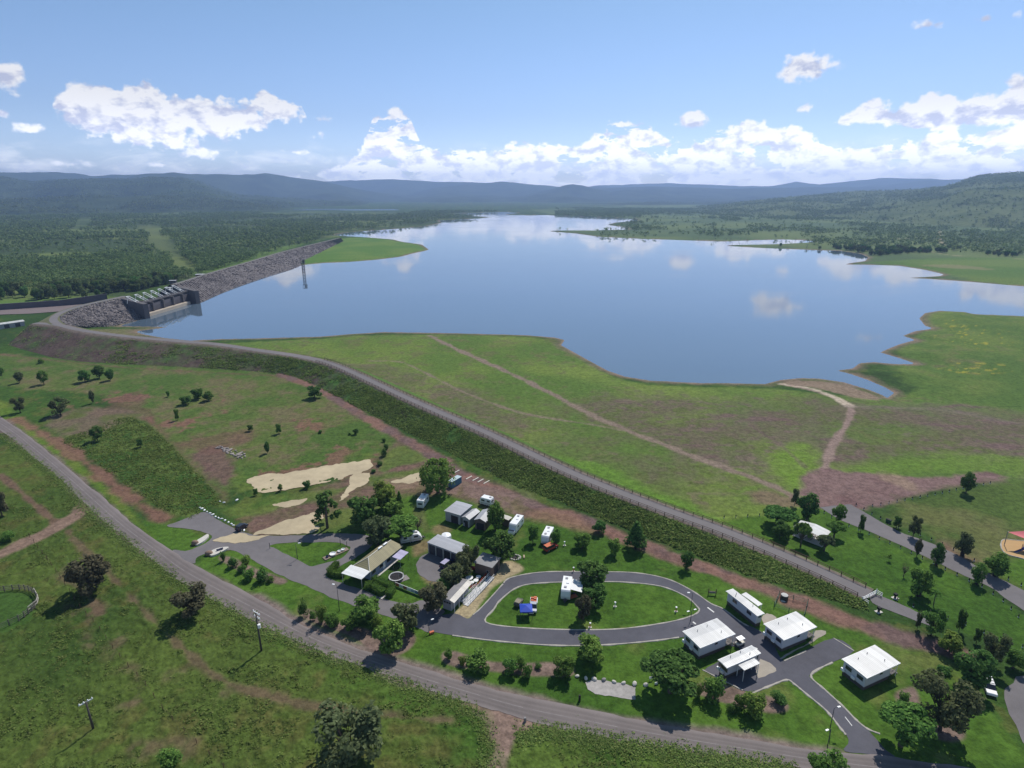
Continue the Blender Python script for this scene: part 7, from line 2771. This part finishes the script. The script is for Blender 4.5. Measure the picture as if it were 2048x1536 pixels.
T(1227, 1110, 1078, 22, 'round', 'light', 'slim stemmed lawn tree between the bushy one and the tall dark one', var=2)
T(1271, 1098, 1046, 36, 'conic', 'dark', 'tall dark pointed tree beside the dirt track', 'conifer')
T(1373, 1138, 1104, 23, 'round', 'dark', 'lone dark lawn tree above the far end of the ring road', var=1)
T(1184, 1172, 1123, 52, 'round', 'dark', 'dark round tree standing over the far side of the ring road', var=2)
T(1188, 1216, 1168, 40, 'gum', 'dark', 'ragged dark tree in the middle of the ring lawn', var=0)
T(1166, 1240, 1192, 28, 'round', 'brown', 'brownish upright tree on the ring lawn', var=0)
T(1180, 1320, 1268, 46, 'round', 'light', 'bright green lollipop tree below the ring road', var=1)
T(1340, 1384, 1302, 102, 'spread', 'dark', 'huge dark spreading tree beside the white cabins', var=1)
T(942, 1137, 1090, 30, 'gum', 'grey', 'grey green tree at the corner of the machinery shed', var=1)
T(925, 1153, 1106, 36, 'round', 'grey', 'grey green tree in the row beside the parked blue wagon', var=0)
T(904, 1178, 1128, 40, 'round', 'grey', 'broad grey green tree at the upper end of the cream roofed block', var=2)
T(867, 1220, 1166, 48, 'round', 'brown', 'bulky brown green tree at the lower end of the cream roofed block', var=1)
T(884, 1190, 1156, 34, 'round', 'green', 'green tree squeezed between the two trees by the cream roofed block', var=0)
T(733, 1242, 1191, 52, 'round', 'green', 'round green tree between the gravel road and the main road', var=1)
T(813, 1264, 1208, 48, 'round', 'grey', 'grey green tree on the mulch bed by the asphalt apron', var=2)
T(782, 1302, 1240, 56, 'round', 'light', 'fresh green tree throwing its shadow on the main road', var=0)
# --- lower right
T(1801, 1492, 1405, 98, 'spread', 'green', 'large bright green spreading tree at the mouth of the cabin drive', var=2)
T(1880, 1462, 1348, 122, 'gum', 'grey', 'big olive grey gum on the bark mulch bed', 'gum_tree', var=2)
T(1938, 1372, 1302, 72, 'round', 'dark', 'bulky dark tree shading the white four wheel drive', var=2)
T(1898, 1306, 1261, 44, 'round', 'light', 'bright round tree at the end of the dirt track', var=2)
T(1980, 1332, 1268, 50, 'gum', 'grey', 'leaning grey green tree beside the gravel drive', var=0)
T(2026, 1336, 1296, 40, 'round', 'green', 'green tree at the right edge above the gravel drive', var=1)
T(1862, 1272, 1222, 42, 'gum', 'green', 'open crowned tree beside the footpath', var=1)
T(1834, 1258, 1224, 15, 'gum', 'grey', 'thin dark stemmed tree next to the open crowned one', var=2)
T(1917, 1264, 1219, 20, 'gum', 'dark', 'slim dark tree on the mown park slope', var=0)
T(1952, 1287, 1257, 18, 'round', 'dark', 'small dark tree between the slim one and the gravel drive', var=0)
T(1836, 1191, 1139, 42, 'bottle', 'green', 'bottle tree with a full crown in the middle of the park lawn', 'bottle_tree')
T(1867, 1209, 1179, 24, 'palm', 'green', 'small palm on the park lawn', 'palm_tree')
T(1650, 1566, 1503, 68, 'round', 'green', 'green tree at the bottom edge beside the main road', var=1)
# --- the park
T(1588, 1012, 978, 14, 'gum', 'grey', 'thin tree by the red gravel, first along the park road', var=1)
T(1613, 1039, 988, 40, 'round', 'dark', 'tall dark tree behind the picnic shelter', var=0)
T(1556, 1052, 1011, 60, 'spread', 'dark', 'wide dark tree on the lawn before the picnic shelter', var=0)
T(1560, 1078, 1040, 32, 'round', 'dark', 'low dark tree tucked against the wide dark one', var=1)
T(1601, 1092, 1046, 34, 'spread', 'green', 'spreading tree over the near corner of the picnic shelter', var=1)
T(1668, 1074, 1042, 34, 'spread', 'green', 'spreading tree at the far end of the picnic shelter', var=2)
T(1648, 1102, 1070, 32, 'spread', 'grey', 'grey green spreading tree on the near side of the picnic shelter', var=0)
T(1676, 1043, 1010, 26, 'round', 'green', 'small round tree where the park road leaves the red gravel', var=1)
T(1721, 1064, 1030, 14, 'round', 'dark', 'slender tree on the near verge of the park road', var=2)
T(1793, 1056, 1033, 17, 'round', 'dark', 'little dark tree beside the wheelie bins', var=0)
T(1826, 1074, 1032, 27, 'gum', 'grey', 'grey tree on the far verge of the park road', var=0)
T(1833, 1113, 1077, 15, 'gum', 'brown', 'thin brownish tree on the near verge of the park road', var=1)
T(1872, 1130, 1086, 26, 'bottle', 'dark', 'bottle tree with a dark narrow crown on the near verge of the park road', 'bottle_tree')
T(1924, 1111, 1065, 35, 'bottle', 'grey', 'bottle tree in the red dirt beside the park road', 'bottle_tree', var=1)
T(1990, 1152, 1106, 47, 'bottle', 'green', 'broad bottle tree casting its shadow on the park road', 'bottle_tree', var=1)
T(1953, 1168, 1126, 29, 'bottle', 'green', 'small bottle tree opposite the broad one', 'bottle_tree', var=2)
T(1931, 986, 945, 27, 'round', 'dark', 'lone dark tree on the red gravel by the bollard line', var=1)
T(1807, 1153, 1127, 14, 'bare', 'brown', 'bare sapling on the park lawn', 'sapling')
T(1777, 1122, 1108, 10, 'sap', 'green', 'tiny green sapling on the park lawn', 'sapling')
# --- field beside the main road
for i, (x, y, tp, w, k, lf, lab) in enumerate([
        (170, 764, 741, 23, 'round', 'dark', 'left hand one of three dark trees standing together in the field'), (199, 757, 731, 23, 'round', 'dark', 'tallest of three dark trees standing together in the field'),
        (221, 761, 738, 17, 'round', 'dark', 'narrowest of three dark trees standing together in the field'), (88, 769, 741, 21, 'gum', 'green', 'open tree in the field nearest to the three dark ones'),
        (40, 766, 744, 17, 'gum', 'grey', 'pale thin tree near the edge of the field'), (83, 726, 717, 12, 'shrub', 'green', 'small bush below the embankment foot'), (3, 750, 735, 16, 'round', 'green', 'tree cut by the left edge of the field'),
        (121, 830, 795, 36, 'gum', 'grey', 'flat topped sparse tree at the end of the overgrown paddock'), (41, 825, 795, 27, 'gum', 'grey', 'grey tree beside the main road bend'), (186, 807, 782, 11, 'gum', 'grey', 'slim field tree by the red soil'),
        (372, 809, 792, 21, 'round', 'dark', 'nearest of the three round trees on the field knoll'), (396, 798, 777, 22, 'round', 'dark', 'rearmost of the three round trees on the field knoll'), (417, 801, 783, 21, 'round', 'dark', 'third of the round trees on the field knoll'),
        (630, 796, 772, 25, 'round', 'dark', 'lone dark tree at the foot of the embankment slope'), (355, 841, 819, 10, 'gum', 'green', 'skinny tree in the middle of the green field'), (195, 882, 852, 25, 'gum', 'dark', 'dark tree growing in the overgrown paddock'),
        (281, 894, 878, 12, 'gum', 'dark', 'small dark tree in the middle of the overgrown paddock'), (535, 906, 883, 10, 'round', 'dark', 'young tree beside the low earth mounds'), (558, 867, 848, 11, 'gum', 'green', 'young tree on the grassy swale'),
        (501, 862, 850, 11, 'round', 'dark', 'short bush like tree at the bend of the swale'), (337, 794, 782, 7, 'gum', 'green', 'tiny sapling by the field track'), (712, 869, 857, 11, 'round', 'dark', 'small dark tree near the drain above the sand'),
        (561, 982, 968, 9, 'round', 'green', 'sapling on the red strip below the large sand patch'), (614, 976, 961, 14, 'round', 'dark', 'dark sapling below the large sand patch'), (512, 991, 977, 9, 'round', 'green', 'bushy sapling at the corner of the large sand patch')]):
    T(x, y, tp, w, k, lf, lab.replace('left hand one', 'widest'), 'shrub' if 'small bush' in lab else 'tree', 'shrub' if 'small bush' in lab else 'tree', var=i % 3)
for i, (x, y, w, h) in enumerate([(768, 884, 8, 8), (772, 898, 9, 11), (768, 912, 11, 16), (760, 930, 10, 9), (747, 945, 9, 7), (700, 870, 6, 5), (640, 866, 7, 6)]):
    T(x, y, y - h, w, 'shrub', 'dark', 'small dark bush growing along the dry drain above the sand', 'shrub', 'shrub', var=i % 3, group='bushes along the dry drain')
# --- foreground pasture
T(182, 1186, 1112, 80, 'round', 'brown', 'dense brown grey tree in the rough pasture above the stock yard', 'gum_tree', var=0)
T(385, 1230, 1168, 60, 'gum', 'brown', 'sparse twisted tree beside the main road in the pasture', 'gum_tree', var=0)
T(702, 1528, 1408, 118, 'gum', 'grey', 'large grey tree at the bottom of the pasture', 'gum_tree', var=1)
T(4, 1032, 985, 34, 'round', 'brown', 'brown tree cut by the left edge of the pasture', var=2)
T(16, 1082, 1062, 26, 'shrub', 'green', 'green bush by the pasture gate track', 'shrub', 'shrub')
T(343, 1538, 1498, 42, 'shrub', 'green', 'leafy bush at the bottom edge of the pasture', 'shrub', 'shrub', var=1)
# --- garden shrubs in the mulch beds
BEDS = [('entrance bed', [(447, 1122, 11, 18), (466, 1134, 20, 20), (485, 1143, 16, 16), (492, 1132, 15, 22), (500, 1158, 22, 22), (526, 1162, 22, 26), (541, 1164, 13, 12)]),
        ('bed along the main road below the carport', [(608, 1232, 20, 36), (626, 1240, 12, 18), (643, 1245, 20, 34), (661, 1250, 25, 26), (671, 1252, 16, 18), (701, 1258, 32, 30), (756, 1256, 22, 30)]),
        ('long bed below the ring road', [(897, 1318, 14, 22), (925, 1329, 16, 18), (955, 1338, 42, 40), (972, 1344, 13, 12), (1020, 1346, 27, 28), (1041, 1338, 15, 30), (1053, 1354, 18, 28), (1076, 1336, 12, 12), (1127, 1352, 38, 40)]),
        ('bed beside the small cabin', [(1396, 1392, 16, 26), (1427, 1398, 40, 44), (1462, 1422, 18, 18), (1478, 1416, 22, 26), (1503, 1426, 40, 42), (1521, 1404, 14, 18), (1558, 1405, 28, 24)]),
        ('mulch round the big gum', [(1807, 1406, 20, 24), (1888, 1346, 26, 16)])]
for bi, (bn, L_) in enumerate(BEDS):
    srt = sorted(range(len(L_)), key=lambda i: -L_[i][2] * L_[i][3])
    for i, (x, y, w, h) in enumerate(L_):
        rank = srt.index(i)
        k, lf = [('shrub', 'green'), ('shrub', 'dark'), ('round', 'green'), ('shrub', 'light')][(i + bi) % 4]
        size = ['largest', 'second largest', 'third largest'][rank] if rank < 3 else ('smallest' if rank == len(L_) - 1 and len(L_) > 2 else None)
        col_ = {'green': 'green', 'dark': 'dark', 'light': 'yellow green'}[lf]
        if size:
            lab, grp = f'{size} shrub of the {bn}', f'shrubs of the {bn}'
        else:
            nb_ = sum(1 for j in range(len(L_)) if srt.index(j) >= 3)
            lab, grp = f'{col_} medium shrub in the {bn}', f'shrubs of the {bn}'
        T(x, y, y - h, w, k, lf, lab, 'shrub', 'shrub', var=(i + bi) % 3, group=grp)
hedge_line('clipped hedge between the carport and the step path', [(730, 1178), (745, 1176), (768, 1192)], 1.9, 1.7, 5)
hedge_line('short clipped hedge on the house side of the step path', [(748, 1162), (786, 1180), (778, 1196)], 1.7, 1.6, 6)
hedge_line('clipped hedge at the entry side of the white carport', [(676, 1131), (658, 1148), (672, 1153), (690, 1152)], 1.5, 1.5, 7)


# ------------------------------------------------------------------ vegetation nobody could count
def in_view(x, y, m=4):
    return np.abs(np.degrees(np.arctan2(x, y))) < 47 + m


def tufts():
    """tussock grass of the rough pasture and the paddock"""
    rng = np.random.default_rng(77)
    P, S = [], []
    for (xa, xb, ya, yb, den) in ((-170, 90, 62, 235, 1.5),):
        n = int((xb - xa) * (yb - ya) * den * 2.4)
        x, y = rng.uniform(xa, xb, n), rng.uniform(ya, yb, n)
        r = gz_np(x, y, GRG)
        cl = fbm(x, y, 5.0, 3, 501) + .6 * fbm(x, y, 1.7, 2, 505)
        keep = (r > .55) & in_view(x, y) & (rng.random(n) < .25 + .6 * sstep(cl, -.3, .8))
        x, y = x[keep], y[keep]
        z = gz_np(x, y, GZG)
        P.append(np.stack([x, y, z], 1))
        S.append(np.clip(.22 + .20 * cl[keep], .13, .42) * (.7 + .6 * rng.random(len(x))))
    # paddock further back
    pad = smooth_poly(W([(180, 860), (240, 836), (300, 850), (440, 995), (420, 1012), (340, 1030), (160, 905), (120, 880)]), 2)
    lo, hi = pad.min(0), pad.max(0)
    n = 26000
    x, y = rng.uniform(lo[0], hi[0], n), rng.uniform(lo[1], hi[1], n)
    k = sd_poly(x, y, pad, 5) < -.3
    x, y = x[k], y[k]
    cl = fbm(x, y, 6.0, 3, 511)
    k = rng.random(len(x)) < .25 + .6 * sstep(cl, -.4, .6)
    x, y, cl = x[k], y[k], cl[k]
    P.append(np.stack([x, y, gz_np(x, y, GZG)], 1))
    S.append((.34 + .3 * rng.random(len(x))))
    P, S = np.vstack(P), np.concatenate(S)
    q, s, nn = [], [], []
    for _ in range(7):
        o = rng.normal(size=(len(P), 3)) * S[:, None] * np.array([.5, .5, .22])
        o[:, 2] = np.abs(o[:, 2]) + S * .18
        q.append(P + o)
        s.append(S * .75)
        nn.append(.5 * o / (np.linalg.norm(o, axis=1)[:, None] + 1e-6) + np.array([0, 0, .9]))
    me = leaf_mesh('rough_grass', np.vstack(q), np.concatenate(s), rng, np.vstack(nn))
    o = obj('rough_grass', me, LEAF['tuft'], kind='stuff')
    tag(o, 'rough tussock grass of the pasture and the overgrown paddock', 'grass', kind='stuff')


def embankment_weeds():
    rng = np.random.default_rng(78)
    n = 60000
    u = rng.random(n) * 299
    i = u.astype(int)
    f = rng.random(n)
    fr = (u - i)[:, None]
    j = np.minimum(i + 1, 299)
    c_ = C3[i] * (1 - fr) + C3[j] * fr
    s_ = CS[i] * (1 - fr) + CS[j] * fr
    p = (c_[:, :2] + s_ * CW) * (1 - f[:, None]) + (T3[i] * (1 - fr) + T3[j] * fr) * f[:, None]
    z = c_[:, 2] * (1 - f) - .2 * f
    px_i, _ = proj(p[:, 0], p[:, 1], z)
    cl = fbm(p[:, 0], p[:, 1], 12, 4, 521) + .5 * fbm(p[:, 0], p[:, 1], 4, 2, 523)
    pr = np.clip(sstep(px_i, 380, 950) * .65 + .14 + .5 * cl, 0, 1) * sstep(f, .02, .12)
    pr *= sstep(px_i, 150, 240) * .9 + .1
    k = rng.random(n) < pr
    p, z, cl = p[k], z[k], cl[k]
    S = .32 + .4 * rng.random(len(p)) + .15 * np.clip(cl, 0, 1)
    q, s, nn = [], [], []
    for _ in range(10):
        o = rng.normal(size=(len(p), 3)) * S[:, None] * np.array([.6, .6, .3])
        o[:, 2] = np.abs(o[:, 2]) + S * .2
        q.append(np.column_stack([p, z]) + o)
        s.append(S * .58)
        nn.append(.5 * o / (np.linalg.norm(o, axis=1)[:, None] + 1e-6) + np.array([.15, .25, .9]))
    # tall grass fringe on the road verges
    for pts, w, cnt in (([(0, 868), (60, 914), (120, 964), (164, 1010), (217, 1056), (280, 1108), (360, 1168), (500, 1244), (626, 1303), (726, 1341), (827, 1376), (900, 1402), (950, 1428), (975, 1476), (975, 1540)], 2.2, 5200),
                        ([(1035, 1480), (1060, 1466), (1100, 1464), (1193, 1480), (1310, 1500), (1398, 1514), (1500, 1530), (1600, 1548)], 2.5, 2600)):
        L_ = resample(W(pts), cnt)
        sd = side(L_)
        o2 = rng.normal(size=cnt) * w * .5
        pp = L_ + sd * o2[:, None]
        ss = .22 + .3 * rng.random(cnt)
        zz = gz_np(pp[:, 0], pp[:, 1], GZG)
        for _ in range(7):
            o = rng.normal(size=(cnt, 3)) * ss[:, None] * np.array([.6, .6, .25])
            o[:, 2] = np.abs(o[:, 2]) + ss * .15
            q.append(np.column_stack([pp, zz]) + o)
            s.append(ss * .6)
            nn.append(.5 * o / (np.linalg.norm(o, axis=1)[:, None] + 1e-6) + np.array([0, 0, .9]))
    me = leaf_mesh('weeds', np.vstack(q), np.concatenate(s), rng, np.vstack(nn))
    o = obj('weeds', me, LEAF['weed'], kind='stuff')
    tag(o, 'leafy weeds covering the embankment slope and the road verges', 'weeds', kind='stuff')


tufts()
embankment_weeds()


def inside_any(x, y, polys):
    r = np.zeros(len(x), bool)
    for p in polys:
        r |= sd_poly(x, y, np.asarray(p), 1.0) < 0
    return r


def wood(name, label, P, h, k, rng, leafkey='forest', wr=.75, flat=.55):
    """many trees as one mass: every tree is a cloud of k leaf clumps over its own stem"""
    n = len(P)
    idx = np.repeat(np.arange(n), k)
    u = rng.normal(size=(n * k, 3))
    u /= np.linalg.norm(u, axis=1)[:, None]
    rad = (.5 + .5 * rng.random(n * k))[:, None]
    w = h * wr * .5 * (.75 + .5 * rng.random(n))
    # three loose lobes per tree
    lob = rng.normal(size=(n, 3, 3)) * np.array([.45, .45, .22])
    li = rng.integers(0, 3, n * k)
    q = u * rad * np.stack([w, w, h * flat * .5], 1)[idx] * .72 + lob[idx, li] * np.stack([w, w, h * flat], 1)[idx]
    q[:, 2] += h[idx] * (1 - flat * .62)
    q[:, 2] = np.maximum(q[:, 2], .3)
    me = leaf_mesh('crown', P[idx] + q, (w * 2.6 / math.sqrt(k) * 1.05)[idx], rng, u * .7 + np.array([0, 0, .55]))
    # stems
    a = np.array([[.5, 0], [-.25, .43], [-.25, -.43]])
    tw = h * .03
    V = np.empty((n, 6, 3))
    for j in range(3):
        V[:, j] = P + np.column_stack([a[j, 0] * tw, a[j, 1] * tw, np.full(n, -.5)])
        V[:, 3 + j] = P + np.column_stack([a[j, 0] * tw * .5, a[j, 1] * tw * .5, h * .6])
    base = (np.arange(n) * 6)[:, None, None]
    F = (np.array([[0, 1, 4, 3], [1, 2, 5, 4], [2, 0, 3, 5]])[None] + base).reshape(-1, 4)
    nv = len(me.vertices)
    lv = np.empty(nv * 3, np.float32)
    me.vertices.foreach_get('co', lv)
    nf = len(me.polygons)
    LV = np.vstack([lv.reshape(-1, 3), V.reshape(-1, 3)])
    LFc = np.vstack([np.arange(nv).reshape(-1, 4), F + nv])
    bpy.data.meshes.remove(me)
    m2 = mesh_np(name, LV, LFc)
    m2.materials.append(LEAF[leafkey])
    m2.materials.append(BARK)
    m2.polygons.foreach_set('material_index', np.concatenate([np.zeros(nf, np.int32), np.ones(len(F), np.int32)]))
    o = obj(name, m2, None, kind='stuff')
    tag(o, label, 'woodland', kind='stuff')
    return o


def scatter(rng, n, az0, az1, r0, r1):
    a = np.radians(rng.uniform(az0, az1, n))
    r = np.sqrt(rng.uniform(r0 ** 2, r1 ** 2, n))
    return r * np.sin(a), r * np.cos(a)


def on_land(x, y, m=3):
    return (sd_poly(x, y, LAKE_W, 30) > m) & (sd_poly(x, y, POND_W, 30) > m)


FRNG = np.random.default_rng(91)
DAMLINE = np.array([list(at(x, y, z).xy) for x, y, z in [(-300, 700, 0), (70, 646, 10), (110, 628, 10), (165, 610, 11), (252, 592, 11), (345, 569, 11), (420, 546, 11), (500, 523, 11), (560, 505, 11), (620, 490, 11), (679, 476, 11), (700, 466, 0)]])
CLEAR = [W([(262, 450), (290, 455), (318, 452), (322, 472), (352, 490), (362, 512), (402, 540), (392, 552), (352, 548), (338, 520), (300, 492), (296, 470)]), W([(-300, 640), (-60, 606), (110, 603), (215, 592), (262, 590), (240, 640), (60, 660), (-300, 700)]),
         W([(380, 556), (470, 532), (570, 506), (660, 478), (690, 470), (620, 500), (500, 540), (400, 580)]), W([(600, 535), (615, 505), (680, 474), (750, 472), (860, 480), (880, 500), (800, 530), (640, 540)]),
         W([(520, 432), (530, 414), (830, 414), (860, 422), (800, 430)]), W([(160, 436), (186, 436), (180, 452), (152, 470), (142, 468)])]
# left side of the valley: everything beyond the dam
FOREST_LEFT = W([(-700, 640), (-60, 600), (110, 600), (220, 592), (262, 588), (345, 566), (420, 543), (500, 520), (600, 492), (676, 471), (694, 465), (800, 455), (880, 444), (960, 436), (900, 431), (1000, 423), (870, 414), (400, 412), (-200, 414), (-900, 424)])


def forest_left():
    rng = FRNG
    # front of the forest: the trees one can tell apart are things
    x, y = scatter(rng, 60000, -50, -6, 380, 1150)
    k = inside_any(x, y, [FOREST_LEFT]) & ~inside_any(x, y, CLEAR) & on_land(x, y, 4)
    op = fbm(x, y, 120, 4, 531)
    k &= rng.random(len(x)) < np.where(op > .3, .07, np.where(op > .05, .25, .55))
    x, y = x[k], y[k]
    P = np.stack([x, y, gz_np(x, y, GZG)], 1)
    h = rng.uniform(7, 14, len(x))
    o = np.argsort(np.hypot(x, y))
    P, h = P[o], h[o]
    # thin out to natural spacing
    cell = {}
    keep = []
    for i in range(len(P)):
        c_ = (int(P[i, 0] // 6.2), int(P[i, 1] // 6.2))
        if c_ in cell:
            continue
        cell[c_] = 1
        keep.append(i)
    P, h = P[keep], h[keep]
    vis = np.abs(np.degrees(np.arctan2(P[:, 0], P[:, 1]))) < 43
    fi = np.nonzero(vis)[0][:150]
    rest = np.setdiff1d(np.arange(len(P)), fi)
    for j, i in enumerate(fi):
        kind, lf = [('round', 'forest'), ('gum', 'forest'), ('round', 'dark'), ('round', 'forest')][j % 4]
        cm_, tm, r, zt = tree_meshes(kind, j % 3, lf)
        t = thing('forest_tree', 'dark eucalypt at the near edge of the forest behind the dam', 'tree', P[i] - np.array([0, 0, .1]), j * 1.3, 'trees at the near edge of the forest')
        w = h[i] * .36
        t.scale = (w / r, w / r, h[i] / zt)
        for nm, me in (('trunk', tm), ('crown', cm_)):
            q = bpy.data.objects.new(nm, me)
            COL.objects.link(q)
            q.parent = t
    wood('forest', 'dense eucalypt forest filling the valley behind the dam', P[rest], h[rest], 70, rng)
    x, y = scatter(rng, 70000, -50, 0, 1150, 3500)
    k = inside_any(x, y, [FOREST_LEFT]) & ~inside_any(x, y, CLEAR) & on_land(x, y, 6)
    op = fbm(x, y, 200, 4, 533)
    k &= rng.random(len(x)) < np.where(op > .35, .05, np.where(op > .1, .2, .5))
    k &= sd_poly(x, y, LAKE_W, 90) > 6 + 80 * rng.random(len(x)) ** 2
    x, y = x[k], y[k]
    P = np.stack([x, y, np.maximum(gz_np(x, y, GZG), -1)], 1)
    for i in range(len(P)):
        P[i, 2] = max(P[i, 2], on_ridge(LF, x[i], y[i]) - 1)
    wood('far_forest', 'hazy far forest running up to the left hand hills'.replace('left hand ', 'western '), P, rng.uniform(8, 15, len(P)), 20, rng)
    # woodland on the nearer hills
    for rd, (a0, a1, r0, r1), n in ((LF, (-46, -5, 3300, 4600), 16000), (LH, (-46, -12, 4200, 6600), 26000), (RF, (-6, 45, 4500, 6300), 9000)):
        x, y = scatter(rng, n, a0, a1, r0, r1)
        z = np.array([on_ridge(rd, a_, b_) for a_, b_ in zip(x, y)])
        op = fbm(x, y, 380, 4, 541)
        k = (z > 1) & (rng.random(n) < np.where(op > .3, .06, np.where(op > .05, .3, .6)) * sstep(z, 0, 14))
        P = np.stack([x[k], y[k], z[k] - 1], 1)
        wood('hill_woodland', 'woodland covering the nearer hills', P, rng.uniform(9, 17, len(P)), 10, rng)


def far_bank():
    rng = np.random.default_rng(92)
    x, y = scatter(rng, 90000, 4, 50, 560, 4300)
    u, v = proj(x, y, 0 * x)
    k = on_land(x, y, 8) & (v < 520)
    meadow = [W([(1690, 530), (1735, 512), (1880, 505), (2100, 508), (2400, 520), (2300, 600), (2048, 572), (1880, 545)]), W([(1100, 464), (1180, 460), (1350, 462), (1500, 466), (1600, 472), (1640, 482), (1560, 492), (1700, 506), (1740, 520), (1600, 500), (1450, 492), (1640, 484), (1300, 480)])]
    cl = fbm(x, y * .55, 170, 4, 551) + .7 * fbm(x, y * .6, 60, 3, 553)
    pr = np.where(cl > .35, .85, np.where(cl > 0.0, .16, .03))
    pr = np.where(inside_any(x, y, [meadow[0]]), 0, pr)
    pr = np.where(inside_any(x, y, [meadow[1]]), pr * .25, pr)
    dens = inside_any(x, y, [W([(1780, 470), (1880, 462), (1880, 480), (1770, 484)]), W([(1890, 466), (2080, 462), (2140, 510), (2000, 514), (1880, 494)]), W([(1800, 486), (1880, 482), (1900, 508), (1840, 506)]), W([(1400, 466), (1560, 456), (1570, 463), (1420, 474)]),
                              W([(1080, 424), (1300, 414), (1420, 416), (1250, 436), (1110, 430)]), W([(1720, 455), (1800, 450), (1860, 458), (1760, 468)])])
    pr = np.where(dens, .5, pr)
    k &= rng.random(len(x)) < pr * np.clip(np.hypot(x, y) / 1500, .35, 1) * .8
    x, y = x[k], y[k]
    z = np.maximum(gz_np(x, y, GZG), -1)
    z = np.array([max(c_, on_ridge(RH, a_, b_) - .5) for a_, b_, c_ in zip(x, y, z)])
    P = np.stack([x, y, z], 1)
    h = rng.uniform(6, 11, len(x))
    o = np.argsort(np.hypot(x, y))
    P, h = P[o], h[o]
    vis = np.abs(np.degrees(np.arctan2(P[:, 0], P[:, 1]))) < 41
    fi = np.nonzero(vis)[0][:110]
    rest = np.setdiff1d(np.arange(len(P)), fi)
    for j, i in enumerate(fi):
        cm_, tm, r, zt = tree_meshes('round', j % 3, 'dark' if j % 3 else 'forest')
        t = thing('bank_tree', 'small dark tree scattered on the far eastern bank of the lake', 'tree', P[i] - np.array([0, 0, .1]), j * 1.7, 'scattered trees on the far eastern bank')
        w = h[i] * .44
        t.scale = (w / r, w / r, h[i] / zt)
        for nm, me in (('trunk', tm), ('crown', cm_)):
            q = bpy.data.objects.new(nm, me)
            COL.objects.link(q)
            q.parent = t
    wood('bank_woodland', 'open woodland beyond the eastern shore', P[rest], h[rest], 22, rng, 'forest', .95, .7)
    # the eastern hill
    x, y = scatter(rng, 60000, 14, 46, 2200, 4950)
    z = np.array([on_ridge(RH, a_, b_) for a_, b_ in zip(x, y)])
    cl = fbm(x, y, 260, 4, 561) + .6 * fbm(x, y, 70, 3, 563)
    k = (z > 2) & (rng.random(len(x)) < np.clip(np.where(cl > .3, .6, .1) + sstep(z, 110, 240) * .45, 0, 1) * .6)
    P = np.stack([x[k], y[k], z[k] - .6], 1)
    wood('hill_woodland', 'open woodland climbing the eastern hill', P, rng.uniform(7, 12, len(P)), 14, rng, 'forest', .95, .7)
    # drowned timber by the inlet
    x, y = scatter(rng, 500, 8, 28, 900, 1900)
    u, v = proj(x, y, 0 * x)
    k = (v > 470) & (v < 505) & (u > 1350) & (u < 1760) & (sd_poly(x, y, LAKE_W, 40) > -8) & (sd_poly(x, y, LAKE_W, 40) < 30)
    for a_, b_ in list(zip(x[k], y[k]))[:45]:
        t = thing('dead_tree', 'thin grey dead tree standing along the far inlet', 'tree', (a_, b_, WZ - 1), a_, 'dead trees along the inlet')
        hh = rng.uniform(5, 9)
        MB().tube([(0, 0, 0), (.2, 0, hh * .6), (0, .2, hh)], [.35, .25, .1], 5).tube([(.1, 0, hh * .55), (1.3, .3, hh * .8)], [.15, .05], 4).build('trunk', MAT['dead_wood'] if 'dead_wood' in MAT else simple('dead_wood', (.20, .18, .16), .9), t)


forest_left()
far_bank()
